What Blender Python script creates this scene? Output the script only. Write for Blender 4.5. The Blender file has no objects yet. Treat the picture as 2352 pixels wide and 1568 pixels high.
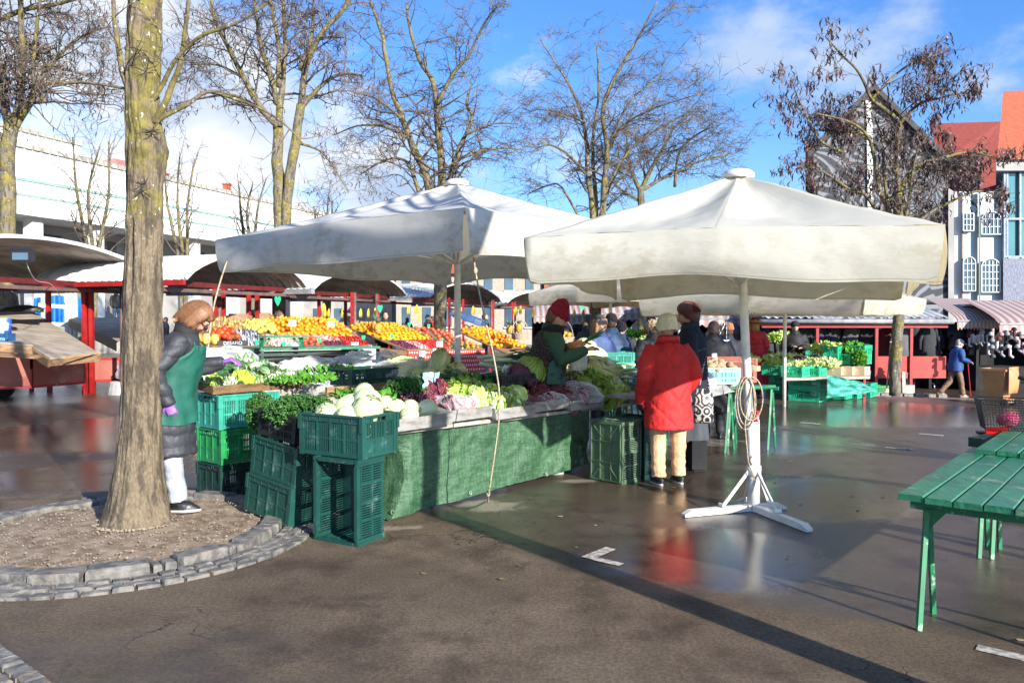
import bpy, math, random
from mathutils import Vector, Matrix, noise, Euler
R = math.radians
sc = bpy.context.scene
COL = sc.collection
rnd = random.Random(7)
# ---------------------------------------------------------------- camera
PITCH = math.atan(49 / 1829)
cd = bpy.data.cameras.new('camera'); cam = bpy.data.objects.new('camera', cd); COL.objects.link(cam)
cd.sensor_width = 36; cd.lens = 28; cd.clip_end = 2000; cd.clip_start = .05
cam.location = (0, 0, 1.6); cam.rotation_euler = (math.pi / 2 - PITCH, 0, 0)
sc.camera = cam
# ---------------------------------------------------------------- light
SUN_AZ, SUN_EL = (0.60, -0.80), 21.5
sl = bpy.data.lights.new('sun', 'SUN'); sun = bpy.data.objects.new('sun', sl); COL.objects.link(sun)
sl.energy = 5.0; sl.angle = R(.55); sl.color = (1, .95, .87)
sd = Vector((SUN_AZ[0], SUN_AZ[1], math.tan(R(SUN_EL)))).normalized()
sun.rotation_euler = sd.to_track_quat('Z', 'Y').to_euler()
sc.view_settings.view_transform = 'Standard'; sc.view_settings.look = 'None'
sc.view_settings.gamma = 1; sc.view_settings.exposure = 1.02
w = bpy.data.worlds.new('World'); sc.world = w; w.use_nodes = True
nt = w.node_tree; N = nt.nodes; L = nt.links
bg = N['Background']; bg.inputs[1].default_value = .075
sky = N.new('ShaderNodeTexSky'); sky.sky_type = 'NISHITA'; sky.sun_disc = False
sky.sun_elevation = R(SUN_EL); sky.sun_rotation = math.atan2(SUN_AZ[0], SUN_AZ[1]) % (2 * math.pi)
sky.air_density = 1.0; sky.dust_density = .3; sky.ozone_density = 3.0
def nd(t, nt=nt, **k):
    n = nt.nodes.new(t)
    for a, b in k.items(): setattr(n, a, b)
    return n
def mth(nt, op, a, b=None, c=None, clamp=False):
    n = nt.nodes.new('ShaderNodeMath'); n.operation = op; n.use_clamp = clamp
    for i, v in enumerate((a, b, c)):
        if v is None: continue
        if isinstance(v, (int, float)): n.inputs[i].default_value = v
        else: nt.links.new(v, n.inputs[i])
    return n.outputs[0]
def mixc(nt, f, a, b, bt='MIX'):
    n = nt.nodes.new('ShaderNodeMix'); n.data_type = 'RGBA'; n.blend_type = bt
    for i, v in ((0, f), (6, a), (7, b)):
        if isinstance(v, (int, float)): n.inputs[i].default_value = v
        elif isinstance(v, (tuple, list)): n.inputs[i].default_value = (*v[:3], 1)
        else: nt.links.new(v, n.inputs[i])
    return n.outputs[2]
def ramp(nt, v, lo, hi, a=0., b=1., smooth=True):
    n = nt.nodes.new('ShaderNodeMapRange'); n.interpolation_type = 'SMOOTHSTEP' if smooth else 'LINEAR'
    nt.links.new(v, n.inputs[0])
    for i, x in ((1, lo), (2, hi), (3, a), (4, b)): n.inputs[i].default_value = x
    return n.outputs[0]
def ray(px, py):
    f = Vector((0, math.cos(PITCH), -math.sin(PITCH))); u = Vector((0, math.sin(PITCH), math.cos(PITCH)))
    return f * 1829 + Vector((1, 0, 0)) * (px - 1176) + u * (784 - py)
tc = nd('ShaderNodeTexCoord')
dirv = tc.outputs['Generated']
n1 = nd('ShaderNodeTexNoise'); n1.inputs['Scale'].default_value = 4.2; n1.inputs['Detail'].default_value = 9; n1.inputs['Roughness'].default_value = .6
mp = nd('ShaderNodeMapping'); mp.inputs['Scale'].default_value = (1, 1, 1.8); L.new(dirv, mp.inputs[0]); L.new(mp.outputs[0], n1.inputs[0])
tot = None
for px, py, rad, wt in ((250, 330, .38, 1.0), (560, 330, .16, .7), (0, 60, .35, .8), (800, 500, .3, .7), (1900, 20, .24, .62), (2330, 30, .16, .5), (2300, 230, .12, .35), (1270, 360, .3, .28), (-900, 300, .8, .9), (3600, 300, .6, .8)):
    c = ray(px, py).normalized()
    vm = nd('ShaderNodeVectorMath'); vm.operation = 'DISTANCE'; L.new(dirv, vm.inputs[0]); vm.inputs[1].default_value = c
    s = ramp(nt, vm.outputs['Value'], rad, rad * .25, 0, wt)
    tot = s if tot is None else mth(nt, 'MAXIMUM', tot, s)
sep = nd('ShaderNodeSeparateXYZ'); L.new(dirv, sep.inputs[0])
back = ramp(nt, sep.outputs[1], .3, -.4, 0, .42)
tot = mth(nt, 'MAXIMUM', tot, back)
m = mth(nt, 'ADD', tot, mth(nt, 'MULTIPLY', mth(nt, 'SUBTRACT', n1.outputs[0], .5), 2.3))
mask = ramp(nt, m, .32, .78)
n2 = nd('ShaderNodeTexNoise'); n2.inputs['Scale'].default_value = 3; n2.inputs['Detail'].default_value = 5; L.new(mp.outputs[0], n2.inputs[0])
cc = mixc(nt, ramp(nt, n2.outputs[0], .4, .58), (3.6, 4.6, 6.4), (7.2, 7.4, 7.8))
haze = ramp(nt, sep.outputs[2], .0, .3, .5, 0.)
skyc = mixc(nt, haze, mixc(nt, 1.0, sky.outputs[0], (.72, 1.16, 1.72), 'MULTIPLY'), (4.2, 5.6, 7.4))
L.new(mixc(nt, mask, skyc, cc), bg.inputs[0])

# ---------------------------------------------------------------- materials
def mat(name, c1, c2=None, sc_=6, rough=.6, bump=0., bsc=60, metal=0., rn=0., rng=(.35, .65), st=(1, 1, 1), transl=0., dirt=None, dsc=2.5, dth=(.55, .7), alpha=1., spec=.5, coat=0, bst=None):
    m = bpy.data.materials.new(name); m.use_nodes = True; nt = m.node_tree
    b = nt.nodes['Principled BSDF']; t = nt.nodes.new('ShaderNodeTexCoord'); mp = nt.nodes.new('ShaderNodeMapping')
    mp.inputs['Scale'].default_value = st; nt.links.new(t.outputs['Object'], mp.inputs[0])
    no = nt.nodes.new('ShaderNodeTexNoise'); no.inputs['Scale'].default_value = sc_; no.inputs['Detail'].default_value = 6
    nt.links.new(mp.outputs[0], no.inputs[0])
    c2 = c2 or tuple(x * .8 for x in c1)
    col = mixc(nt, ramp(nt, no.outputs[0], *rng), c2, c1)
    if dirt:
        nn = nt.nodes.new('ShaderNodeTexNoise'); nn.inputs['Scale'].default_value = dsc; nn.inputs['Detail'].default_value = 8; nn.inputs['Roughness'].default_value = .7
        nt.links.new(t.outputs['Object'], nn.inputs[0])
        col = mixc(nt, ramp(nt, nn.outputs[0], *dth), col, dirt)
    if rn:
        oi = nt.nodes.new('ShaderNodeObjectInfo'); hs = nt.nodes.new('ShaderNodeHueSaturation')
        nt.links.new(ramp(nt, oi.outputs['Random'], 0, 1, 1 - rn, 1 + rn, False), hs.inputs['Value'])
        r2 = mth(nt, 'FRACT', mth(nt, 'MULTIPLY', oi.outputs['Random'], 7.3))
        nt.links.new(ramp(nt, r2, 0, 1, .5 - rn * .06, .5 + rn * .06, False), hs.inputs['Hue'])
        nt.links.new(col, hs.inputs['Color']); col = hs.outputs[0]
    nt.links.new(col, b.inputs['Base Color'])
    b.inputs['Roughness'].default_value = rough; b.inputs['Metallic'].default_value = metal
    b.inputs['Specular IOR Level'].default_value = spec; b.inputs['Coat Weight'].default_value = coat
    if alpha < 1: b.inputs['Alpha'].default_value = alpha
    if bump:
        nb = nt.nodes.new('ShaderNodeTexNoise'); nb.inputs['Scale'].default_value = bsc; nb.inputs['Detail'].default_value = 4
        if bst:
            m2 = nt.nodes.new('ShaderNodeMapping'); m2.inputs['Scale'].default_value = bst; nt.links.new(t.outputs['Object'], m2.inputs[0]); nt.links.new(m2.outputs[0], nb.inputs[0])
        else: nt.links.new(mp.outputs[0], nb.inputs[0])
        bn = nt.nodes.new('ShaderNodeBump'); bn.inputs['Strength'].default_value = min(1, bump); bn.inputs['Distance'].default_value = .02 * max(1, bump)
        nt.links.new(nb.outputs[0], bn.inputs['Height']); nt.links.new(bn.outputs[0], b.inputs['Normal'])
    if transl:
        tr = nt.nodes.new('ShaderNodeBsdfTranslucent'); nt.links.new(col, tr.inputs[0]); mx = nt.nodes.new('ShaderNodeMixShader'); mx.inputs[0].default_value = transl
        nt.links.new(b.outputs[0], mx.inputs[1]); nt.links.new(tr.outputs[0], mx.inputs[2]); nt.links.new(mx.outputs[0], nt.nodes['Material Output'].inputs[0])
    return m
MT = {}
def MC(key, *a, **k):
    if key not in MT: MT[key] = mat(key, *a, **k)
    return MT[key]

# ---------------------------------------------------------------- mesh helpers
class MB:
    def __init__(s): s.v = []; s.f = []; s.uv = {}; s.mi = []; s.cm = 0
    def add(s, vs, fs, uvs=None):
        n = len(s.v); s.v += [tuple(x) for x in vs]
        for i, f in enumerate(fs):
            s.f.append(tuple(n + j for j in f)); s.mi.append(s.cm)
        if uvs:
            for i, q in enumerate(uvs): s.uv[n + i] = q
        return s
    def box(s, c, d, rz=0, M=None):
        x, y, z = d[0] / 2, d[1] / 2, d[2] / 2; ca, sa = math.cos(rz), math.sin(rz)
        vs = []
        for k in (-z, z):
            for i, j in ((-x, -y), (x, -y), (x, y), (-x, y)):
                p = (c[0] + i * ca - j * sa, c[1] + i * sa + j * ca, c[2] + k)
                vs.append(tuple(M @ Vector(p)) if M else p)
        return s.add(vs, [(3, 2, 1, 0), (4, 5, 6, 7), (0, 1, 5, 4), (1, 2, 6, 5), (2, 3, 7, 6), (3, 0, 4, 7)])
    def beam(s, a, b, w_, h, up=(0, 0, 1)):
        a = Vector(a); b = Vector(b); d = (b - a).normalized(); u = Vector(up)
        if abs(d.dot(u)) > .95: u = Vector((0, 1, 0))
        sd_ = d.cross(u).normalized(); u = sd_.cross(d)
        vs = [p + sd_ * i * w_ / 2 + u * j * h / 2 for p in (a, b) for i, j in ((-1, -1), (1, -1), (1, 1), (-1, 1))]
        return s.add(vs, [(0, 1, 2, 3), (7, 6, 5, 4), (0, 4, 5, 1), (1, 5, 6, 2), (2, 6, 7, 3), (3, 7, 4, 0)])
    def tube(s, pts, rad, n=8, caps=True, flat=1., up=None):
        pts = [Vector(p) for p in pts]; m = len(pts)
        if isinstance(rad, (int, float)): rad = [rad] * m
        vs = []; ref = None
        for i, p in enumerate(pts):
            d = (pts[min(i + 1, m - 1)] - pts[max(i - 1, 0)])
            d = d.normalized() if d.length > 1e-9 else Vector((0, 0, 1))
            if ref is None:
                ref = Vector(up) if up else (Vector((1, 0, 0)) if abs(d.x) < .8 else Vector((0, 1, 0)))
            x = (ref - d * ref.dot(d))
            x = x.normalized() if x.length > 1e-6 else d.orthogonal().normalized()
            ref = x; y = d.cross(x)
            for k in range(n):
                a = 2 * math.pi * k / n
                vs.append(p + x * math.cos(a) * rad[i] + y * math.sin(a) * rad[i] * flat)
        fs = [(i * n + k, i * n + (k + 1) % n, (i + 1) * n + (k + 1) % n, (i + 1) * n + k) for i in range(m - 1) for k in range(n)]
        if caps: fs += [tuple(range(n))[::-1], tuple((m - 1) * n + k for k in range(n))]
        return s.add(vs, fs)
    def rings(s, rr, n=20, caps=True):
        # rr: list of (cx, cy, cz, rx, ry[, tilt]) horizontal rings
        vs = []
        for r_ in rr:
            tl = r_[5] if len(r_) > 5 else 0
            for k in range(n):
                a = 2 * math.pi * k / n; x, y = r_[3] * math.cos(a), r_[4] * math.sin(a)
                vs.append((r_[0] + x, r_[1] + y * math.cos(tl), r_[2] + y * math.sin(tl)))
        m = len(rr)
        fs = [(i * n + k, i * n + (k + 1) % n, (i + 1) * n + (k + 1) % n, (i + 1) * n + k) for i in range(m - 1) for k in range(n)]
        if caps: fs += [tuple(range(n))[::-1], tuple((m - 1) * n + k for k in range(n))]
        return s.add(vs, fs)
    def ball(s, c, r, nu=12, nv=8, M=None):
        r = (r, r, r) if isinstance(r, (int, float)) else r
        vs = [(0, 0, -1)]; 
        for j in range(1, nv):
            t = math.pi * j / nv - math.pi / 2
            for i in range(nu):
                a = 2 * math.pi * i / nu; vs.append((math.cos(t) * math.cos(a), math.cos(t) * math.sin(a), math.sin(t)))
        vs.append((0, 0, 1))
        o = []
        for v in vs:
            p = Vector((v[0] * r[0], v[1] * r[1], v[2] * r[2]))
            if M: p = M @ p
            o.append(p + Vector(c))
        fs = [(0, 1 + (i + 1) % nu, 1 + i) for i in range(nu)]
        for j in range(nv - 2):
            for i in range(nu): fs.append((1 + j * nu + i, 1 + j * nu + (i + 1) % nu, 1 + (j + 1) * nu + (i + 1) % nu, 1 + (j + 1) * nu + i))
        l = len(vs) - 1
        fs += [(1 + (nv - 2) * nu + i, 1 + (nv - 2) * nu + (i + 1) % nu, l) for i in range(nu)]
        return s.add(o, fs)
    def grid(s, fn, nu, nv, closed=False):
        vs = []; uv = []
        for j in range(nv + 1):
            for i in range(nu + (0 if closed else 1)):
                vs.append(fn(i / nu, j / nv)); uv.append((i / nu, j / nv))
        W = nu if closed else nu + 1
        fs = [(j * W + i, j * W + (i + 1) % W, (j + 1) * W + (i + 1) % W, (j + 1) * W + i) for j in range(nv) for i in range(nu)]
        return s.add(vs, fs, uv)
    def mesh(s, name, ms, smooth=False, off=None):
        me = bpy.data.meshes.new(name)
        vs = s.v if off is None else [(a[0] - off[0], a[1] - off[1], a[2] - off[2]) for a in s.v]
        me.from_pydata(vs, [], s.f)
        for m_ in (ms if isinstance(ms, (list, tuple)) else [ms]): me.materials.append(m_)
        if s.cm or any(s.mi): me.polygons.foreach_set('material_index', s.mi)
        if s.uv:
            ul = me.uv_layers.new(name='UVMap')
            li = [0] * len(me.loops); me.loops.foreach_get('vertex_index', li)
            fl = []
            for i in li: fl += s.uv.get(i, (0, 0))
            ul.data.foreach_set('uv', fl)
        if smooth: me.polygons.foreach_set('use_smooth', [True] * len(me.polygons))
        me.update(); return me
    def obj(s, name, ms, parent=None, smooth=False, world=True):
        """one mesh object; with a parent the vertices are given in world space (world=True) or in the parent's own space"""
        if parent is not None:
            me = s.mesh(name, ms, smooth, parent.location if world else None)
            o = bpy.data.objects.new(name, me); o.parent = parent
        elif world:
            xs = [v[0] for v in s.v]; ys = [v[1] for v in s.v]; z0 = min(v[2] for v in s.v)
            c = ((min(xs) + max(xs)) / 2, (min(ys) + max(ys)) / 2, z0)
            me = s.mesh(name, ms, smooth, c); o = bpy.data.objects.new(name, me); o.location = c
        else:
            o = bpy.data.objects.new(name, s.mesh(name, ms, smooth))
        COL.objects.link(o); return o
def tag(o, label=None, cat=None, group=None, kind=None):
    if label: o['label'] = label
    if cat: o['category'] = cat
    if group: o['group'] = group
    if kind: o['kind'] = kind
    return o
def thing(name, label, cat, loc=(0, 0, 0), rz=0, group=None):
    o = bpy.data.objects.new(name, None); COL.objects.link(o); o.location = loc; o.rotation_euler = (0, 0, rz); o.empty_display_size = .1
    return tag(o, label, cat, group)
def struct(o): o['kind'] = 'structure'; return o
def dup(root, loc, rot=None, scale=None, label=None, group=None):
    r_ = root.copy(); COL.objects.link(r_); r_.location = loc
    if rot is not None: r_.rotation_mode = 'XYZ'; r_.rotation_euler = (0, 0, rot) if isinstance(rot, (int, float)) else rot
    if scale is not None: r_.scale = (scale,) * 3 if isinstance(scale, (int, float)) else scale
    if label: r_['label'] = label
    if group: r_['group'] = group
    for ch in list(root.children):
        c = ch.copy(); COL.objects.link(c); c.parent = r_
        for g in ch.children: d = g.copy(); COL.objects.link(d); d.parent = c
    return r_
def ss(a, b, x): t = max(0, min(1, (x - a) / (b - a))); return t * t * (3 - 2 * t)
def G(x, y): return -.56 * ss(5, 13, x) * ss(12, 20, y)      # the square falls away gently towards the far corner
def W(px, py, d): r_ = ray(px, py); return Vector((0, 0, 1.6)) + r_ * (d / r_.y)
def Gp(px, py):
    r_ = ray(px, py); d = 10
    for _ in range(60):
        p = W(px, py, d); g = G(p.x, p.y); d += ((g - 1.6) * r_.y / r_.z - d) * .5
    p = W(px, py, d); p.z = G(p.x, p.y); return p
def Zp(px, py, z): r_ = ray(px, py); return W(px, py, (z - 1.6) * r_.y / r_.z)
A = Vector((.64, .768, 0)); B = Vector((-.768, .64, 0)); RA = math.atan2(.768, .64)
C0 = Vector((-.964, 6.23, 0))
def S(a, b, z=0): return C0 + A * a + B * b + Vector((0, 0, z))
def nz(p, s=1., o=0): return noise.noise(Vector((p[0] * s + o, p[1] * s + o * .7, p[2] * s - o)))
# ---------------------------------------------------------------- ground
def asphalt():
    m = bpy.data.materials.new('asphalt'); m.use_nodes = True; nt = m.node_tree; b = nt.nodes['Principled BSDF']; NN = nt.nodes; LL = nt.links
    g = NN.new('ShaderNodeNewGeometry'); P = g.outputs['Position']
    at = NN.new('ShaderNodeAttribute'); at.attribute_name = 'wet'
    pd = NN.new('ShaderNodeAttribute'); pd.attribute_name = 'puddle'
    dr = NN.new('ShaderNodeAttribute'); dr.attribute_name = 'crack'
    def noi(s, d=6, r_=.6, v=P):
        n = NN.new('ShaderNodeTexNoise'); n.inputs['Scale'].default_value = s; n.inputs['Detail'].default_value = d; n.inputs['Roughness'].default_value = r_; LL.new(v, n.inputs[0]); return n.outputs[0]
    big = noi(.8, 5); med = noi(3.2, 7, .65); fine = noi(210, 4, .75)
    mpp = NN.new('ShaderNodeMapping'); mpp.inputs['Scale'].default_value = (1, 2.2, 1); mpp.inputs['Rotation'].default_value = (0, 0, .35); LL.new(P, mpp.inputs[0])
    strk = noi(1.6, 5, .6, mpp.outputs[0])
    vo = NN.new('ShaderNodeTexVoronoi'); vo.inputs['Scale'].default_value = 120; LL.new(P, vo.inputs[0])
    wv = mth(nt, 'ADD', at.outputs['Fac'], mth(nt, 'MULTIPLY', mth(nt, 'SUBTRACT', strk, .5), .9))
    wet = ramp(nt, wv, .28, .75)
    pv = mth(nt, 'ADD', pd.outputs['Fac'], mth(nt, 'MULTIPLY', mth(nt, 'SUBTRACT', med, .5), .9))
    pud = ramp(nt, pv, .35, .75)
    dry = mixc(nt, ramp(nt, med, .32, .68), (.092, .070, .050), (.19, .150, .110))
    dry = mixc(nt, ramp(nt, big, .4, .62), dry, (.16, .128, .092))
    dry = mixc(nt, ramp(nt, noi(48, 3, .8), .40, .60), mixc(nt, 1., dry, (.74, .73, .72), 'MULTIPLY'), mixc(nt, 1., dry, (1.22, 1.2, 1.18), 'MULTIPLY'))
    dry = mixc(nt, ramp(nt, fine, .35, .68), mixc(nt, 1., dry, (.55, .52, .5), 'MULTIPLY'), mixc(nt, 1., dry, (1.5, 1.45, 1.4), 'MULTIPLY'))
    dry = mixc(nt, ramp(nt, noi(.45, 6, .7), .36, .64), mixc(nt, 1., dry, (.66, .63, .62), 'MULTIPLY'), dry)
    spk = ramp(nt, vo.outputs['Distance'], .16, .08); sel = NN.new('ShaderNodeSeparateColor'); LL.new(vo.outputs['Color'], sel.inputs[0])
    dry = mixc(nt, mth(nt, 'MULTIPLY', spk, ramp(nt, sel.outputs[0], .80, .9)), dry, (.36, .32, .28))
    wc = mixc(nt, wet, dry, mixc(nt, 1., dry, (.56, .565, .60), 'MULTIPLY'))
    pl_ = NN.new('ShaderNodeAttribute'); pl_.attribute_name = 'pale'
    wc = mixc(nt, ramp(nt, mth(nt, 'ADD', pl_.outputs['Fac'], mth(nt, 'MULTIPLY', mth(nt, 'SUBTRACT', med, .5), 1.6)), .45, .85, 0, .75), wc, mixc(nt, fine, (.20, .165, .13), (.42, .36, .29)))
    cm = NN.new('ShaderNodeTexVoronoi'); cm.feature = 'DISTANCE_TO_EDGE'; cm.inputs['Scale'].default_value = 1.5
    wrp = NN.new('ShaderNodeVectorMath'); wrp.operation = 'ADD'; nn = NN.new('ShaderNodeTexNoise'); nn.inputs['Scale'].default_value = 3; nn.inputs['Detail'].default_value = 5; LL.new(P, nn.inputs[0])
    sc2 = NN.new('ShaderNodeVectorMath'); sc2.operation = 'SCALE'; sc2.inputs['Scale'].default_value = .55; LL.new(nn.outputs['Color'], sc2.inputs[0]); LL.new(P, wrp.inputs[0]); LL.new(sc2.outputs[0], wrp.inputs[1])
    LL.new(wrp.outputs[0], cm.inputs[0])
    crk = mth(nt, 'MULTIPLY', ramp(nt, cm.outputs['Distance'], .012, .003), ramp(nt, mth(nt, 'ADD', dr.outputs['Fac'], mth(nt, 'SUBTRACT', noi(.9), .5)), .45, .6))
    wc = mixc(nt, mth(nt, 'MULTIPLY', crk, .8), wc, (.02, .016, .013))
    LL.new(wc, b.inputs['Base Color'])
    ro = mth(nt, 'SUBTRACT', ramp(nt, wet, 0, 1, .75, .34, False), mth(nt, 'MULTIPLY', pud, .19))
    ro = mth(nt, 'ADD', ro, mth(nt, 'MULTIPLY', mth(nt, 'SUBTRACT', fine, .5), .12), clamp=True)
    LL.new(ro, b.inputs['Roughness']); LL.new(ramp(nt, wet, 0, 1, .25, .62, False), b.inputs['Specular IOR Level'])
    bn = NN.new('ShaderNodeBump'); LL.new(mth(nt, 'MULTIPLY', ramp(nt, wet, 0, 1, .40, .10, False), mth(nt, 'SUBTRACT', 1., mth(nt, 'MULTIPLY', pud, .6))), bn.inputs['Strength']); bn.inputs['Distance'].default_value = .012
    hh = mth(nt, 'SUBTRACT', mth(nt, 'ADD', fine, mth(nt, 'MULTIPLY', med, .35)), mth(nt, 'MULTIPLY', crk, 3.)); LL.new(hh, bn.inputs['Height']); LL.new(bn.outputs[0], b.inputs['Normal'])
    return m
def axis(lo, hi, f0, f1, step):
    out = []; x = f0; s = step
    while x > lo: s *= 1.25; x -= s; out.append(x)
    out = out[::-1]; x = f0
    while x < f1: out.append(x); x += step
    s = step
    while x < hi: out.append(x); s *= 1.25; x += s
    return out
xs = axis(-600, 600, -9, 14, .2); ys = axis(-300, 900, 1.5, 24, .2)
me = bpy.data.meshes.new('ground'); nx = len(xs)
me.from_pydata([(x, y, G(x, y)) for y in ys for x in xs], [], [(j * nx + i, j * nx + i + 1, (j + 1) * nx + i + 1, (j + 1) * nx + i) for j in range(len(ys) - 1) for i in range(nx - 1)])
me.polygons.foreach_set('use_smooth', [True] * len(me.polygons))
def lerpl(pts, x):
    if x <= pts[0][0]: return pts[0][1]
    for (a, b_), (c, d) in zip(pts, pts[1:]):
        if x <= c: return b_ + (d - b_) * (x - a) / (c - a)
    return pts[-1][1]
YB = [(-1.2, 6.9), (-.43, 6.3), (.2, 5.35), (.5, 4.95), (1.28, 4.5), (2.07, 4.1), (3.2, 3.7), (6, 3.0)]
def wetf(x, y):
    a = ss(-.25, .35, y - lerpl(YB, x)) if x > -1.1 else ss(7.1, 7.8, y + nz((x, y, 0), .8) * .5) * .95
    return .24 + .76 * max(a, .42 * ss(-.2, -1.6, x) * ss(4.5, 3.6, y))
def pudf(x, y):
    v = 0
    for cx, cy, rx, ry, w_ in ((1.35, 5.4, 1.0, .95, 1.), (.75, 5.35, .5, .7, .9), (2.6, 7.2, 1.8, 1.3, .75), (2.6, 10.5, 2.8, 1.6, .8), (5.5, 13.5, 4.5, 2.2, 1.0), (9, 15, 4, 2.5, .7), (-5.6, 11.5, 2.5, 2.6, 1.), (-4.4, 8.2, 1.5, 1.3, .7), (-3, 10.5, 1.5, 2.5, .8), (4.5, 6.5, 1.5, 1.5, .5)):
        v = max(v, w_ * (1 - ss(.45, 1.15, math.hypot((x - cx) / rx, (y - cy) / ry))))
    return v
def crkf(x, y):
    v = .43
    for cx, cy, r_ in ((2.5, 7.4, 1.4), (-.3, 6.1, .8), (1.6, 5.0, .5), (-4.5, 8.6, 1.2)):
        v = max(v, 1 - ss(.4, 1.1, math.hypot(x - cx, y - cy) / r_))
    return v
PAL = [(q.x, q.y, rx, ry) for q, rx, ry in ((Gp(1120, 1160), .42, .30), (Gp(1600, 1015), .9, .5), (Gp(1330, 1105), .35, .2), (Gp(900, 1215), .3, .15), (Gp(2190, 915), 2.2, .5), (Gp(30, 905), 2.2, .7), (Gp(1480, 1000), .5, .4))]
def palf(x, y): return max(1 - ss(.3, 1.2, math.hypot((x - a) / c, (y - b_) / d)) for a, b_, c, d in PAL)
for nm, fn in (('wet', wetf), ('puddle', pudf), ('crack', crkf), ('pale', palf)):
    a = me.attributes.new(nm, 'FLOAT', 'POINT'); a.data.foreach_set('value', [fn(x, y) for y in ys for x in xs])
me.materials.append(asphalt()); go = bpy.data.objects.new('ground', me); COL.objects.link(go); struct(go)
# painted pitch marks (thin sheets on the asphalt)
M_paint = mat('worn_paint', (.46, .44, .40), (.24, .21, .18), sc_=22, rough=.7, rng=(.42, .58))
def mark(pts, wd):
    mb = MB(); 
    for (a, b_) in zip(pts, pts[1:]):
        a = Vector(a); b_ = Vector(b_); d = (b_ - a).normalized(); s_ = Vector((-d.y, d.x, 0)) * wd / 2
        a = a - d * wd / 2
        q = [a - s_, b_ - s_, b_ + s_, a + s_]
        mb.add([(p.x, p.y, G(p.x, p.y) + .005) for p in q], [(0, 1, 2, 3)])
    return struct(mb.obj('painted_line', M_paint))
c = Gp(1352, 1280); mark([c + A * .02 - B * .0, c - B * .0 + A * .28], .09); mark([c - B * .08 + A * .0, c - B * .26 + A * .0], .07)
for px, py, q in ((1845, 971, -B), (2120, 997, -B), (2045, 1028, -B), (2265, 1492, -B)):
    c = Gp(px, py); mark([c, c + q * (.16 if py > 1400 else .26)], .08 if py > 1400 else .10)
# ---- tree bed with kerb and cobbles
BC = Vector((-2.92, 5.92, 0))
M_stone = mat('granite', (.20, .185, .165), (.09, .086, .082), sc_=14, rough=.75, bump=.5, bsc=45, rn=.0, dirt=(.20, .14, .09), dsc=3.5, dth=(.56, .68))
M_soil = mat('gravelly_soil', (.36, .27, .185), (.20, .135, .085), sc_=9, rough=.95, bump=1.0, bsc=90, dirt=(.52, .44, .35), dsc=22, dth=(.56, .66))
mb = MB(); rr_ = [0, .25, .5, .75, 1.0]
n = 64; vs = [(BC.x, BC.y, .06)]; fs = []
for j in range(1, 15):
    for k in range(n):
        a = 2 * math.pi * k / n; r_ = 1.02 * j / 14; x = BC.x + r_ * math.cos(a); y = BC.y + r_ * math.sin(a)
        vs.append((x, y, .048 + .012 * nz((x, y, 0), 4) + .012 * nz((x, y, 5), 13) - .02 * (j / 14) ** 3))
for k in range(n): fs.append((0, 1 + k, 1 + (k + 1) % n))
for j in range(13):
    for k in range(n): fs.append((1 + j * n + k, 1 + (j + 1) * n + k, 1 + (j + 1) * n + (k + 1) % n, 1 + j * n + (k + 1) % n))
mb.add(vs, fs); struct(mb.obj('soil', M_soil, smooth=True))
mb = MB()
r2 = random.Random(3)
def stone(mb, c, a, lx, ly, h, z0=0, rr=None):
    # rounded block: bevelled top, slightly irregular
    ca, sa = math.cos(a), math.sin(a); vs = []
    q = [(-.5, -.5), (-.18, -.5), (.18, -.5), (.5, -.5), (.5, -.15), (.5, .18), (.5, .5), (.16, .5), (-.2, .5), (-.5, .5), (-.5, .17), (-.5, -.16)]
    jit = [(r2.uniform(-.03, .03), r2.uniform(-.03, .03)) for _ in q]; dz = r2.uniform(-.006, .006)
    for zz, s_ in ((z0 - .03, 1.0), (z0 + h * .72, .98), (z0 + h * .93, .92), (z0 + h + dz, .78)):
        for (x, y), (jx, jy) in zip(q, jit):
            x = (x + jx) * lx * s_ if s_ == 1 else (x + jx) * (lx - (1 - s_) * .11); y = (y + jy) * (ly - (1 - s_) * .11)
            vs.append((c[0] + x * ca - y * sa, c[1] + x * sa + y * ca, zz + (dz if zz > z0 else 0)))
    m = len(q); fs = []
    for j in range(3):
        for k in range(m): fs.append((j * m + k, j * m + (k + 1) % m, (j + 1) * m + (k + 1) % m, (j + 1) * m + k))
    vs.append((c[0], c[1], z0 + h * 1.0 + dz)); t = len(vs) - 1
    fs += [(3 * m + k, 3 * m + (k + 1) % m, t) for k in range(m)]
    mb.add(vs, fs)
a = 0
while a < 2 * math.pi - .02:
    big = r2.random() < .72; l_ = r2.uniform(.27, .36) if big else r2.uniform(.06, .1)
    da = l_ / 1.085; a2 = min(a + da, 2 * math.pi)
    am = (a + a2) / 2; rr = 1.085; stone(mb, (BC.x + rr * math.cos(am), BC.y + rr * math.sin(am)), am + math.pi / 2, (a2 - a) * rr - .012, .15 if big else .12, r2.uniform(.07, .082) if big else .058)
    a = a2
struct(mb.obj('kerb', M_stone, smooth=False))
mb = MB()
for row, rr in enumerate((1.215, 1.30, 1.385)):
    a = r2.random() * .05; a0 = a
    while a < 2 * math.pi + a0 - .03:
        l_ = r2.uniform(.10, .17); am = a + l_ / rr / 2
        if r2.random() < .97: stone(mb, (BC.x + (rr + r2.uniform(-.004, .004)) * math.cos(am), BC.y + rr * math.sin(am)), am + math.pi / 2, l_ - .014, .075, .022, z0=0)
        a += l_ / rr
struct(mb.obj('cobblestones', M_stone))
mb = MB()
for k in range(34):     # low row of setts running out of view at the near corner
    p = Gp(-40, 1478) + (Gp(130, 1610) - Gp(-40, 1478)) * (k / 2 * .09 - .3); q = Vector((-.6, -.45, 0)).normalized() * .11 * (k % 2)
    stone(mb, (p.x + q.x, p.y + q.y), -.75, .095, .09, .02)
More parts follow.
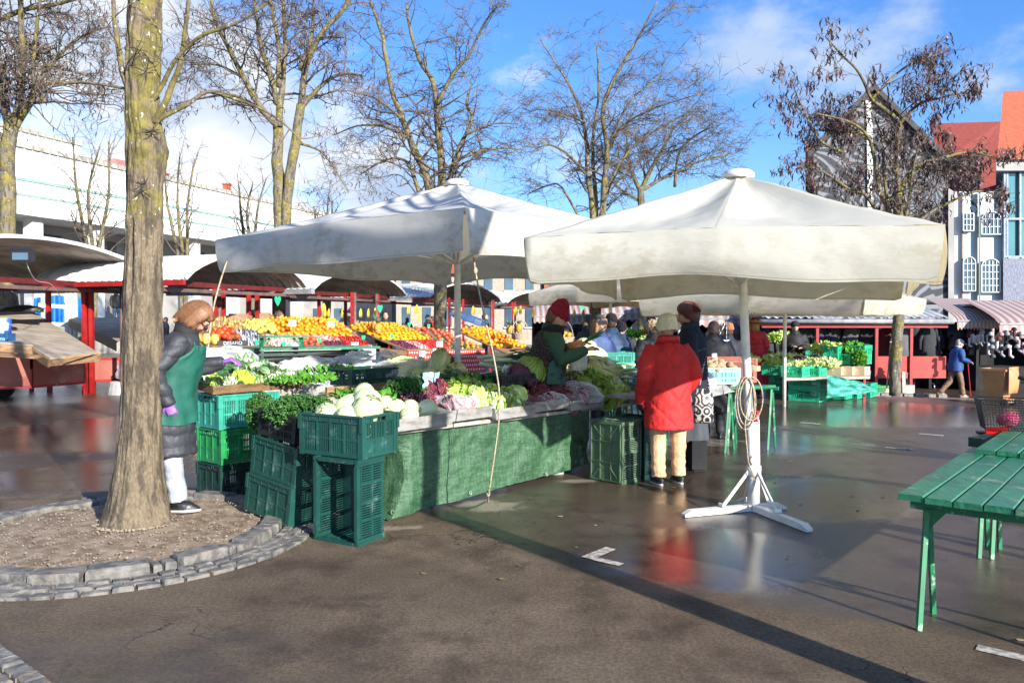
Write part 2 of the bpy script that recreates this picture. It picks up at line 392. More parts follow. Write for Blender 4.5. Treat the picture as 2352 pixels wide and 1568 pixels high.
struct(mb.obj('cobblestone_row', M_stone))
mb = MB()
for k in range(1100):
    a = r2.uniform(0, 2 * math.pi); rr = 1.0 * math.sqrt(r2.random()); s_ = r2.uniform(.002, .007) * (1.5 if r2.random() < .06 else 1)
    if k < 170: a = r2.uniform(-2.6, -.6); rr = .0; 
    x, y = BC.x + rr * math.cos(a), BC.y + rr * math.sin(a)
    if k < 170: x, y = -2.86 + .29 * math.cos(a) * r2.uniform(1, 1.2), 6.1 + .29 * math.sin(a) * r2.uniform(1, 1.2)
    mb.ball((x, y, .066), (s_, s_ * r2.uniform(.7, 1.2), s_ * .7), 5, 4)
tag(mb.obj('pebbles', mat('pebble', (.36, .29, .21), (.2, .15, .11), sc_=3, rough=.9)), 'small pale pebbles scattered over the soil round the big tree', 'pebbles', kind='stuff')
mb = MB()
for k in range(90):
    x, y = r2.uniform(-3.5, 5), r2.uniform(2.6, 12); s_ = r2.uniform(.006, .02); a = r2.uniform(0, 6.28); z = G(x, y) + .007
    mb.add([(x + s_ * math.cos(a + q) * (1 + .5 * (q > 2)), y + s_ * math.sin(a + q), z + r2.uniform(0, .006)) for q in (0, 1.3, 2.6, 4, 5.2)], [(0, 1, 2, 3, 4)])
tag(mb.obj('litter', mat('leaf_scraps', (.30, .24, .12), (.10, .12, .04), sc_=.7, rough=.9, rng=(.45, .55))), 'tiny leaf scraps and bits of litter scattered over the asphalt', kind='stuff')
# ---------------------------------------------------------------- trees
def bark(name, base, dark, moss, mz=(0, 99), mth_=(.48, .62), lich=(.42, .46, .36)):
    m = bpy.data.materials.new(name); m.use_nodes = True; nt = m.node_tree; b = nt.nodes['Principled BSDF']; NN = nt.nodes; LL = nt.links
    t = NN.new('ShaderNodeTexCoord'); O = t.outputs['Object']
    def noi(s, d=6, st=(1, 1, 1), r_=.6):
        mp = NN.new('ShaderNodeMapping'); mp.inputs['Scale'].default_value = st; LL.new(O, mp.inputs[0])
        n = NN.new('ShaderNodeTexNoise'); n.inputs['Scale'].default_value = s; n.inputs['Detail'].default_value = d; n.inputs['Roughness'].default_value = r_; LL.new(mp.outputs[0], n.inputs[0]); return n.outputs[0]
    gr = noi(14, 8, (1, 1, .22), .65); bl = noi(5, 6); fi = noi(60, 4, (1, 1, .5))
    c = mixc(nt, ramp(nt, gr, .42, .56), dark, base); c = mixc(nt, ramp(nt, fi, .3, .7), mixc(nt, 1., c, (.72, .7, .68), 'MULTIPLY'), mixc(nt, 1., c, (1.2, 1.2, 1.2), 'MULTIPLY'))
    se = NN.new('ShaderNodeSeparateXYZ'); LL.new(O, se.inputs[0])
    mz_ = ramp(nt, se.outputs[2], mz[0], mz[0] + 1.2)
    mo = mth(nt, 'MULTIPLY', ramp(nt, mth(nt, 'ADD', bl, mth(nt, 'MULTIPLY', mth(nt, 'SUBTRACT', mz_, .6), .22)), *mth_), ramp(nt, mz_, 0, .5))
    c = mixc(nt, mo, c, mixc(nt, ramp(nt, noi(9, 4), .4, .6), moss, tuple(x * .55 for x in moss)))
    li = mth(nt, 'MULTIPLY', ramp(nt, noi(23, 3, (1, 1, 1), .5), .65, .70), ramp(nt, mz_, .1, .6)); c = mixc(nt, li, c, lich)
    LL.new(c, b.inputs['Base Color']); b.inputs['Roughness'].default_value = .92
    bn = NN.new('ShaderNodeBump'); bn.inputs['Strength'].default_value = .9; bn.inputs['Distance'].default_value = .03
    LL.new(mth(nt, 'ADD', gr, mth(nt, 'MULTIPLY', fi, .35)), bn.inputs['Height']); LL.new(bn.outputs[0], b.inputs['Normal'])
    return m
M_bark = bark('bark', (.185, .145, .095), (.08, .062, .043), (.22, .185, .05), (1.6, 9), (.53, .66))
M_bark2 = bark('mossy_bark', (.19, .165, .125), (.075, .065, .055), (.24, .19, .045), (0, 9), (.52, .68))
M_twig = mat('twig_bark', (.15, .115, .08), (.06, .05, .045), sc_=3, rough=.9)
M_pod = mat('seed_pod', (.15, .085, .075), (.05, .028, .028), sc_=4, rough=.5)
def smoothline(pts, k=4):
    P_ = [pts[0]] + list(pts) + [pts[-1]]; out = []
    for i in range(1, len(P_) - 2):
        for j in range(k):
            t = j / k; a, b_, c, d = P_[i - 1], P_[i], P_[i + 1], P_[i + 2]
            out.append(.5 * ((2 * b_) + (c - a) * t + (2 * a - 5 * b_ + 4 * c - d) * t * t + (3 * b_ - a - 3 * c + d) * t ** 3))
    out.append(pts[-1]); return out
class Tree:
    def __init__(s, seed): s.r = random.Random(seed); s.tr = MB(); s.cr = MB(); s.pod = MB(); s.npod = 0; s.mr = .0035
    def rv(s): 
        return Vector((s.r.gauss(0, 1), s.r.gauss(0, 1), s.r.gauss(0, 1))).normalized()
    def limb(s, pts, r0, r1, n=8, jit=.3):
        sm = smoothline(pts); m = len(sm)
        sm = [p + Vector((nz(p, 2.1), nz(p, 2.1, 5), 0)) * r0 * jit for p in sm]
        rad = [(r0 + (r1 - r0) * i / (m - 1)) * (1 + .12 * nz(sm[i], 3, 9)) for i in range(m)]
        s.tr.tube(sm, rad, n); return sm, rad
    def grow(s, p, d, ln, r, lv, droop=0., pods=0., zig=.28):
        k = 5 if lv else 4; pts = [p]; seg = ln / k
        for i in range(k):
            d = (d + s.rv() * zig + Vector((0, 0, -droop))).normalized(); p = p + d * seg; pts.append(p)
        s.cr.tube(pts, [r * (1 - .75 * i / k) for i in range(k + 1)], 4 if r > .02 else 3, caps=False)
        if pods and lv <= 1:
            for _ in range(int(pods) + (s.r.random() < pods % 1)):
                s.addpod(pts[s.r.randint(1, k)])
        if lv > 0:
            nc = s.r.randint(5, 8) if lv > 1 else s.r.randint(4, 7)
            for i in range(nc):
                t = s.r.uniform(.15, 1) * k; q = pts[int(t)] if int(t) >= k else pts[int(t)].lerp(pts[int(t) + 1], t % 1)
                dd = (d * .7 + s.rv() * .95); dd.z = dd.z * .75 + .08
                s.grow(q, dd.normalized(), ln * s.r.uniform(.38, .62), max(s.mr, r * .5), lv - 1, droop, pods, zig)
    def addpod(s, p):
        s.npod += 1; L_ = s.r.uniform(.10, .22); a = s.r.uniform(0, 6.28); c = s.r.choice((-1, 1)) * s.r.uniform(.3, 1.3); ti = s.r.uniform(-.5, .5); w_ = .016
        pts = []
        for i in range(6):
            t = i / 5; b_ = c * math.sin(t * math.pi) * .09
            pts.append(Vector((p.x + math.cos(a) * b_, p.y + math.sin(a) * b_ + ti * t * L_, p.z - .02 - t * L_)))
        ang = s.r.uniform(0, 3.14); sx = Vector((math.cos(ang), math.sin(ang), 0))
        vs = []
        for i, q in enumerate(pts):
            ww = w_ * (math.sin(math.pi * min(1, (i + .6) / 5.6))) + .003; tw = sx + Vector((-sx.y, sx.x, 0)) * .5 * math.sin(i * 1.1); vs += [q - tw * ww, q + tw * ww]
        s.pod.add(vs, [(2 * i, 2 * i + 1, 2 * i + 3, 2 * i + 2) for i in range(5)])
    def shoots(s, sm, rad, n, ln, lv=2, t0=.2, droop=0., pods=0., up=.3, zig=.28, flat=.5):
        m = len(sm)
        for i in range(n):
            t = (t0 + (1 - t0) * (i + s.r.random()) / n) * (m - 1); k = min(int(t), m - 2)
            q = sm[k].lerp(sm[k + 1], t - k); ax = (sm[k + 1] - sm[k]).normalized()
            v = s.rv(); v = (v - ax * v.dot(ax)).normalized(); v.z *= flat
            dd = (v + ax * s.r.uniform(.25, .8) + Vector((0, 0, up))).normalized()
            s.grow(q, dd, ln * s.r.uniform(.6, 1.15) * (1.15 - .5 * t / m), max(.007, rad[k] * .38), lv, droop, pods, zig)
    def done(s, name, label, loc, mt, group=None, mtw=None):
        t = thing(name, label, 'tree', loc, group=group)
        s.tr.obj('trunk', mt, t, True); s.cr.obj('crown', mtw or M_twig, t, False)
        if s.npod: s.pod.obj('seed_pods', M_pod, t)
        return t
def pxlimb(T, pix, d, r0, r1, n=7, drift=.8, jit=.3):
    e = T.r.uniform(-drift, drift); m = len(pix)
    return T.limb([W(x, y, d + e * (i / (m - 1)) ** 1.5) for i, (x, y) in enumerate(pix)], r0, r1, n, jit)
# big tree in the bed (profile read as trunk centre and radius with height)
T = Tree(11); prof = [(318, 1222, .30), (318, 1205, .262), (318, 1180, .225), (319, 1140, .196), (320, 1080, .168), (322, 1000, .146), (325, 900, .140), (327, 780, .137), (329, 620, .131), (331, 500, .125), (334, 420, .124), (336, 380, .135), (337, 345, .142), (334, 310, .128), (327, 270, .118), (327, 200, .116), (330, 120, .120), (332, 60, .122), (334, 0, .112), (336, -120, .10), (338, -400, .085)]
pts = []; rad = []
for (a, b_) in zip(prof, prof[1:]):
    for j in range(9):
        t = j / 9; q = [a[i] * (1 - t) + b_[i] * t for i in range(3)]; pts.append(W(q[0], q[1], 6.1)); rad.append(q[2])
mb = T.tr; n = 110; vs = []
for p, r_ in zip(pts, rad):
    low = ss(.75, .0, p.z)
    for k in range(n):
        a = 2 * math.pi * k / n
        rr = r_ * (1 + .05 * nz((math.cos(a) * 1.2, math.sin(a) * 1.2, p.z * 1.2), 1.3) + .035 * nz((math.cos(a) * 2, math.sin(a) * 2, p.z * 2.2), 2.4) + low * .10 * max(0, math.cos(a * 5 + 1)) )
        rr += .016 * nz((math.cos(a) * 2.2, math.sin(a) * 2.2, p.z * .55), 4.6, 3) + .007 * abs(nz((math.cos(a) * 3, math.sin(a) * 3, p.z * 1.1), 8, 7)) + .004 * nz((p.x + math.cos(a) * r_, p.y + math.sin(a) * r_, p.z), 26)
        if 2.2 < p.z < 3.9: rr *= 1 + .10 * max(0, nz((math.cos(a) * 2, math.sin(a) * 2, p.z * 3), 2.1))
        if 1.75 < p.z < 2.35 and abs((a - 4.45 + math.pi) % (2 * math.pi) - math.pi) < .16: rr *= .80     # old split in the bark
        vs.append((p.x + rr * math.cos(a), p.y + rr * math.sin(a), max(p.z, .045) if p.z > .2 else p.z))
m_ = len(pts); mb.add(vs, [(i * n + k, i * n + (k + 1) % n, (i + 1) * n + (k + 1) % n, (i + 1) * n + k) for i in range(m_ - 1) for k in range(n)])
for pix, r0, r1, sh in (([(318, 250), (300, 215), (283, 170), (270, 90), (262, 40), (258, -40), (250, -160)], .026, .012, 6),
                    ([(352, 282), (375, 245), (395, 195), (415, 150), (428, 70), (437, -10), (450, -150)], .026, .013, 6),
                    ([(352, 285), (375, 268), (430, 240), (475, 212), (520, 222), (600, 250), (660, 290), (700, 335)], .020, .005, 9),
                    ([(340, 240), (360, 215), (378, 185), (400, 145), (430, 110), (470, 80), (540, 55), (610, 12), (700, -60)], .020, .008, 9),
                    ([(320, 215), (290, 205), (240, 196), (180, 190), (120, 200)], .012, .006, 4),
                    ([(330, -60), (240, -140), (100, -200)], .04, .02, 8), ([(340, -80), (460, -180), (600, -200)], .04, .02, 8)):
    sm, rd = pxlimb(T, pix, 6.05, r0, r1, 7, .5, .5); T.shoots(sm, rd, sh, .42, 1, .25, 0, 0, .2, .3)
for px, py in ((338, 160), (352, 300), (332, 425), (325, 440), (348, 310)):
    c = W(px, py, 5.98)
    for k in range(9):
        v = T.rv(); v.y = -abs(v.y) * .8; v.normalize(); T.cr.tube([c, c + v * .05, c + v * T.r.uniform(.08, .13)], [.004, .003, .0006], 4)
T.pod.add([(0, 0, -.5)] * 3, [(0, 1, 2)]) if not T.npod else None
T.done('street_tree', 'thick mossy tree trunk standing in the round stone kerbed bed at the front', (-2.86, 6.1, 0), M_bark)
TG = 'bare trees round the market'
def tree(seed, name, label, d, limbs, gx, gy=None, sl=1.3, ns=7, lv=2, pods=0., mt=None, drift=.9, droop=0., zig=.3, up=.25):
    T = Tree(seed); T.mr = .00028 * d
    for pix, r0, r1, cnt in limbs:
        sm, rd = pxlimb(T, pix, d, r0, r1, 8 if r0 > .09 else 6, drift if cnt else .15)
        if cnt: T.shoots(sm, rd, int(ns * cnt * 1.35), sl, lv, .12, droop, pods, up, zig)
    p = W(gx, 735, d); p.z = G(p.x, p.y)
    return T.done(name, label, p, mt or M_bark2, TG)
tree(21, 'bare_tree', 'broad bare tree with dark pods at the far left behind the empty stall', 20, [
    ([(22, 905), (20, 700), (18, 560), (17, 400), (25, 290)], 0.222, 0.169, 0), ([(25, 300), (5, 200), (-10, 60), (-20, -80)], 0.127, 0.053, 1.6), ([(28, 300), (45, 230), (50, 100), (45, -30)], 0.127, 0.053, 1.6),
    ([(32, 300), (62, 250), (82, 215), (75, 160), (85, 60), (100, -40)], 0.085, 0.032, 1.2), ([(95, 235), (100, 197), (170, 190), (240, 195), (300, 205)], 0.064, 0.021, 1.2),
    ([(40, 270), (110, 160), (180, 90), (250, 60)], 0.074, 0.021, 1.4), ([(0, 45), (60, 22), (140, 8), (230, -20)], 0.064, 0.032, 1.4), ([(20, 330), (-60, 250), (-150, 160)], 0.085, 0.032, .8)], 22, sl=1.76, ns=7, pods=.35, up=.1)
tree(22, 'bare_tree', 'bare tree with a forked yellow lichen trunk rising behind the wide umbrella', 24, [
    ([(640, 870), (641, 600), (642, 480), (640, 400), (638, 290)], 0.205, 0.158, 0), ([(655, 560), (658, 480), (670, 380), (685, 290), (692, 240)], 0.173, 0.134, 0),
    ([(638, 290), (600, 250), (560, 180), (530, 120), (495, 50), (480, -30)], 0.110, 0.039, 1.3), ([(639, 240), (620, 170), (600, 110), (590, 40), (575, -40)], 0.095, 0.039, 1.1), ([(640, 290), (650, 180), (655, 100), (650, -10)], 0.118, 0.047, 1.1),
    ([(692, 245), (700, 170), (730, 90), (790, 20), (820, -40)], 0.110, 0.047, 1.2), ([(690, 250), (745, 190), (790, 170), (840, 175)], 0.079, 0.024, 1), ([(690, 160), (715, 90), (722, -10)], 0.079, 0.032, .9),
    ([(640, 200), (640, 100), (625, 30), (620, -40)], 0.079, 0.032, .8), ([(605, 255), (540, 220), (470, 225), (400, 240)], 0.055, 0.016, 1.), ([(690, 330), (740, 350), (775, 400), (800, 440)], 0.047, 0.013, .8), ([(560, 180), (500, 150), (430, 150)], 0.047, 0.016, .8)], 645, sl=1.80, ns=7, pods=.30)
tree(23, 'bare_tree', 'bare spreading tree with three leaning stems behind the peak of the wide umbrella', 27, [
    ([(1010, 880), (1012, 700), (1012, 600)], 0.235, 0.210, 0),
    ([(1010, 640), (1005, 560), (985, 430), (970, 380), (940, 320), (920, 260), (895, 190), (880, 90), (860, 30), (840, -20)], 0.173, 0.037, 2.2),
    ([(1013, 640), (1013, 500), (1015, 420), (1012, 350), (1005, 280), (995, 190), (970, 150), (945, 80), (935, 10)], 0.173, 0.037, 2.), ([(1005, 240), (1040, 170), (1075, 130), (1110, 60), (1145, 10)], 0.074, 0.025, 1.3),
    ([(1015, 640), (1030, 500), (1035, 420), (1045, 370), (1065, 320), (1085, 270), (1070, 240), (1085, 190)], 0.136, 0.025, 1.3), ([(970, 470), (945, 390), (920, 365), (880, 370), (830, 400)], 0.074, 0.019, 1.1), ([(1045, 372), (1090, 352), (1150, 340), (1200, 345)], 0.062, 0.019, 1.1),
    ([(940, 320), (880, 290), (820, 290), (770, 310)], 0.062, 0.015, 1.1), ([(1068, 310), (1130, 285), (1190, 285)], 0.049, 0.015, 1), ([(930, 280), (870, 230), (820, 215)], 0.056, 0.015, 1.1), ([(1030, 640), (1046, 640), (1052, 480)], 0.037, 0.015, 0)], 1012, sl=2.08, ns=7, drift=1.5, up=.12)
tree(24, 'bare_tree', 'bare multi stemmed tree between the two white umbrella roofs', 20, [
    ([(1368, 880), (1368, 700), (1368, 600)], 0.137, 0.130, 0),
    ([(1366, 640), (1362, 490), (1350, 400), (1348, 340), (1340, 280), (1320, 220), (1285, 160), (1240, 90)], 0.086, 0.014, 2.1), ([(1372, 640), (1385, 490), (1390, 400), (1395, 340), (1385, 260), (1400, 200), (1440, 130), (1480, 60), (1510, 5)], 0.094, 0.014, 2.2),
    ([(1368, 600), (1369, 490), (1366, 420), (1362, 330), (1375, 200), (1370, 100)], 0.079, 0.014, 1.8), ([(1330, 500), (1290, 430), (1262, 425), (1215, 445)], 0.036, 0.014, 1.), ([(1393, 350), (1430, 290), (1500, 250), (1610, 215)], 0.043, 0.011, 1.7),
    ([(1345, 400), (1300, 350), (1250, 330), (1210, 335)], 0.036, 0.011, 1.2), ([(1395, 430), (1450, 340), (1540, 280), (1620, 240)], 0.043, 0.011, 1.7), ([(1340, 280), (1290, 260), (1230, 250)], 0.029, 0.009, 1.1), ([(1396, 330), (1450, 230), (1530, 170), (1610, 130)], 0.029, 0.007, 1.1)], 1368, sl=1.50, ns=6, drift=1.6, up=.15)
tree(25, 'bare_tree', 'fine twigged bare tree just left of the cream umbrella peak', 25, [
    ([(1475, 860), (1475, 600), (1470, 430)], .16, .10, 0), ([(1470, 440), (1450, 390), (1440, 330), (1445, 280)], .08, .02, 1.6), ([(1470, 440), (1500, 380), (1530, 330), (1550, 290)], .08, .02, 1.6), ([(1470, 440), (1540, 400), (1610, 370), (1670, 355)], .07, .02, 1.7),
    ([(1550, 430), (1560, 350), (1600, 310), (1640, 290)], .05, .02, 1.3), ([(1465, 460), (1420, 430), (1390, 400)], .05, .02, 1.1)], 1475, sl=1.7, ns=8, drift=1.4)
tree(26, 'podded_tree', 'bare tree laden with dark curled pods in front of the grey painted gable', 18.5, [
    ([(2054, 908), (2058, 820), (2064, 725), (2064, 600), (2064, 480), (2064, 430)], .135, .11, 0), ([(2064, 440), (2060, 400), (2060, 340), (2066, 285), (2030, 250), (2000, 225), (1975, 170), (1935, 130), (1895, 85)], .08, .015, 2.),
    ([(2064, 440), (2100, 385), (2150, 368), (2230, 350), (2310, 372)], .07, .02, 2.), ([(2062, 520), (2035, 470), (2020, 430), (2005, 350), (1990, 310), (1950, 280), (1870, 260)], .07, .015, 1.8), ([(2040, 470), (2030, 400), (2028, 330), (2010, 270)], .05, .02, 1.1),
    ([(2066, 540), (2085, 480), (2095, 400), (2110, 340), (2150, 290)], .05, .015, 1.4), ([(2066, 560), (2120, 500), (2180, 465), (2240, 440), (2280, 445)], .05, .015, 1.4), ([(2050, 560), (1995, 455), (1950, 435), (1890, 395), (1830, 375)], .06, .015, 1.7),
    ([(2066, 285), (2110, 240), (2160, 225), (2220, 210)], .045, .012, 1.6), ([(2000, 230), (2060, 170), (2110, 140), (2150, 160)], .035, .01, 1.2), ([(1935, 350), (1880, 320), (1840, 240), (1820, 190)], .035, .01, 1.), ([(1990, 310), (1900, 300), (1850, 300)], .04, .012, 1.1)], 2054, sl=1.0, ns=5, pods=.8, drift=1.1, up=.05)
def spindly(seed, px, ytop, ybase, d, label, ns=9):
    T = Tree(seed); M_ = T.r
    for k in range(3):
        x = px + (k - 1) * 10; sm, rd = pxlimb(T, [(px + (k - 1) * 3, 735), (x, ybase), (x + M_.uniform(-14, 14) + (k - 1) * 14, (ytop + ybase) / 2), (x + M_.uniform(-20, 20) + (k - 1) * 22, ytop + M_.uniform(0, 40))], d, .09, .02, 5, .5)
        T.shoots(sm, rd, ns, 1.5, 1, .3, 0, 0, .9, .2, 1)
    p = W(px, 735, d); p.z = 0
    T.done('young_tree', label, p, M_bark2, 'young trees before the white hall')
spindly(31, 215, 300, 590, 26, 'slim young tree nearest the left edge of the white hall', 14)
spindly(32, 420, 350, 590, 27, 'slim young tree just right of the big foreground trunk')
spindly(33, 575, 385, 590, 28, 'slim young tree before the small brick chimney', 7)
spindly(34, 750, 440, 590, 30, 'low young tree peeping over the wide umbrella', 6)
# trees outside the frame whose shadows fall into it
def offtree(seed, x, y, label, h=4.2, r0=.15, H=9):
    T = Tree(seed); q = Vector((x, y, 0))
    sm, rd = T.limb([q, q + Vector((.03, 0, 1.5)), q + Vector((-.02, .03, 3)), q + Vector((.05, 0, h))], r0, r0 * .8, 10)
    for k in range(6):
        a = k * 1.05 + .4; v = Vector((math.cos(a), math.sin(a), 0)); e = T.r.uniform(.8, 1.3)
        sm, rd = T.limb([q + Vector((.05, 0, h - .1)), q + v * .7 * e + Vector((0, 0, h + 1.2)), q + v * 1.3 * e + Vector((0, 0, h + 2.6)), q + v * 2.2 * e + Vector((0, 0, h + 4.2))], r0 * .5, .02, 6)
        T.shoots(sm, rd, 6, 1.5, 1, .2, 0, 0, .2, .3)
    T.done('bare_tree', label, (x, y, 0), M_bark2, TG)
SX, SY = .62, -.785
offtree(41, -.45 + .6 * 5.3, 6.37 - .8 * 5.3, 'bare tree beside the viewer that throws the long trunk shadow', r0=.115)
offtree(42, 9.4, 3.6, 'bare tree out beyond the green tables that shades the wet asphalt', h=2.6, r0=.12)
# ---------------------------------------------------------------- umbrellas
def canvas(name, col, dirt, transl=.22, streak=.5):
    m = bpy.data.materials.new(name); m.use_nodes = True; nt = m.node_tree; b = nt.nodes['Principled BSDF']; NN = nt.nodes; LL = nt.links
    u = NN.new('ShaderNodeUVMap'); u.uv_map = 'UVMap'; t = NN.new('ShaderNodeTexCoord')
    def noi(v, s, d=6, st=(1, 1, 1), r_=.6):
        mp = NN.new('ShaderNodeMapping'); mp.inputs['Scale'].default_value = st; LL.new(v, mp.inputs[0])
        n = NN.new('ShaderNodeTexNoise'); n.inputs['Scale'].default_value = s; n.inputs['Detail'].default_value = d; n.inputs['Roughness'].default_value = r_; LL.new(mp.outputs[0], n.inputs[0]); return n.outputs[0]
    sx = NN.new('ShaderNodeSeparateXYZ'); LL.new(u.outputs[0], sx.inputs[0])
    val = ramp(nt, sx.outputs[1], .98, 1.3)
    st_ = noi(u.outputs[0], 1.0, 7, (70, 3.0, 1), .65)
    bl = noi(t.outputs['Object'], 1.3, 5)
    lowd = ramp(nt, sx.outputs[1], 1.1, 2.0)
    f = mth(nt, 'MULTIPLY', ramp(nt, st_, .45, .60), mth(nt, 'MULTIPLY', val, ramp(nt, bl, .35, .6, .15, 1)))
    c = mixc(nt, mth(nt, 'MULTIPLY', f, streak), col, dirt)
    c = mixc(nt, mth(nt, 'MULTIPLY', mth(nt, 'MULTIPLY', lowd, ramp(nt, bl, .48, .62)), .22), c, tuple(x * .8 for x in dirt))
    c = mixc(nt, ramp(nt, noi(t.outputs['Object'], 2.6, 8, (1, 1, 1), .7), .55, .8, 0, .18), c, dirt)
    sm = mth(nt, 'ABSOLUTE', mth(nt, 'SUBTRACT', mth(nt, 'FRACT', mth(nt, 'ADD', mth(nt, 'MULTIPLY', sx.outputs[0], 8), .5)), .5)); c = mixc(nt, mth(nt, 'MULTIPLY', mth(nt, 'MULTIPLY', ramp(nt, sm, .010, .003), ramp(nt, sx.outputs[1], 1.0, .97)), .55), c, dirt)
    c = mixc(nt, mth(nt, 'MULTIPLY', ramp(nt, mth(nt, 'ABSOLUTE', mth(nt, 'SUBTRACT', sx.outputs[1], 1.955)), .012, .004), .6), c, tuple(x * .6 for x in dirt))
    LL.new(c, b.inputs['Base Color']); b.inputs['Roughness'].default_value = .55; b.inputs['Specular IOR Level'].default_value = .35
    bn = NN.new('ShaderNodeBump'); bn.inputs['Strength'].default_value = .35; bn.inputs['Distance'].default_value = .02
    h = mth(nt, 'ADD', noi(u.outputs[0], 1.0, 5, (26, 2.2, 1)), mth(nt, 'MULTIPLY', noi(t.outputs['Object'], 3, 3), .5))
    LL.new(h, bn.inputs['Height']); LL.new(bn.outputs[0], b.inputs['Normal'])
    tr = NN.new('ShaderNodeBsdfTranslucent'); LL.new(mixc(nt, 1., c, (1, .86, .60), 'MULTIPLY'), tr.inputs[0])
    mx = NN.new('ShaderNodeMixShader'); mx.inputs[0].default_value = transl; LL.new(b.outputs[0], mx.inputs[1]); LL.new(tr.outputs[0], mx.inputs[2]); LL.new(mx.outputs[0], NN['Material Output'].inputs[0])
    return m
M_can1 = canvas('white_canvas', (.70, .69, .65), (.46, .42, .34), .30, .65)
M_can2 = canvas('cream_canvas', (.70, .685, .60), (.47, .43, .31), .34, .45)
M_can3 = canvas('beige_canvas', (.66, .62, .50), (.42, .35, .23), .38, .55)
M_whitemetal = mat('white_painted_metal', (.74, .74, .72), (.60, .60, .57), sc_=12, rough=.35, dirt=(.30, .27, .22), dsc=9, dth=(.66, .72), bump=.1, bsc=40)
M_rope = mat('rope', (.56, .47, .33), (.34, .27, .18), sc_=60, rough=.9, bump=.6, bsc=160)
def umbrella(name, label, cen, side, ang, zc, za, vh, m, seed=1, slits=(0, 1, 2, 3), side2=None, tilt=(0, 0), pole_r=.035, polez=0, cap=True, foot=None, sag=.05):
    cen = Vector(cen); root = thing(name, label, 'umbrella', (cen.x, cen.y, polez)); ca, sa = math.cos(ang), math.sin(ang)
    side2 = side2 or side
    def ed(u):      # u in 0..4 around the square
        k = int(u) % 4; t = u - int(u); q = [(-1, -1), (1, -1), (1, 1), (-1, 1)]; a = q[k]; b_ = q[(k + 1) % 4]
        x = (a[0] + (b_[0] - a[0]) * t) * side / 2; y = (a[1] + (b_[1] - a[1]) * t) * side2 / 2
        bow = 1 - .022 * math.sin(math.pi * ((t * 2) % 1)); return x * bow, y * bow, t
    def tp(x, y, z): return (cen.x + x * ca - y * sa, cen.y + x * sa + y * ca, z + tilt[0] * x + tilt[1] * y)
    def roof(u, v):
        x, y, t = ed(u * 4 % 4)
        z = za + (zc - za) * v - sag * 1.5 * math.sin(math.pi * ((t * 2) % 1)) * math.sin(math.pi * v) * 1.1 - .012 * math.sin(math.pi * v)
        z += .03 * abs(math.sin(math.pi * t)) * v
        p = tp(x * v, y * v, z); k = .012 * nz(p, 3.1, seed) + .010 * nz(p, 8, seed + 4) * (v > .02)
        return (p[0], p[1], p[2] + k)
    mb = MB(); NU = 160; mb.grid(roof, NU, 26, closed=True)
    def val(u, v):
        x, y, t = ed(u * 4 % 4); e = min(t, 1 - t)
        k = int(u * 4 % 4); nrm = [(0, -1), (1, 0), (0, 1), (-1, 0)][k]
        wv = math.sin(u * 4 * 5.3 + seed) * .6 + math.sin(u * 4 * 11.7 + seed * 2) * .4 + 1.2 * nz((u * 14, seed, v), 1)
        o = (-.01 + .024 * wv) * v + .018 * math.sin(v * math.pi)
        zz = zc + .03 * abs(math.sin(math.pi * t)) - vh * v * (1 + .07 * wv * (.4 + .6 * v) + .02 * math.exp(-e * 14) * v)
        c_ = .02 * math.exp(-e * 18) * v
        px_ = x * 1. + nrm[0] * o; py_ = y + nrm[1] * o
        px_ *= 1 - c_ * .35; py_ *= 1 - c_ * .35
        p = tp(px_, py_, zz); kk = .014 * nz(p, 7, seed)
        return (p[0] + nrm[0] * kk, p[1] + kk * .6, p[2])
    W_ = NU
    vs = []; uv = []
    nv = 10
    for s_ in range(4):      # four valance panels, loose at the corners
        k0 = len(mb.v); nn = 44
        vs = []; uv = []
        for j in range(nv + 1):
            for i in range(nn + 1):
                v = j / nv; t = i / nn; g = .003 + .010 * v * v if s_ in slits else .001
                t2 = g + (1 - 2 * g) * t
                # rounded lower corners
                e = min(t2, 1 - t2) * side; vv = v
                if e < .10: vv = v * (1 - .16 * (1 - e / .10) ** 2)
                vs.append(val((s_ + t2) / 4, vv)); uv.append(((s_ + t2) / 4, 1 + v))
        mb.add(vs, [(j * (nn + 1) + i, j * (nn + 1) + i + 1, (j + 1) * (nn + 1) + i + 1, (j + 1) * (nn + 1) + i) for j in range(nv) for i in range(nn)], uv)
    cn = mb.obj('canopy', m, root, True)
    # frame
    top = za - .08
    mb = MB(); mb.tube([(*(foot or (cen.x, cen.y)), polez), (cen.x, cen.y, top)], pole_r, 14); mb.obj('pole', M_whitemetal, root, True)
    for k in range(8):
        x, y, t = ed(k / 2); mb = MB(); q = tp(x * .97, y * .97, zc - .03); mid = tp(x * .5, y * .5, (za + zc) / 2 - .16)
        mb.beam((cen.x, cen.y, top - .05), q, .02, .03); mb.beam((cen.x, cen.y, zc - .25), mid, .018, .025); mb.obj('rib', M_whitemetal, root)
    if cap:
        mb = MB(); mb.rings([(cen.x, cen.y, za - .03, .13, .13), (cen.x, cen.y, za + .005, .13, .13), (cen.x, cen.y, za + .03, .10, .10), (cen.x, cen.y, za + .045, .04, .04)], 20); mb.obj('cap', M_whitemetal, root, True)
    return root
M1 = W(1706, 400, 6.62); 
umb1 = umbrella('market_umbrella', 'cream white square umbrella on a white pole with a cross foot in front', (1.865, 6.60, 0), 2.73, R(-22), 2.16, 2.80, .335, M_can2, 3, tilt=(-.012, -.02), pole_r=.036, foot=tuple(Gp(1730, 1172))[:2])
mb = MB()    # base with feet
pb = Gp(1730, 1172); lean = Vector((pb.x, pb.y, 0))
root = umb1
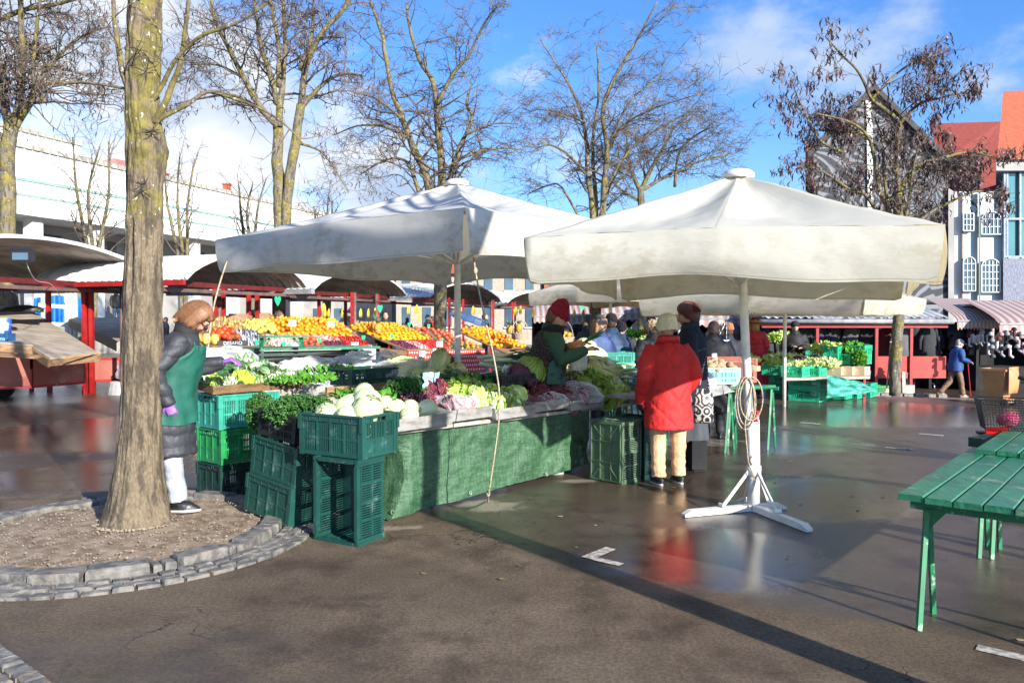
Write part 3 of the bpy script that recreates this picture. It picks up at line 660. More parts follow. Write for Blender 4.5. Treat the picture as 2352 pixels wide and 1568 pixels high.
for q in ((1572, 1178), (1857, 1212), (1800, 1160), (1690, 1150)):
    e = Zp(q[0], q[1], .03); d_ = (e - lean); d_.z = 0; 
    mb = MB(); ln = d_.length; dn = d_.normalized(); s_ = Vector((-dn.y, dn.x, 0)) * .032
    a = Vector((pb.x, pb.y, .0)) + dn * .03
    prof_ = [(0, .0), (0, .05), (ln - .08, .05), (ln - .02, .02), (ln - .02, .0)]
    vs = [a + dn * x + sd2 + Vector((0, 0, z + .004)) for sd2 in (s_, -s_) for x, z in prof_]
    mb.add(vs, [(0, 1, 2, 3, 4), (9, 8, 7, 6, 5)] + [(i, i + 5, (i + 1) % 5 + 5, (i + 1) % 5) for i in range(5)])
    f = mb.obj('foot', M_whitemetal, root)
    mb = MB(); mb.beam(a + dn * ln * .42 + Vector((0, 0, .05)), Vector((pb.x, pb.y, .36)) + dn * .03, .012, .028); mb.tube([a + dn * ln * .42 + s_ + Vector((0, 0, .07)), a + dn * ln * .42 - s_ + Vector((0, 0, .07))], .016, 8); mb.obj('brace', M_whitemetal, root)
mb = MB(); mb.tube([(pb.x, pb.y, 0), (pb.x, pb.y, .42), (pb.x - .008, pb.y, .80)], .052, 16); mb.tube([(pb.x, pb.y, .30), (pb.x, pb.y, .38)], .062, 16); mb.obj('sleeve', M_whitemetal, root, True)
mb = MB(); mb.tube([(pb.x - .02, pb.y - .05, .44), (pb.x - .02, pb.y - .10, .44)], .034, 14); mb.obj('clamp_knob', M_whitemetal, root)
M_red = mat('red_tape', (.45, .03, .03), (.35, .02, .02), rough=.4, dirt=(.7, .7, .68), dsc=16, dth=(.56, .6))
mb = MB(); mb.tube([(pb.x - .012, pb.y, .755), (pb.x - .012, pb.y, .84)], .056, 16); mb.obj('tape', M_red, root, True)
# coil of cord tied on the pole
mb = MB(); zt = 1.13; px0 = Vector((pb.x - .03, pb.y - .05, 0))
for k, (wd, hh) in enumerate(((.085, .44), (.07, .40), (.095, .36))):
    pts = [px0 + Vector((-.06 * (1 if k < 2 else .3) + wd * math.cos(t * 6.283), -.01 * k - .01, zt - hh / 2 + hh / 2 * math.sin(t * 6.283))) for t in [i / 24 for i in range(25)]]
    mb.tube(pts, .0055, 6)
mb.tube([px0 + Vector((0, -.01, zt)), px0 + Vector((-.07, -.03, zt - .4)), px0 + Vector((-.04, -.03, zt - .7)), px0 + Vector((.02, -.02, zt - .86))], .0055, 6)
for k in range(4): mb.tube([(pb.x + .045 * math.cos(a), pb.y + .045 * math.sin(a), zt + .05 + .011 * k) for a in [i * .5236 for i in range(13)]], .0065, 6)
tag(mb.obj('cord', M_rope, smooth=True), 'coil of pale cord tied round the front umbrella pole', 'cord')
Nc = Vector((-.375, 6.3, 0)); c2 = Nc + (A + B) * 1.75
umb2 = umbrella('market_umbrella', 'wide white umbrella over the vegetable stall with stained hanging edge', (c2.x, c2.y, 0), 3.66, RA, 2.46, 3.10, .35, M_can1, 8, tilt=(0, -.006), pole_r=.036)
# give this one its lower pole base
mb = MB(); mb.box((c2.x, c2.y, .06), (.5, .5, .12), RA); mb.obj('base_block', mat('concrete', (.34, .33, .31), rough=.9, bump=.4), umb2)
umb3 = umbrella('market_umbrella', 'cream umbrella seen under the front one, shading shoppers in blue coats', (2.45 - .17, 17 + 1.83 - .4, 0), 2.7, RA, 2.22, 2.8, .28, M_can3, 5, tilt=(-.01, -.012))
N4 = Vector((5.3, 12, 0)); c4 = N4 + (A + B) * 1.95
umb4 = umbrella('market_umbrella', 'low cream umbrella over the stall of green crates', (c4.x, c4.y, 0), 3.9, RA, 1.99, 2.66, .32, M_can3, 6, polez=-.02)
mb = MB()
c5 = W(1560, 700, 19)
umb5 = umbrella('market_umbrella', 'beige umbrella farther back behind the dark haired woman', (c5.x, c5.y, 0), 3.0, RA, 2.2, 2.8, .3, M_can3, 9)
# black clips pinned on the sagging beige cloth
for k, px in enumerate((1736, 1747, 1759)):
    p = W(px - 30, 716 + k * 4, 12.6); mb = MB()
    mb.tube([p + Vector((-.035, 0, -.05)), p, p + Vector((.04, 0, -.04))], .008, 6); mb.tube([p + Vector((-.03, 0, .04)), p, p + Vector((.03, 0, .045))], .007, 6)
    tag(mb.obj('clip', MC('black_plastic', (.02, .02, .02), rough=.4)), 'small black clip pinned on the edge of the low cream umbrella', 'clip', 'clips on the umbrella cloth')
def rope(pts, r_, label, name='rope', cat='rope', m=None, knots=()):
    mb = MB(); mb.tube(smoothline([Vector(p) for p in pts], 6), r_, 6)
    for k in knots: mb.ball(k, (.018, .018, .03), 8, 6)
    return tag(mb.obj(name, m or M_rope, smooth=True), label, cat)
rt = Gp(1122, 1152)
tpt = W(1088, 590, 6.5)
rope([tpt, W(1095, 640, 6.5), W(1112, 725, 6.45), W(1130, 800, 6.4), W(1145, 885, 6.3), W(1147, 935, 6.27), W(1142, 1000, 6.28), W(1122, 1138, 6.38), Vector((rt.x, rt.y, .01))], .0065, 'thin pale guy rope running from the wide umbrella down to the asphalt', knots=(W(1121, 1132, 6.38), W(1092, 622, 6.5)))
rope([W(522, 598, 8.4), W(505, 650, 8.2), W(492, 700, 8.1), W(482, 760, 8.0), W(478, 800, 8.0)], .009, 'short twisted rope hanging from the left corner of the wide umbrella')
# ---------------------------------------------------------------- buildings
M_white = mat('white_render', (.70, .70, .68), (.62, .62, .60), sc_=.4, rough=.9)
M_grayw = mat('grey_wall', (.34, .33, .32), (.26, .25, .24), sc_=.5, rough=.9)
M_tile = mat('roof_tile', (.40, .10, .045), (.34, .08, .038), sc_=5, rough=.8, bump=.6, bsc=9)
M_glass = mat('window_glass', (.09, .15, .20), (.05, .09, .13), sc_=.6, rough=.08, spec=1.)
M_green = mat('green_strip', (.25, .40, .36), rough=.7)
M_conc = mat('edge_tile', (.46, .44, .38), (.30, .28, .24), sc_=3, rough=.9)
pa = W(-140, 735, 31); pbb = W(760, 735, 57.5); dH = (pbb - pa).normalized(); nH = Vector((dH.y, -dH.x, 0)); LH = (pbb - pa).length
Hh = lambda s, z, o=0: (pa + dH * s + nH * o + Vector((0, 0, z - 1.6)))
hall = thing('market_hall', 'long white hall with a grey open ground floor behind the stalls', 'building', (pa.x, pa.y, 0))
def slab(mb, s0, s1, z0, z1, o0, o1):
    vs = [Hh(s, z, o) for s in (s0, s1) for z in (z0, z1) for o in (o0, o1)]
    mb.add(vs, [(0, 1, 3, 2), (4, 6, 7, 5), (0, 4, 5, 1), (2, 3, 7, 6), (0, 2, 6, 4), (1, 5, 7, 3)])
ztop, zbot = 9.0, 6.15
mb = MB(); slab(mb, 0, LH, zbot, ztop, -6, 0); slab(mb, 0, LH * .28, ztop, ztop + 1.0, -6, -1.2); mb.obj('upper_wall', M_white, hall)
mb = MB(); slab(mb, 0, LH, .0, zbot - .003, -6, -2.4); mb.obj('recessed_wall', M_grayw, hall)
mb = MB(); slab(mb, 0, LH, 6.95, 7.05, -.01, .03); slab(mb, 0, LH, 7.6, 7.72, -.01, .04); mb.obj('green_bands', M_green, hall)
mb = MB(); k = 0
while k < LH:
    slab(mb, k, k + .34, ztop + .003, ztop + .22, -.4, .1); k += .42
mb.obj('edge_tiles', M_conc, hall); mb = MB(); k = 0
while k < LH * .28: slab(mb, k, k + .34, ztop + 1.003, ztop + 1.2, -1.6, -1.1); k += .42
mb.obj('edge_tiles', M_conc, hall)
for s in [LH * x for x in (.06, .16, .28, .40, .52, .64, .76, .88)]:
    mb = MB(); slab(mb, s, s + .55, 0, zbot - .006, -1.0, -.45); mb.obj('column', M_white, hall)
for s in [LH * x for x in (.10, .22, .34, .46, .58, .70)]:
    mb = MB(); slab(mb, s, s + 1.5, 3.7, 5.7, -2.4, -2.36); mb.obj('window', mat('hall_window', (.08, .07, .065), rough=.3), hall)
rh = thing('tiled_house', 'pinkish tiled roof peeping over the edge of the white hall', 'building', (pa.x, pa.y + 25, 0))
mb = MB(); q = [W(180, 380, 62), W(265, 363, 62), W(297, 370, 62), W(298, 408, 60)]; p0, p1, p2, p3 = W(120, 440, 60), W(262, 362, 66), W(330, 395, 70), W(330, 470, 62)
mb.add([W(165, 382, 60), W(262, 364, 64), W(300, 372, 70), W(298, 425, 61), W(165, 440, 60), W(298, 440, 72)], [(0, 1, 3, 4), (1, 2, 3), (1, 2, 5, 4)]); mb.obj('roof', mat('pink_tile', (.48, .20, .16), rough=.8), rh)
mb = MB(); c = W(240, 735, 64); mb.box((c.x, c.y, 5), (8, 5, 10)); mb.obj('wall', M_white, rh)
for px, w_, lb in ((524, 14, 'small brick chimney above the white hall edge'), (382, 12, 'brick chimney stub right of the big tree trunk above the hall')):
    c = W(px, 735, 60); z1 = W(px, 424 if px > 500 else 400, 60).z; mb = MB(); mb.box((c.x, c.y, z1 / 2), (.45, .45, z1)); mb.box((c.x, c.y, z1), (.55, .55, .12)); tag(mb.obj('chimney', M_tile), lb, 'chimney')
# gable house with a grey leaf mural
gd = 38.6
ft = lambda px, py, d=gd: W(px, py, d)
def mural():
    m = bpy.data.materials.new('leaf_mural'); m.use_nodes = True; nt = m.node_tree; b = nt.nodes['Principled BSDF']; NN = nt.nodes; LL = nt.links
    t = NN.new('ShaderNodeTexCoord'); wv = NN.new('ShaderNodeTexVoronoi'); wv.inputs['Scale'].default_value = .42; LL.new(t.outputs['Object'], wv.inputs[0])
    sb = NN.new('ShaderNodeVectorMath'); sb.operation = 'SUBTRACT'; LL.new(t.outputs['Object'], sb.inputs[0])
    ps = NN.new('ShaderNodeVectorMath'); ps.operation = 'SCALE'; ps.inputs['Scale'].default_value = 1; LL.new(wv.outputs['Position'], ps.inputs[0])
    sc3 = NN.new('ShaderNodeVectorMath'); sc3.operation = 'SUBTRACT'; LL.new(t.outputs['Object'], sc3.inputs[0]); LL.new(ps.outputs[0], sc3.inputs[1])
    sp = NN.new('ShaderNodeSeparateXYZ'); LL.new(sc3.outputs[0], sp.inputs[0])
    an = mth(nt, 'ARCTAN2', sp.outputs[2], sp.outputs[0]); ln = NN.new('ShaderNodeVectorMath'); ln.operation = 'LENGTH'; LL.new(sc3.outputs[0], ln.inputs[0])
    bend = mth(nt, 'ADD', mth(nt, 'MULTIPLY', an, 17), mth(nt, 'MULTIPLY', ln.outputs['Value'], 3.5))
    s_ = mth(nt, 'SINE', bend); no = NN.new('ShaderNodeTexNoise'); no.inputs['Scale'].default_value = 1.2; no.inputs['Detail'].default_value = 6; LL.new(t.outputs['Object'], no.inputs[0])
    c = mixc(nt, ramp(nt, mth(nt, 'ADD', s_, mth(nt, 'MULTIPLY', mth(nt, 'SUBTRACT', no.outputs[0], .5), 3)), -.1, .5), (.05, .052, .06), (.19, .20, .22))
    c = mixc(nt, ramp(nt, no.outputs[0], .56, .66), c, (.03, .03, .035)); LL.new(c, b.inputs['Base Color']); b.inputs['Roughness'].default_value = .9
    return m
gh = thing('gable_house', 'tall gabled house painted with a grey leaf mural behind the podded tree', 'building', tuple(W(2010, 735, gd)[:2]) + (-.56,))
M_mur = mural()
lft, rgt, apx = 1868, 2178, 2008
def prism(mb, pl, d0, depth):
    f = [W(x, y, d0) for x, y in pl]; b_ = [p + Vector((p.x * depth / d0, depth, 0)) for p in f]; n = len(f)
    mb.add(f + b_, [tuple(range(n)), tuple(range(n, 2 * n))[::-1]] + [(i, i + n, (i + 1) % n + n, (i + 1) % n) for i in range(n)])
mb = MB(); prism(mb, [(lft, 790), (rgt, 790), (rgt, 372), (apx, 206), (lft, 352)], gd, 12); mb.obj('wall', M_mur, gh)
M_dark = mat('dark_roof', (.06, .055, .055), (.035, .03, .03), rough=.8)
mb = MB(); prism(mb, [(apx, 190), (rgt + 10, 366), (rgt + 6, 380), (apx, 205), (lft - 10, 362), (lft - 14, 348)], gd - .5, 13); mb.obj('roof', M_dark, gh)
mb = MB(); prism(mb, [(apx - 4, 214), (apx + 22, 238), (apx - 28, 238)], gd - .06, .3); prism(mb, [(1990, 240), (2003, 232), (2006, 560), (1994, 560)], gd - .1, .3); mb.obj('pale_band', M_white, gh)
mb = MB(); prism(mb, [(rgt, 790), (rgt + 13, 790), (rgt + 13, 440), (rgt, 432)], gd - .2, 6); mb.obj('corner_pier', M_grayw, gh)
mb = MB(); prism(mb, [(rgt + 13.5, 790), (rgt + 31, 790), (rgt + 31, 440), (rgt + 13.5, 440)], gd - .1, 8); mb.obj('white_pier', M_white, gh)
mb = MB(); prism(mb, [(rgt + 31.2, 790), (rgt + 34, 790), (rgt + 34, 440), (rgt + 31.2, 440)], gd - .25, .2); mb.obj('downpipe', mat('pipe_brown', (.25, .17, .12), rough=.6), gh)
mb = MB(); mb.add([W(2140, 284, 50), W(2300, 279, 50), W(2300, 455, 44), W(2170, 455, 44), W(2150, 380, 46)], [(0, 1, 2, 3, 4)]); mb.obj('side_roof', mat('dark_red_tile', (.24, .045, .03), (.19, .035, .025), sc_=6, rough=.8), gh); mb = MB(); prism(mb, [(1850, 335), (1890, 335), (1890, 420), (1850, 420)], 46, 3); mb.obj('side_roof', M_tile, gh)
wh = thing('arched_window_house', 'pale green white facade with arched windows beside the gabled house', 'building', tuple(W(2255, 735, 38.4)[:2]) + (-.56,))
M_pale = mat('pale_green_render', (.62, .70, .68), (.55, .62, .60), sc_=.5, rough=.9)
mb = MB(); prism(mb, [(2208, 790), (2306, 790), (2306, 440), (2208, 440)], 38.4, 10); mb.obj('wall', M_pale, wh)
mb = MB(); prism(mb, [(2248, 790), (2252, 790), (2252, 440), (2248, 440)], 38.1, .2); mb.obj('downpipe', mat('pipe_green', (.06, .10, .09), rough=.5), wh)
def archwin(par, x0, x1, y0, y1, d, arch=True, nx=3, ny=5):
    pl = [(x0, y1), (x1, y1)]
    if arch:
        hh = (x1 - x0) * .5
        for k in range(13): a = math.pi * k / 12; pl.append(((x0 + x1) / 2 + hh * math.cos(a), y0 + hh * .9 - hh * .9 * math.sin(a)))
    else: pl += [(x1, y0), (x0, y0)]
    mb = MB(); prism(mb, pl, d, .15); wn = mb.obj('window', M_glass, par)
    mb = MB(); n = len(pl); cx = (x0 + x1) / 2; cy = (y0 + y1) / 2
    for i in range(n):
        a = W(*pl[i], d - .03); b_ = W(*pl[(i + 1) % n], d - .03); mb.beam(a, b_, .04, .06, (0, 1, 0))
    for i in range(1, nx): x = x0 + (x1 - x0) * i / nx; mb.beam(W(x, y1, d - .03), W(x, y0 + (4 if arch else 0), d - .03), .03, .03, (0, 1, 0))
    for i in range(1, ny): y = y0 + (y1 - y0) * i / ny; mb.beam(W(x0, y, d - .03), W(x1, y, d - .03), .03, .03, (0, 1, 0))
    c = mb.obj('frame', M_white, par); 
    for o_ in (c,): o_.parent = wn; o_.location = (0, 0, 0)
    wn.location = (0, 0, 0)
archwin(wh, 2254, 2297, 594, 671, 38.2, True, 5, 5); archwin(wh, 2212, 2240, 590, 668, 38.2, True, 3, 5)
archwin(wh, 2254, 2300, 486, 538, 38.2, True, 5, 3); archwin(wh, 2212, 2236, 490, 530, 38.2, False, 3, 3)
gb = thing('glass_bay_building', 'blue framed glass bay above a grey blue wall under an orange tiled roof', 'building', tuple(W(2345, 735, 38)[:2]) + (-.56,))
M_blue = mat('blue_metal', (.22, .28, .40), (.16, .2, .3), rough=.5)
mb = MB(); prism(mb, [(2304, 790), (2560, 790), (2560, 594), (2304, 594)], 38, 8); mb.obj('lower_wall', mat('blue_grey_stone', (.22, .24, .31), (.12, .13, .17), sc_=9, rough=.8, st=(3, 3, .6)), gb)
mb = MB(); prism(mb, [(2306, 590), (2560, 590), (2560, 392), (2306, 392)], 38.2, 8); mb.obj('window', mat('bay_glass', (.10, .26, .25), (.07, .18, .20), sc_=.3, rough=.05, spec=1.), gb)
mb = MB()
for x in (2306, 2312, 2342, 2400): mb.beam(W(x, 594, 38.1), W(x, 388, 38.1), .09, .12, (0, 1, 0))
for y in (594, 503, 590): mb.beam(W(2306, y, 38.1), W(2560, y, 38.1), .10, .12, (0, 1, 0))
mb.obj('frame', M_blue, gb)
mb = MB(); prism(mb, [(2288, 392), (2560, 392), (2560, 366), (2288, 366)], 37.8, 9); mb.obj('eave', M_grayw, gb)
mb = MB(); mb.add([W(2290, 366, 37.6), W(2560, 366, 37.6), W(2560, 200, 42), W(2304, 210, 42), W(2290, 366, 46), W(2304, 210, 44)], [(0, 1, 2, 3), (0, 3, 5, 4)]); mb.obj('roof', M_tile, gb)
# low houses closing the back of the square
def house(x0, x1, d, h, wall, roofm, label, nwin=6):
    a = W(x0, 735, d); b_ = W(x1, 735, d); wdt = b_.x - a.x; cx = (a.x + b_.x) / 2; t = thing('town_house', label, 'building', (cx, a.y, -.5)); z0 = -.5
    mb = MB(); mb.box((cx, a.y + 4, (h + z0) / 2), (wdt, 8, h - z0)); mb.obj('wall', wall, t)
    mb = MB(); mb.add([(cx - wdt / 2 - .3, a.y - .4, h + .003), (cx + wdt / 2 + .3, a.y - .4, h + .003), (cx + wdt / 2 + .3, a.y + 4, h + 2), (cx - wdt / 2 - .3, a.y + 4, h + 2), (cx - wdt / 2 - .3, a.y + 8.4, h + .003), (cx + wdt / 2 + .3, a.y + 8.4, h + .003)], [(0, 1, 2, 3), (3, 2, 5, 4), (0, 3, 4), (1, 5, 2)]); mb.obj('roof', roofm, t)
    for k in range(nwin):
        for zz in ((1.2, 3.6) if h > 4 else (1.2,)):
            x = cx - wdt / 2 + wdt * (k + .5) / nwin; mb = MB(); mb.box((x, a.y - .02, zz + .6), (wdt / nwin * .4, .08, 1.3)); wn = mb.obj('window', M_glass, t)
            mb = MB(); mb.box((x, a.y - .05, zz - .1), (wdt / nwin * .5, .14, .08)); mb.obj('sill', M_white, t)
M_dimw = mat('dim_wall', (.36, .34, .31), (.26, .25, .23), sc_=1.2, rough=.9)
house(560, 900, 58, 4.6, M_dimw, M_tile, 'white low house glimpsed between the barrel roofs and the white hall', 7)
house(910, 1240, 52, 4.6, mat('cream_wall', (.40, .35, .28), rough=.9), M_tile, 'cream low house behind the orange stalls', 7)
house(1250, 1620, 56, 5.2, mat('brick_wall', (.36, .14, .09), (.26, .1, .07), sc_=1, rough=.9), M_tile, 'brick red house seen past the bare trunk between the umbrellas', 8)
house(1640, 1880, 50, 4.4, M_grayw, M_tile, 'grey low house behind the clothes stalls', 5)
house(-700, 100, 48, 5.2, M_white, M_tile, 'white house at the far left behind the blue sheet', 12)
# ---------------------------------------------------------------- crates
def plastic(name, c, wear=.5):
    return mat(name, c, tuple(x * .8 for x in c), sc_=5, rough=.42, rn=.06, dirt=tuple(min(1, x * 1.35 + .08) for x in c), dsc=8, dth=(.54, .76), bump=.12, bsc=30, spec=.5)
M_cteal = plastic('teal_plastic', (.035, .33, .24)); M_cgreen = plastic('bright_green_plastic', (.015, .26, .075)); M_cdark = plastic('dark_green_plastic', (.010, .066, .052))
M_cdk2 = plastic('deep_green_plastic', (.008, .04, .03)); M_cmint = plastic('mint_plastic', (.03, .48, .26)); M_cblack = plastic('black_crate_plastic', (.016, .016, .018)); M_cblue = plastic('blue_crate_plastic', (.05, .28, .45)); M_cpale = plastic('pale_blue_plastic', (.28, .58, .60)); M_cred = plastic('brick_red_plastic', (.33, .09, .06)); M_colive = plastic('olive_green_plastic', (.085, .14, .085))
CR = {}
def crate_mesh(w_, d_, h, detail=1, xrib=False):
    k = (w_, d_, h, detail, xrib)
    mb = MB(); t = .012; x, y = w_ / 2, d_ / 2
    mb.box((0, 0, .01), (w_ - .03, d_ - .03, .014))
    for s1 in (-1, 1):
        for s2 in (-1, 1):
            mb.box((s1 * (x - .0185), s2 * (y - .006), h / 2), (.045, .016, h - .004)); mb.box((s1 * (x - .006), s2 * (y - .026), h / 2), (.016, .04, h - .008))
            mb.box((s1 * (x - .004), s2 * (y - .004), h - .06), (.03, .03, .115))
    for horiz in (0, 1):
        ln = (w_ if horiz == 0 else d_) - .09; off = y if horiz == 0 else x; nb = 4 if horiz == 0 else 3
        if detail == 0: nb = 3 if horiz == 0 else 2
        for s in (-1, 1):
            def bx(u, z, lu, lz, th, o=0.):
                if horiz == 0: mb.box((u, s * (off - .007 + o), z), (lu, th, lz))
                else: mb.box((s * (off - .007 + o), u, z), (th, lu, lz))
            bx(0, h - .008, ln + .02, .016, .028); bx(0, h - .052, ln + .02, .007, .022)
            if horiz == 0: bx(0, h - .031, ln, .042, .008)
            else: bx(-ln * .37, h - .031, ln * .27, .042, .008); bx(ln * .37, h - .031, ln * .27, .042, .008)
            for i in range(5 if horiz == 0 else 3): bx(-ln / 2 + ln * (i + .5) / (5 if horiz == 0 else 3), h - .031, .006, .05, .020)
            zb, zt = .035, h - .055; zm = (zb + zt) / 2 - .01
            bx(0, zb - .012, ln, .03, .014); bx(0, zm, ln, .016, .012)
            for i in range(1, nb): bx(-ln / 2 + ln * i / nb, (zb + zt) / 2, .018, zt - zb, .018)
            if horiz == 1: bx(0, zb + (zm - zb) / 2, ln, zm - zb - .004, .007)
            pit = .0175 if detail else .04
            n = int(ln / pit)
            for i in range(n):
                u = -ln / 2 + (i + .5) * ln / n
                bx(u, (zm + zt) / 2, pit * .5, zt - zm, .006)
                if horiz == 0: bx(u, (zb + zm) / 2, pit * .5, zm - zb, .006)
    if xrib:
        q = (w_ - .06) / 2, (d_ - .06) / 2
        for s1 in (-1, 1):
            mb.box((s1 * w_ * .17, 0, -.003), (.008, d_ - .06, .01)); mb.box((0, s1 * d_ * .17, -.0035), (w_ - .06, .008, .009))
            for s2 in (-1, 1): mb.beam((s1 * q[0], s2 * q[1], -.004), (s1 * (q[0] - .12), s2 * (q[1] - .12), -.004), .008, .01)
        for s1 in (-1, 1): mb.box((s1 * (w_ / 2 - .02), 0, -.004), (.012, d_ - .03, .012)); mb.box((0, s1 * (d_ / 2 - .02), -.0045), (w_ - .03, .012, .012))
    return mb
def crate(loc, rz, m, label, dim=(.6, .4, .31), M4=None, name='plastic_crate', detail=1, group=None, xrib=False):
    k = (dim, m.name, detail, xrib)
    if k not in CR: CR[k] = crate_mesh(*dim, detail, xrib).mesh(name, m)
    o = bpy.data.objects.new(name, CR[k]); COL.objects.link(o)
    if M4 is not None: o.matrix_world = M4
    else: o.location = loc; o.rotation_euler = (0, 0, rz) if isinstance(rz, (int, float)) else rz
    return tag(o, label, 'crate', group)
def orient(xa, ya, za, loc):
    M4 = Matrix((Vector(xa), Vector(ya), Vector(za))).transposed().to_4x4(); M4.translation = Vector(loc); return M4
CG = 'plastic crates at the stall corner'
n1_ = Vector((-2.58, 7.02, 0)); cc_ = n1_ + A * .3 + B * .2
crate(cc_ + Vector((0, 0, .0)), RA, M_cdk2, 'very dark green crate at the bottom of the stack behind the apron woman', group=CG)
crate(cc_ + Vector((.005, 0, .312)), RA + .01, M_cgreen, 'bright grass green crate in the middle of the stack under the wooden tray', group=CG)
crate(cc_ + Vector((-.005, .0, .624)), RA - .01, M_cteal, 'pale teal crate on top of the stack just under the wooden tray', group=CG)
# leaning pair
n2_ = Vector((-1.71, 6.03, 0)); tl = R(7)
z_ = Vector((math.sin(tl) * .9, 0, math.cos(tl))).normalized(); x_ = (B + Vector((0, 0, .10))); x_ = (x_ - z_ * x_.dot(z_)).normalized(); y_ = z_.cross(x_)
base = n2_ + x_ * .30 - y_ * .20 + Vector((0, 0, .012))
crate(None, 0, M_cdark, 'scuffed dark green crate leaning on the kerb, lower of the tilted pair', M4=orient(x_, y_, z_, base), group=CG)
crate(None, 0, M_cdark, 'scuffed dark green crate tilted on top of the leaning lower one', M4=orient(x_, y_, z_, base + z_ * .305 + x_ * .0 + y_ * -.02), group=CG)
kc = base + z_ * .615 + x_ * .06 - y_ * .04
crate(None, 0, M_cblack, 'low black mesh crate full of curly kale on the leaning crates', dim=(.5, .36, .22), M4=orient(x_, y_, z_, kc), group=CG)
# crate on its end with the open side to the viewer
xl, yl = Vector((.866, -.5, 0)), Vector((.5, .866, 0)); n3_ = Vector((-1.094, 5.58, 0))
crate(None, 0, M_cdark, 'dark green crate stood on its end with its open side showing', M4=orient((0, 0, 1), xl, -yl, n3_ - xl * .2 + yl * .305 + Vector((0, 0, .302))), group=CG)
n4_ = Vector((-1.06, 5.61, .606)); c4c = n4_ - xl * .3 + yl * .2
crate(c4c, R(-30), M_cdark, 'dark green crate of white cabbages balanced on the upended crate', group=CG)
# upended crates under the far end
n5_ = Vector((1.065, 7.7, 0)); bx_ = Vector((-.70, .71, 0)); ax_ = Vector((.71, .70, 0))
crate(None, 0, M_colive, 'olive crate stood on end under the counter, its ribbed base showing', M4=orient((0, 0, 1), bx_, ax_, n5_ + bx_ * .2 + Vector((0, 0, .302))), xrib=True, group=CG)
crate(None, 0, M_cdk2, 'dark upended crate hidden behind the olive one beside the red coat', M4=orient((0, 0, 1), bx_, ax_, n5_ + bx_ * .2 + ax_ * .36 + Vector((0, 0, .302))), group=CG)
crate(S(2.9, .75), RA, M_cdk2, 'dark crate in the shade under the front counter', group=CG)
crate(S(.25, .55), RA, M_cdk2, 'dark crate in the shade behind the loose tarpaulin edge', group=CG)
# ---------------------------------------------------------------- main stall
M_tarp = bpy.data.materials.new('woven_green_tarpaulin'); M_tarp.use_nodes = True
def tarpmat(m, c1, c2, wsc=70):
    nt = m.node_tree; b = nt.nodes['Principled BSDF']; NN = nt.nodes; LL = nt.links; t = NN.new('ShaderNodeTexCoord')
    def noi(s, st, d=5):
        mp = NN.new('ShaderNodeMapping'); mp.inputs['Scale'].default_value = st; LL.new(t.outputs['Object'], mp.inputs[0]); n = NN.new('ShaderNodeTexNoise'); n.inputs['Scale'].default_value = s; n.inputs['Detail'].default_value = d; n.inputs['Roughness'].default_value = .65; LL.new(mp.outputs[0], n.inputs[0]); return n.outputs[0]
    h_ = noi(9, (1, 1, 5)); v_ = noi(9, (5, 5, .7)); bl = noi(2.2, (1, 1, 1)); fi = noi(60, (1, 1, 2), 3)
    k = mth(nt, 'ADD', mth(nt, 'MULTIPLY', mth(nt, 'ADD', h_, v_), .5), mth(nt, 'MULTIPLY', mth(nt, 'SUBTRACT', fi, .5), .5))
    c = mixc(nt, ramp(nt, k, .38, .66), c1, c2); c = mixc(nt, ramp(nt, bl, .42, .7, 0, .6), c, tuple(x * .55 for x in c1)); LL.new(c, b.inputs['Base Color'])
    b.inputs['Roughness'].default_value = .42; bn = NN.new('ShaderNodeBump'); bn.inputs['Strength'].default_value = .7; bn.inputs['Distance'].default_value = .02
    LL.new(mth(nt, 'ADD', k, mth(nt, 'MULTIPLY', bl, 2)), bn.inputs['Height']); LL.new(bn.outputs[0], b.inputs['Normal'])
tarpmat(M_tarp, (.022, .080, .036), (.085, .175, .092))
def trayz(a): return .725 - .018 * a
stall = thing('vegetable_stall', 'long vegetable counter skirted with a green woven tarpaulin', 'market stall', tuple(S(1.9, .3)))
mb = MB()
def tf(u, v):
    a = .02 + u * 2.86; z = (trayz(a) + .03) * (1 - v) + .012 + .05 * u * v
    o = .035 + .03 * math.sin(u * 31) * v * .5 + .05 * nz((a * 1.5, v * 2, 3), 1.6) + .02 * nz((a, v, 1), 9)
    if u < .10: k = (1 - u / .10); o += -.18 * k * k * math.sin(math.pi * min(1, v * 1.1)) ; a += .16 * k * math.sin(math.pi * v * .95)
    p = S(a, .10 - o * .8, z); return p
mb.grid(tf, 110, 40); mb.obj('tarpaulin', M_tarp, stall, True)
mb = MB()
def tf2(u, v):      # folded back edge at the loose end
    z = (.70) * (1 - v) + .015; b_ = .02 + .42 * u; a = .03 + .14 * math.sin(math.pi * v) * (1 - u * .6) - .05 * u + .02 * nz((u, v, 3), 5)
    return S(a, b_, z)
mb.grid(tf2, 24, 24); mb.obj('tarpaulin_fold', M_tarp, stall, True)
M_brass = mat('eyelet_metal', (.75, .74, .66), rough=.3, metal=.8)
for px, py in ((1087, 1150), (1263, 1100), (906, 1192)):
    a = ((px - 1176) / 1829); a = (.964 + 6.23 * a) / (.64 - .768 * a); mb = MB(); nn = 12; q = S(a, .035, .075); mb.tube([q + A * .013 * math.cos(t) + Vector((0, 0, .017 * math.sin(t))) for t in [i * 2 * math.pi / nn for i in range(nn + 1)]], .0045, 6); mb.obj('eyelet', M_brass, stall)
M_wood = mat('grey_board', (.42, .38, .33), (.27, .24, .20), sc_=5, rough=.75, st=(3, .6, 3), bump=.3, bsc=40, dirt=(.16, .14, .11), dsc=3, dth=(.56, .75))
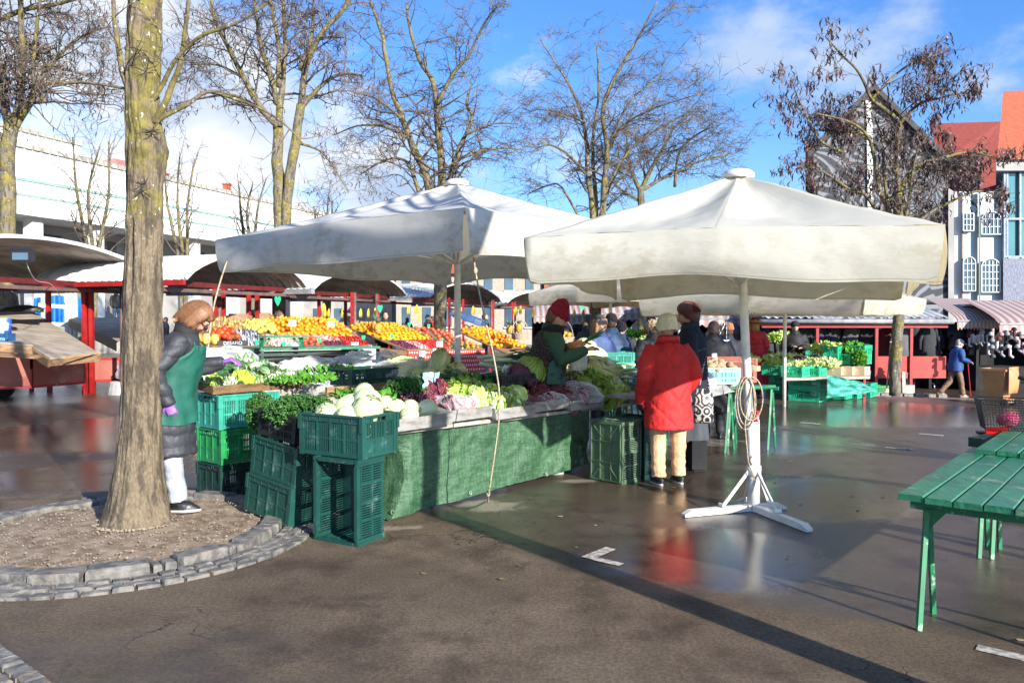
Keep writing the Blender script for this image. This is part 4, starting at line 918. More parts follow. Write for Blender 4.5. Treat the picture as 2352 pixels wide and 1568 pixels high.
M_wood2 = mat('brown_board', (.34, .20, .10), (.20, .11, .055), sc_=6, rough=.7, st=(1, 1, 5), bump=.4, bsc=30, dirt=(.12, .07, .04), dsc=4, dth=(.58, .74))
M_fgreen = mat('green_paint', (.012, .20, .08), (.01, .15, .06), sc_=8, rough=.45, dirt=(.30, .42, .33), dsc=12, dth=(.56, .66))
M_bwood = mat('green_stained_board', (.028, .19, .095), (.018, .125, .065), sc_=4, rough=.35, st=(1, .35, 1), bump=.35, bsc=30, dirt=(.24, .30, .19), dsc=5, dth=(.55, .70))
def quadslab(mb, p0, p1, p2, p3, th):
    t_ = Vector((0, 0, th)); q = [Vector(p) for p in (p0, p1, p2, p3)]
    mb.add([p - t_ for p in q] + q, [(3, 2, 1, 0), (4, 5, 6, 7), (0, 1, 5, 4), (1, 2, 6, 5), (2, 3, 7, 6), (3, 0, 4, 7)])
mb = MB(); quadslab(mb, S(-.05, .02, trayz(0) + .0), S(5.2, .02, trayz(5.2)), S(5.2, .75, trayz(5.2) + .05), S(-.05, .75, trayz(0) + .05), .03); mb.obj('counter_board', M_wood, stall)
def trestle(c, ax, h, par, wl=.7, m=None, spread=.34):
    """two A shaped legs joined by a top bar; c on the ground, ax the bar direction"""
    ax = Vector(ax).normalized(); sd_ = Vector((-ax.y, ax.x, 0)); c = Vector(c); m = m or M_fgreen
    for s in (-1, 1):
        top = c + ax * s * wl / 2 + Vector((0, 0, h - .03))
        for q in (-1, 1):
            mb = MB(); mb.beam(c + ax * s * wl / 2 + sd_ * q * spread / 2 + Vector((0, 0, .0)), top + sd_ * q * .025, .024, .024); mb.obj('leg', m, par)
        mb = MB(); mb.add([top + sd_ * -.05 - ax * s * .0, top + sd_ * .05, top - ax * s * .10 + Vector((0, 0, .0)), top - Vector((0, 0, .12))], [(0, 1, 2), (0, 2, 3), (1, 3, 2), (0, 3, 1)]); mb.obj('gusset', m, par)
    mb = MB(); mb.beam(c - ax * (wl / 2 + .08) + Vector((0, 0, h - .02)), c + ax * (wl / 2 + .08) + Vector((0, 0, h - .02)), .05, .04); mb.obj('bar', m, par)
for a in (.9, 1.95, 3.6, 4.8): trestle(S(a, .52), B, trayz(a) - .0, stall, .46)
TRG = 'grey trays along the front counter'
M_tray = mat('weathered_tray', (.33, .325, .31), (.20, .195, .185), sc_=7, rough=.5, st=(1, 1, 3), bump=.25, bsc=60, dirt=(.20, .17, .13), dsc=5, dth=(.55, .72))
M_tray2 = mat('dark_tray', (.16, .17, .20), (.10, .11, .13), sc_=6, rough=.5)
bounds = [0, .665, 1.20, 1.79, 2.366, 2.98, 3.50, 4.15, 4.75]
lab = ['tray at the cabbage crate end holding white cabbages', 'tray second from the cabbage crate with bagged radicchio', 'tray of pale green lettuce crossed by the guy rope', 'tray of dark red radicchio just past the lettuce', 'tray under the clear bag of pink radicchio', 'tray under the bright green lettuce heap', 'dark tray half hidden behind the red coat', 'dark tray at the end of the counter behind the red coat']
def tray(p, ax, bx__, l_, d_, h, m, label, tilt=.10, name='tray', grp=TRG, fl=.02):
    ax = Vector(ax); bx__ = Vector(bx__); mb = MB(); p = Vector(p); th = .012
    def Q(a, b_, z): return p + ax * a + bx__ * b_ + Vector((0, 0, z + b_ * tilt))
    def board(a0, b0, a1, b1, o):
        o = Vector(o) * fl; t_ = (Vector(o).normalized() * -th) if o.length else Vector()
        q = [Q(a0, b0, 0), Q(a1, b1, 0), Q(a1, b1, h) + o, Q(a0, b0, h) + o]; mb.add(q + [v + t_ for v in q], [(0, 1, 2, 3), (7, 6, 5, 4), (3, 2, 6, 7), (0, 3, 7, 4), (1, 5, 6, 2), (0, 4, 5, 1)])
    board(0, 0, l_, 0, -bx__); board(l_, 0, l_, d_, ax); board(l_, d_, 0, d_, bx__); board(0, d_, 0, 0, -ax)
    mb.add([Q(.002, .002, .008), Q(l_ - .002, .002, .008), Q(l_ - .002, d_ - .002, .008), Q(.002, d_ - .002, .008)], [(0, 1, 2, 3)])
    return tag(mb.obj(name, m), label, 'tray', grp)
for i in range(8):
    a0, a1 = bounds[i], bounds[i + 1]; dz = (.0, .02, .0, .02, .0, .02, .0, .01)[i]; db = (-.06, -.015, -.065, -.02, -.055, -.015, -.03, -.02)[i]
    tray(S(a0 + .012, db, trayz((a0 + a1) / 2) + dz + .006), A, B, a1 - a0 - (.0 if i % 2 else .03), .62, .10, M_tray if i < 6 else M_tray2, 'grey ' + lab[i] if i < 6 else lab[i], tilt=.16)
# back row: boards on supports behind
bstall = thing('back_counter', 'second vegetable counter of grey boards behind the seller', 'market stall', tuple(S(1.8, 1.9)))
for k, (a0, a1) in enumerate(((.52, 1.45), (1.47, 2.35), (2.37, 3.3), (3.32, 4.3))):
    mb = MB(); quadslab(mb, S(a0, 1.52, .86), S(a1, 1.52, .86), S(a1, 2.35, .90), S(a0, 2.35, .90), .10); mb.obj('board', M_wood, bstall)
    mb = MB(); mb.beam(S(a0 + .01, 1.50, .915), S(a1 - .01, 1.50, .915), .03, .085); mb.obj('edge_board', M_wood2 if k < 1 else M_wood2, bstall)
for a in (.9, 2.4, 3.9): trestle(S(a, 1.95), B, .77, bstall, .62)
tray((-2.63, 6.99, .945), A, B, .93, .62, .075, M_wood2, 'shallow brown wooden tray of romanesco and cauliflower before the apron woman', tilt=.12, name='wooden_tray', grp=None, fl=0)
mb = MB(); quadslab(mb, Vector((-2.63, 6.99, .944)) + A * .5, Vector((-2.63, 6.99, .944)) + A * 1.2, Vector((-2.63, 6.99, .99)) + A * 1.2 + B * .6, Vector((-2.63, 6.99, .99)) + A * .5 + B * .6, .06); mb.obj('grey_end_board', M_wood, bstall)
crate(S(1.18, 1.75, .94), RA, M_cdark, 'long dark green crate beside the weighing scale', dim=(.6, .4, .17))
# scale and drawer
scl = thing('weighing_scale', 'cream electronic weighing scale with a blue display on the back counter', 'scale', tuple(S(1.78, 1.62, .96)), RA)
M_cream = mat('cream_plastic', (.62, .60, .50), rough=.4)
mb = MB(); vs = [(-.17, -.16, 0), (.17, -.16, 0), (.17, .16, 0), (-.17, .16, 0), (-.17, -.16, .05), (.17, -.16, .05), (.17, .16, .13), (-.17, .16, .13)]
mb.add(vs, [(3, 2, 1, 0), (4, 5, 6, 7), (0, 1, 5, 4), (1, 2, 6, 5), (2, 3, 7, 6), (3, 0, 4, 7)]); mb.obj('body', M_cream, scl, world=False)
def tiltq(x0, x1, y0, y1): z = lambda y: .05 + (y + .16) / .32 * .08 + .003; return [(x0, y0, z(y0)), (x1, y0, z(y0)), (x1, y1, z(y1)), (x0, y1, z(y1))]
mb = MB(); mb.add(tiltq(-.155, .02, -.10, .12), [(0, 1, 2, 3)]); mb.obj('display', mat('display_blue', (.02, .09, .22), (.05, .2, .35), sc_=30, rough=.1), scl, world=False)
mb = MB(); 
for i in range(4):
    for j in range(5): mb.add(tiltq(.035 + i * .03, .058 + i * .03, -.11 + j * .045, -.08 + j * .045), [(0, 1, 2, 3)])
mb.obj('keypad', MC('black_plastic', (.02, .02, .02), rough=.4), scl, world=False)
mb = MB(); mb.box((0, -.02, -.03), (.33, .28, .058)); mb.obj('base', MC('black_plastic', (.02, .02, .02), rough=.4), scl, world=False)
dr = thing('drawer_box', 'wooden till drawer with a round white knob under the scale', 'drawer', tuple(S(1.98, 1.44, .80)), RA)
mb = MB(); mb.box((0, .1, .05), (.42, .3, .105)); mb.obj('box', M_wood2, dr, world=False); mb = MB(); mb.box((0, -.056, .05), (.36, .012, .08)); mb.obj('front', mat('drawer_wood', (.42, .22, .08), (.3, .15, .05), rough=.5, st=(1, 1, 6)), dr, world=False)
mb = MB(); mb.ball((0, -.078, .05), .018, 10, 8); mb.obj('knob', M_cream, dr, True, world=False)
# ---------------------------------------------------------------- green slatted tables at the side
def planktable(o, ax, bx__, l_, w_, h, npl, label, tr=((.18, .17),), th=.032, name='plank_table', legs=True):
    o = Vector(o); ax = Vector(ax).normalized(); bx__ = Vector(bx__).normalized(); t = thing(name, label, 'table', (o.x, o.y, 0))
    pw = w_ / npl
    for k in range(npl):
        mb = MB(); j = r2.uniform(-.008, .008); a = o + bx__ * (k * pw + .004) + ax * j; b_ = o + bx__ * ((k + 1) * pw - .004) + ax * j
        z = Vector((0, 0, h + r2.uniform(-.002, .002))); e = Vector((0, 0, .006)); i1 = bx__ * .006
        # plank with eased edges
        prof_ = [a + Vector((0, 0, -th)), a - e, a + i1, b_ - i1, b_ - e, b_ + Vector((0, 0, -th))]
        vs = [q + z for q in prof_] + [q + z + ax * l_ for q in prof_]; mb.add(vs, [(0, 1, 2, 3, 4, 5), (11, 10, 9, 8, 7, 6)] + [(i, i + 6, (i + 1) % 6 + 6, (i + 1) % 6) for i in range(6)])
        mb.obj('plank', M_bwood, t)
    for s in (.16, l_ - .16):
        mb = MB(); mb.beam(o + ax * s + bx__ * .06 + Vector((0, 0, h - th - .022)), o + ax * s + bx__ * (w_ - .06) + Vector((0, 0, h - th - .022)), .06, .04); mb.obj('cross_bar', M_fgreen, t)
        if legs: trestle(o + ax * (s + .03) + bx__ * w_ / 2, bx__, h - th - .03, t, w_ - .22, spread=.32)
    return t
T1o = Zp(2058, 1133, .70); T1o.z = 0
planktable(T1o, A, -B, 1.95, 1.05, .70, 8, 'green slatted trestle table nearest the viewer')
T2o = Zp(2236, 1030, .735); T2o.z = 0
planktable(T2o, A, -B, 1.9, 1.05, .735, 8, 'green slatted trestle table beyond the nearest one, set a little higher')
T3o = Zp(2150, 1046, .60); T3o.z = 0
# folded stack of green tables behind the back row with a small green bench on it
o_ = W(560, 800, 13.2); o2 = W(862, 798, 14.4); ax_t = (o2 - o_); Lt = Vector((ax_t.x, ax_t.y, 0)).length; ax_t = Vector((ax_t.x, ax_t.y, 0)).normalized(); by_t = Vector((-ax_t.y, ax_t.x, 0))
for k in range(4):
    t = thing('stacked_tabletop', 'dark green slatted table top, %s in the stack behind the vegetables' % ('topmost', 'second from the top', 'third from the top', 'lowest')[k], 'table top', (o_.x, o_.y, 0), group='stacked green table tops')
    z = 1.105 - k * .085; mb = MB()
    for j in range(6):
        a = Vector((o_.x, o_.y, z)) + by_t * (.01 + j * .15) - ax_t * (.06 * ((j + k) % 3)); mb.beam(a + by_t * .07, a + by_t * .07 + ax_t * (Lt - .1 * ((j * 2 + k) % 3) + .1), .145, .045)
    mb.obj('planks', M_bwood if k < 1 else M_cdk2, t)  # below the topmost, the shade of the stack is put into a darker green
    for s in (.3, Lt - .3):
        mb = MB(); mb.beam(Vector((o_.x, o_.y, z - .045)) + ax_t * s, Vector((o_.x, o_.y, z - .045)) + ax_t * s + by_t * .9, .05, .055); mb.obj('cross_bar', M_cdk2, t)
tt = thing('trestle_stand', 'green trestles holding up the stack of table tops', 'trestle', (o_.x, o_.y, 0)); 
for s in (.4, Lt - .4): trestle(Vector((o_.x, o_.y, 0)) + ax_t * s + by_t * .45, by_t, .73, tt, .7)
bn_ = thing('bench', 'small bright green bench standing upright on the stacked table tops', 'bench', tuple(W(640, 785, 13.3)[:2]) + (1.13,))
p = W(641, 0, 13.3); u = ax_t; z0 = 1.125
mb = MB(); mb.beam(Vector((p.x, p.y, z0 + .20)) - u * .42, Vector((p.x, p.y, z0 + .20)) + u * .42, .2, .035); mb.obj('seat', M_fgreen, bn_)
for s in (-.33, .33):
    mb = MB(); mb.beam(Vector((p.x, p.y, z0)) + u * s, Vector((p.x, p.y, z0 + .18)) + u * s, .06, .05); mb.beam(Vector((p.x, p.y, z0 + .17)) + u * s * .6, Vector((p.x, p.y, z0 + .06)) + u * s * .97, .04, .035); mb.obj('leg', M_fgreen, bn_)
# trestle stall right of the red coat
st2 = thing('small_counter', 'small counter on green trestles beside the umbrella pole', 'market stall', tuple(Gp(1660, 1000)))
for px, py in ((1640, 1018), (1682, 985)):
    pass
g0 = Gp(1655, 1010); h2 = .80
f0 = Zp(1600, 905, .80); f1 = Zp(1692, 885, .80); e_ = (f1 - f0).normalized(); n_ = Vector((-e_.y, e_.x, 0))
mb = MB(); quadslab(mb, f0 - e_ * .6, f1 + e_ * .02, f1 + n_ * .8, f0 - e_ * .6 + n_ * .8, .03); mb.obj('board', M_wood, st2)
for k in range(3):
    mb = MB(); a = f1 - e_ * (.58 * k + .56); mb.add([a - n_ * .03 + Vector((0, 0, -.06)), a + e_ * .55 - n_ * .03 + Vector((0, 0, -.06)), a + e_ * .57 - n_ * .01 + Vector((0, 0, .045)), a - n_ * .01 + Vector((0, 0, .045)), a + e_ * .57 + n_ * .5 + Vector((0, 0, .05)), a + n_ * .5 + Vector((0, 0, .05))], [(0, 1, 2, 3), (3, 2, 4, 5)]); mb.obj('edge_tray', M_tray, st2)
for s in (.1, 1.1): trestle((f1 - e_ * s + n_ * .35).xy.to_3d(), n_, .77, st2, .6)
st3 = thing('bare_table', 'narrow green table just behind the umbrella pole', 'table', tuple(Gp(1750, 990)))
f2 = Zp(1700, 890, .80); f3 = Zp(1782, 884, .80); f4 = Zp(1790, 876, .80)
mb = MB(); quadslab(mb, f2 - Vector((.2, 0, 0)), f3, f3 + n_ * .7, f2 + n_ * .7 - Vector((.2, 0, 0)), .03); mb.obj('top', M_bwood, st3)
trestle((f3 - Vector((.22, -.25, 0))).xy.to_3d(), n_, .77, st3, .5)
# ---------------------------------------------------------------- produce
def leafmat(name, rib, blade, edge=None, rough=.5, transl=.15, rw=(.02, .16), rn=.12, veins=.5):
    m = bpy.data.materials.new(name); m.use_nodes = True; nt = m.node_tree; b = nt.nodes['Principled BSDF']; NN = nt.nodes; LL = nt.links
    u = NN.new('ShaderNodeUVMap'); u.uv_map = 'UVMap'; s = NN.new('ShaderNodeSeparateXYZ'); LL.new(u.outputs[0], s.inputs[0])
    av = mth(nt, 'ABSOLUTE', mth(nt, 'SUBTRACT', s.outputs[0], .5)); t = NN.new('ShaderNodeTexCoord')
    no = NN.new('ShaderNodeTexNoise'); no.inputs['Scale'].default_value = 14; no.inputs['Detail'].default_value = 6; LL.new(t.outputs['Object'], no.inputs[0])
    # side veins fan out from the mid rib
    vv = mth(nt, 'SINE', mth(nt, 'ADD', mth(nt, 'MULTIPLY', s.outputs[1], 42), mth(nt, 'MULTIPLY', av, -46)))
    ribf = ramp(nt, mth(nt, 'ADD', av, mth(nt, 'MULTIPLY', s.outputs[1], .05)), rw[0], rw[1], 1, 0)
    low = ramp(nt, s.outputs[1], .55, .0, 0, .8)
    f = mth(nt, 'MAXIMUM', ribf, mth(nt, 'MULTIPLY', ramp(nt, vv, .65, 1), veins)); f = mth(nt, 'MAXIMUM', f, mth(nt, 'MULTIPLY', low, ramp(nt, no.outputs[0], .3, .6)))
    bl = mixc(nt, ramp(nt, no.outputs[0], .35, .65), blade, edge or tuple(x * .7 for x in blade)); c = mixc(nt, f, bl, rib)
    oi = NN.new('ShaderNodeObjectInfo'); hs = NN.new('ShaderNodeHueSaturation'); LL.new(ramp(nt, oi.outputs['Random'], 0, 1, 1 - rn, 1 + rn, False), hs.inputs['Value']); LL.new(c, hs.inputs['Color']); c = hs.outputs[0]
    LL.new(c, b.inputs['Base Color']); b.inputs['Roughness'].default_value = rough; bn = NN.new('ShaderNodeBump'); bn.inputs['Strength'].default_value = .5; bn.inputs['Distance'].default_value = .01
    LL.new(mth(nt, 'ADD', f, no.outputs[0]), bn.inputs['Height']); LL.new(bn.outputs[0], b.inputs['Normal'])
    tr = NN.new('ShaderNodeBsdfTranslucent'); LL.new(c, tr.inputs[0]); mx = NN.new('ShaderNodeMixShader'); mx.inputs[0].default_value = transl; LL.new(b.outputs[0], mx.inputs[1]); LL.new(tr.outputs[0], mx.inputs[2]); LL.new(mx.outputs[0], NN['Material Output'].inputs[0])
    return m
M_wcab = leafmat('white_cabbage_leaf', (.78, .80, .60), (.66, .72, .42), (.60, .66, .36), rn=.08, veins=.3, rw=(.0, .04))
M_lett = leafmat('lettuce_leaf', (.84, .87, .62), (.48, .64, .14), (.34, .54, .08), rw=(.03, .3))
M_lett2 = leafmat('green_lettuce_leaf', (.70, .78, .38), (.38, .58, .08), (.27, .48, .05), rw=(.02, .2))
M_rad = leafmat('radicchio_leaf', (.78, .62, .60), (.24, .015, .045), (.15, .01, .03), rw=(.02, .12), veins=.8)
M_rad2 = leafmat('dark_radicchio_leaf', (.50, .20, .22), (.15, .012, .03), (.08, .008, .02), rw=(.01, .07), veins=.4)
M_chin = leafmat('chinese_cabbage_leaf', (.80, .80, .55), (.62, .66, .24), (.50, .58, .18), rw=(.05, .3))
M_savoy = leafmat('savoy_leaf', (.62, .68, .30), (.24, .38, .06), (.16, .30, .05), rw=(.01, .05), veins=.7)
M_rcab = leafmat('red_cabbage_leaf', (.32, .14, .26), (.075, .012, .05), (.05, .01, .035), rw=(.005, .03), veins=.3, rough=.35)
M_kale = leafmat('kale_leaf', (.16, .32, .06), (.03, .14, .025), (.015, .08, .015), transl=.1)
M_spin = leafmat('spinach_leaf', (.10, .26, .05), (.018, .11, .018), (.01, .07, .012))
M_pars = leafmat('parsley_leaf', (.20, .42, .05), (.08, .34, .02), (.05, .24, .015), rn=.1)
M_leek = leafmat('leek_leaf', (.20, .36, .18), (.035, .16, .06), (.02, .11, .045), rw=(.005, .03), veins=0)
M_brocl = leafmat('cauliflower_leaf', (.55, .66, .38), (.11, .25, .09), (.07, .18, .06))
M_whitev = mat('cauliflower_curd', (.80, .78, .62), (.70, .68, .50), sc_=30, rough=.8, bump=.9, bsc=90)
M_roman = mat('romanesco_curd', (.50, .62, .06), (.38, .50, .05), sc_=25, rough=.7, bump=.9, bsc=110)
M_broc = mat('broccoli_curd', (.075, .20, .07), (.04, .12, .04), sc_=40, rough=.8, bump=1., bsc=140)
M_stalk = mat('pale_stalk', (.74, .78, .58), (.55, .66, .32), sc_=5, rough=.5, st=(1, 1, .3))
M_root = mat('root_skin', (.50, .36, .22), (.36, .25, .14), sc_=9, rough=.9, bump=.6, bsc=40, rn=.1)
def head(seed, r_, n, core=.93, opn=.0, ruf=.02, elong=1., tip=1.05, wd=1.25, kind=0):
    """leafy head: overlapping leaves wrapped round a core"""
    q = random.Random(seed); mb = MB()
    mb.ball((0, 0, 0), (r_ * core, r_ * core, r_ * core * elong), 18, 12)
    for k, v in enumerate(mb.v): mb.uv[k] = (.5 + .3 * math.sin(k), .5 + .4 * math.cos(k * 2.3))
    for i in range(n):
        az = i * 2.399 + q.uniform(-.3, .3); lay = i / n; rr = r_ * (.97 + .12 * lay); op = opn * (.35 + lay) ; tp_ = tip * (1.06 - .35 * lay) * q.uniform(.9, 1.08); ww = wd * q.uniform(.85, 1.15); ph = q.uniform(0, 6.28); fr = q.uniform(4, 7)
        def f(u, v):
            th = -1.35 + (2.75 * tp_) * v; hw = ww * (.25 + .75 * math.sin(math.pi * min(1, .12 + .80 * v)))
            a = az + (u - .5) * 2 * hw * (.55 if v > .9 else .75)
            e = (abs(u - .5) * 2) ** 2 * .6 + v ** 3; rad = rr * (1 + op * e + ruf / r_ * math.sin(fr * 6.28 * (u + v * .3) + ph) * e * 1.0) + .006 * nz((u * 3, v * 3, i + seed), 1)
            z = math.sin(th) * rad * elong; h = math.cos(th) * rad
            if th > 1.3: h = math.cos(th) * rad * (1 - opn)
            return (h * math.cos(a), h * math.sin(a), z + ruf * .5 * math.cos(fr * 5 * u + ph) * e)
        mb.grid(f, 10, 9)
    return mb
def proto(name, mb, ms, smooth=True):
    me = mb.mesh(name, ms, smooth); return me
def place(name, me, loc, label, cat, group=None, rot=(0, 0, 0), s=1.):
    o = bpy.data.objects.new(name, me); COL.objects.link(o); o.location = loc; o.rotation_euler = rot; o.scale = (s, s, s) if isinstance(s, (int, float)) else s
    return tag(o, label, cat, group)
def put(name, mes, pts, labels, cat, group, s=(.9, 1.1), tilt=.5, lay=False):
    for k, p in enumerate(pts):
        ro = (rnd.uniform(-tilt, tilt) + (math.pi / 2 if lay else 0), rnd.uniform(-tilt, tilt), rnd.uniform(0, 6.28))
        place(name, mes[k % len(mes)], p, labels if isinstance(labels, str) else labels[k % len(labels)], cat, group, ro, rnd.uniform(*s))
me_wc = [proto('white_cabbage', head(s, .105, 9, opn=.03, ruf=.004, tip=1.1, wd=1.5), M_wcab) for s in (1, 2, 3)]
me_lt = [proto('lettuce', head(s, .10, 17, core=.85, opn=.24, ruf=.017, tip=.95, wd=1.4), M_lett) for s in (4, 5, 6)]
me_l2 = [proto('lettuce', head(s, .11, 17, core=.85, opn=.26, ruf=.022, tip=.95, wd=1.45), M_lett2) for s in (7, 8)]
me_rd = [proto('radicchio', head(s, .07, 10, core=.85, opn=.3, ruf=.012, elong=1.35, tip=1., wd=.9), M_rad) for s in (9, 10)]
me_r2 = [proto('radicchio', head(s, .075, 12, core=.75, opn=.55, ruf=.018, elong=1.3, tip=.95, wd=.9), M_rad2) for s in (11, 12)]
me_cc = [proto('chinese_cabbage', head(s, .085, 11, core=.9, opn=.07, ruf=.012, elong=1.75, tip=1.08, wd=1.2), M_chin) for s in (13, 14)]
me_sv = [proto('savoy_cabbage', head(15, .12, 9, opn=.06, ruf=.012, tip=1.1, wd=1.5), M_savoy)]
me_rc = [proto('red_cabbage', head(16, .10, 8, opn=.02, ruf=.004, tip=1.12, wd=1.5), M_rcab)]
def floret(seed, r_, n, m_, leaves=True, cone=0., lm=None):
    q = random.Random(seed); mb = MB(); mb.ball((0, 0, 0), (r_ * .86, r_ * .86, r_ * .66), 14, 9)
    for i in range(n):
        z = (i + .5) / n; ph = i * 2.399; t = math.acos(1 - z * 1.05 if 1 - z * 1.05 > -1 else -1); p = Vector((math.sin(t) * math.cos(ph), math.sin(t) * math.sin(ph), math.cos(t))); rr = r_ * .9
        p = Vector((p.x * rr, p.y * rr, p.z * rr * .75)); b_ = r_ * q.uniform(.17, .24)
        if cone: mb.rings([(p.x, p.y, p.z - b_ * .4, b_ * .9, b_ * .9), (p.x * 1.05, p.y * 1.05, p.z + b_ * .4, b_ * .6, b_ * .6), (p.x * 1.1, p.y * 1.1, p.z + b_ * 1.3, .001, .001)], 7, False)
        else: mb.ball(p, (b_, b_, b_ * .8), 7, 5)
    for k in range(len(mb.v)): mb.uv[k] = (.5, .5)
    if leaves:
        mb.cm = 1
        for i in range(8):
            az = i * .785 + q.uniform(-.2, .2); L_ = r_ * q.uniform(1.1, 1.6)
            def f(u, v): 
                w_ = r_ * .42 * math.sin(math.pi * min(1, .15 + v * .8)); rr = r_ * (.75 + .45 * v); z = -r_ * .5 + L_ * v * .85 + .01 * math.sin(u * 20 + i); x = (u - .5) * 2 * w_
                return (rr * math.cos(az) - x * math.sin(az), rr * math.sin(az) + x * math.cos(az), z - (abs(u - .5) ** 2) * r_ * .3)
            mb.grid(f, 5, 6)
    return mb
me_cf = [proto('cauliflower', floret(s, .095, 46, 0), [M_whitev, M_brocl]) for s in (1, 2)]
me_ro = [proto('romanesco', floret(s, .09, 60, 0, True, 1), [M_roman, M_brocl]) for s in (3, 4)]
me_br = [proto('broccoli', floret(5, .09, 60, 0, False), [M_broc, M_brocl])]
def frizz(seed, c, rx, n=150, leaf=.05, hole=None, amp=.3, upb=.3):
    q = random.Random(seed); mb = MB(); 
    for i in range(n):
        v = Vector((q.gauss(0, 1), q.gauss(0, 1), q.gauss(0, 1) + upb)).normalized(); e = q.uniform(.55, 1.05); p = Vector((v.x * rx[0], v.y * rx[1], v.z * rx[2])) * e
        nx_ = (v + Vector((q.gauss(0, .4), q.gauss(0, .4), q.gauss(0, .4)))).normalized(); t1 = nx_.orthogonal().normalized(); t2 = nx_.cross(t1); a0 = q.uniform(0, 6.28); s_ = leaf * q.uniform(.6, 1.3)
        vs = [Vector(c) + p]; uv = [(.5, .3)]; m = 9
        for k in range(m):
            a = a0 + 2 * math.pi * k / m; rr = s_ * (1 + .25 * math.sin(3 * a)); vs.append(Vector(c) + p + t1 * math.cos(a) * rr + t2 * math.sin(a) * rr + nx_ * (amp * s_ * (1 if k % 2 else -1) + s_ * .2)); uv.append((.5 + .5 * math.cos(a), .6 + .4 * math.sin(a)))
        mb.add(vs, [(0, 1 + k, 1 + (k + 1) % m) for k in range(m)], uv)
    return mb
def leaves(seed, c, rx, n=60, L_=.12, w_=.03, upb=.6, stem=True):
    q = random.Random(seed); mb = MB()
    for i in range(n):
        p0 = Vector(c) + Vector((q.uniform(-1, 1) * rx[0], q.uniform(-1, 1) * rx[1], q.uniform(0, 1) * rx[2])); d = Vector((q.gauss(0, 1), q.gauss(0, 1), abs(q.gauss(0, .6)) + upb)).normalized(); l_ = L_ * q.uniform(.6, 1.2); ww = w_ * q.uniform(.7, 1.3)
        sd_ = d.cross(Vector((q.gauss(0, 1), q.gauss(0, 1), q.gauss(0, 1)))).normalized(); nn_ = d.cross(sd_); cv = q.uniform(.2, .9)
        def f(u, v):
            w2 = ww * math.sin(math.pi * min(1, .06 + .92 * v) ** .9); return p0 + d * l_ * v + sd_ * (u - .5) * 2 * w2 + nn_ * (-cv * l_ * .35 * v * v + abs(u - .5) * w2 * .7) + Vector((0, 0, -.25 * l_ * v * v))
        mb.grid(f, 2, 4)
    return mb
def clump(name, mb, m, label, cat, kind=None, group=None):
    return tag(mb.obj(name, m, smooth=False), label, cat, group, kind)
def FZ(a, b_): return trayz(a) + .02 + b_ * .16    # surface of the front trays
# white cabbages in the crate
GW = 'white cabbages at the end of the stall'
for k, (u, v, z, s_, lb) in enumerate(((-.16, -.06, .27, .9, 'leftmost white cabbage in the top dark green crate'), (-.03, .06, .30, 1.2, 'big pale cabbage in the middle of the top dark green crate'), (.05, -.06, .27, .85, 'small white cabbage low at the front of the top crate'), (.17, .02, .33, 1., 'round white cabbage nearest the trays in the top crate'), (.1, .10, .37, 1., 'cream white cabbage at the back of the top crate'), (-.15, .08, .22, .9, 'white cabbage half hidden at the back of the top crate'), (.17, -.07, .2, .8, 'white cabbage low behind the handle of the top crate'))):
    p = c4c + xl * u + yl * v + Vector((0, 0, z)); place('white_cabbage', me_wc[k % 3], p, lb, 'cabbage', GW, (1.1 + rnd.uniform(-.5, .5), rnd.uniform(-.5, .5), k * 2.3), s_)
for k, (a, b_, z, s_, lb, q) in enumerate(((.08, .10, .02, .8, 'pale green cabbage in the first grey tray beside the crate', 0), (.30, .09, .02, .75, 'flat white cabbage at the front edge of the first grey tray', 0), (.28, .22, .06, .7, 'small white cabbage in the middle of the first grey tray', 0), (.53, .12, .05, .85, 'large white cabbage at the right end of the first grey tray', 0), (.02, .30, .12, .95, 'oval white cabbage behind the crate at the first grey tray', 0), (.1, .42, .14, .85, 'white cabbage at the back of the first grey tray', 0), (.42, .2, .05, .72, 'creamy cabbage behind the one at the right end of the first tray', 0), (.18, .26, .08, .75, 'whitish cabbage between the crate and the radicchio', 0), (.2, .0, .0, .6, 'little pale cabbage at the very edge of the first tray', 0))):
    place('white_cabbage', me_wc[k % 3], S(a, b_, FZ(a, b_) + .04 + z), lb, 'cabbage', GW, (1.2 + rnd.uniform(-.5, .5), rnd.uniform(-.5, .5), k * 2.9), s_ * .92)
GR = 'radicchio heads on the front counter'
put('radicchio', me_rd, [S(a, b_, FZ(a, b_) + .06) for a, b_ in ((.55, .34), (.66, .30), (.78, .36), (.60, .42), (.72, .24))], ['striped radicchio in the pile left of the plastic bag', 'white ribbed radicchio beside the dark red bunch'], 'radicchio', GR, tilt=1.2, s=(.8, 1.))
put('radicchio', me_r2, [S(a, b_, FZ(a, b_) + .11) for a, b_ in ((.80, .40), (.92, .44), (.86, .34))], 'dark crimson radicchio bunch with long leaves beside the kale', 'radicchio', GR, tilt=1.2, s=(.9, 1.2))
GL = 'lettuces in the grey trays'
put('lettuce', me_lt, [S(a, b_, FZ(a, b_) + z) for a, b_, z in [(1.16 + .085 * k + rnd.uniform(-.04, .04), .10 + .14 * (k % 3) + rnd.uniform(-.03, .03), .05 + .05 * (k % 3)) for k in range(9)] + [(1.2 + .1 * k, .16 + .1 * (k % 2), .12) for k in range(7)]], ['pale frilly lettuce in the sunlit tray behind the guy rope', 'creamy hearted lettuce at the tray edge in the sun', 'open light green lettuce on the sunlit heap'], 'lettuce', GL, tilt=.8, s=(.7, .9))
put('lettuce', me_l2, [S(a, b_, FZ(a, b_) + .10) for a, b_ in ((1.12, .40), (1.28, .46), (1.0, .34))], 'mid green lettuce between the kale and the pale lettuces', 'lettuce', GL, tilt=.7)
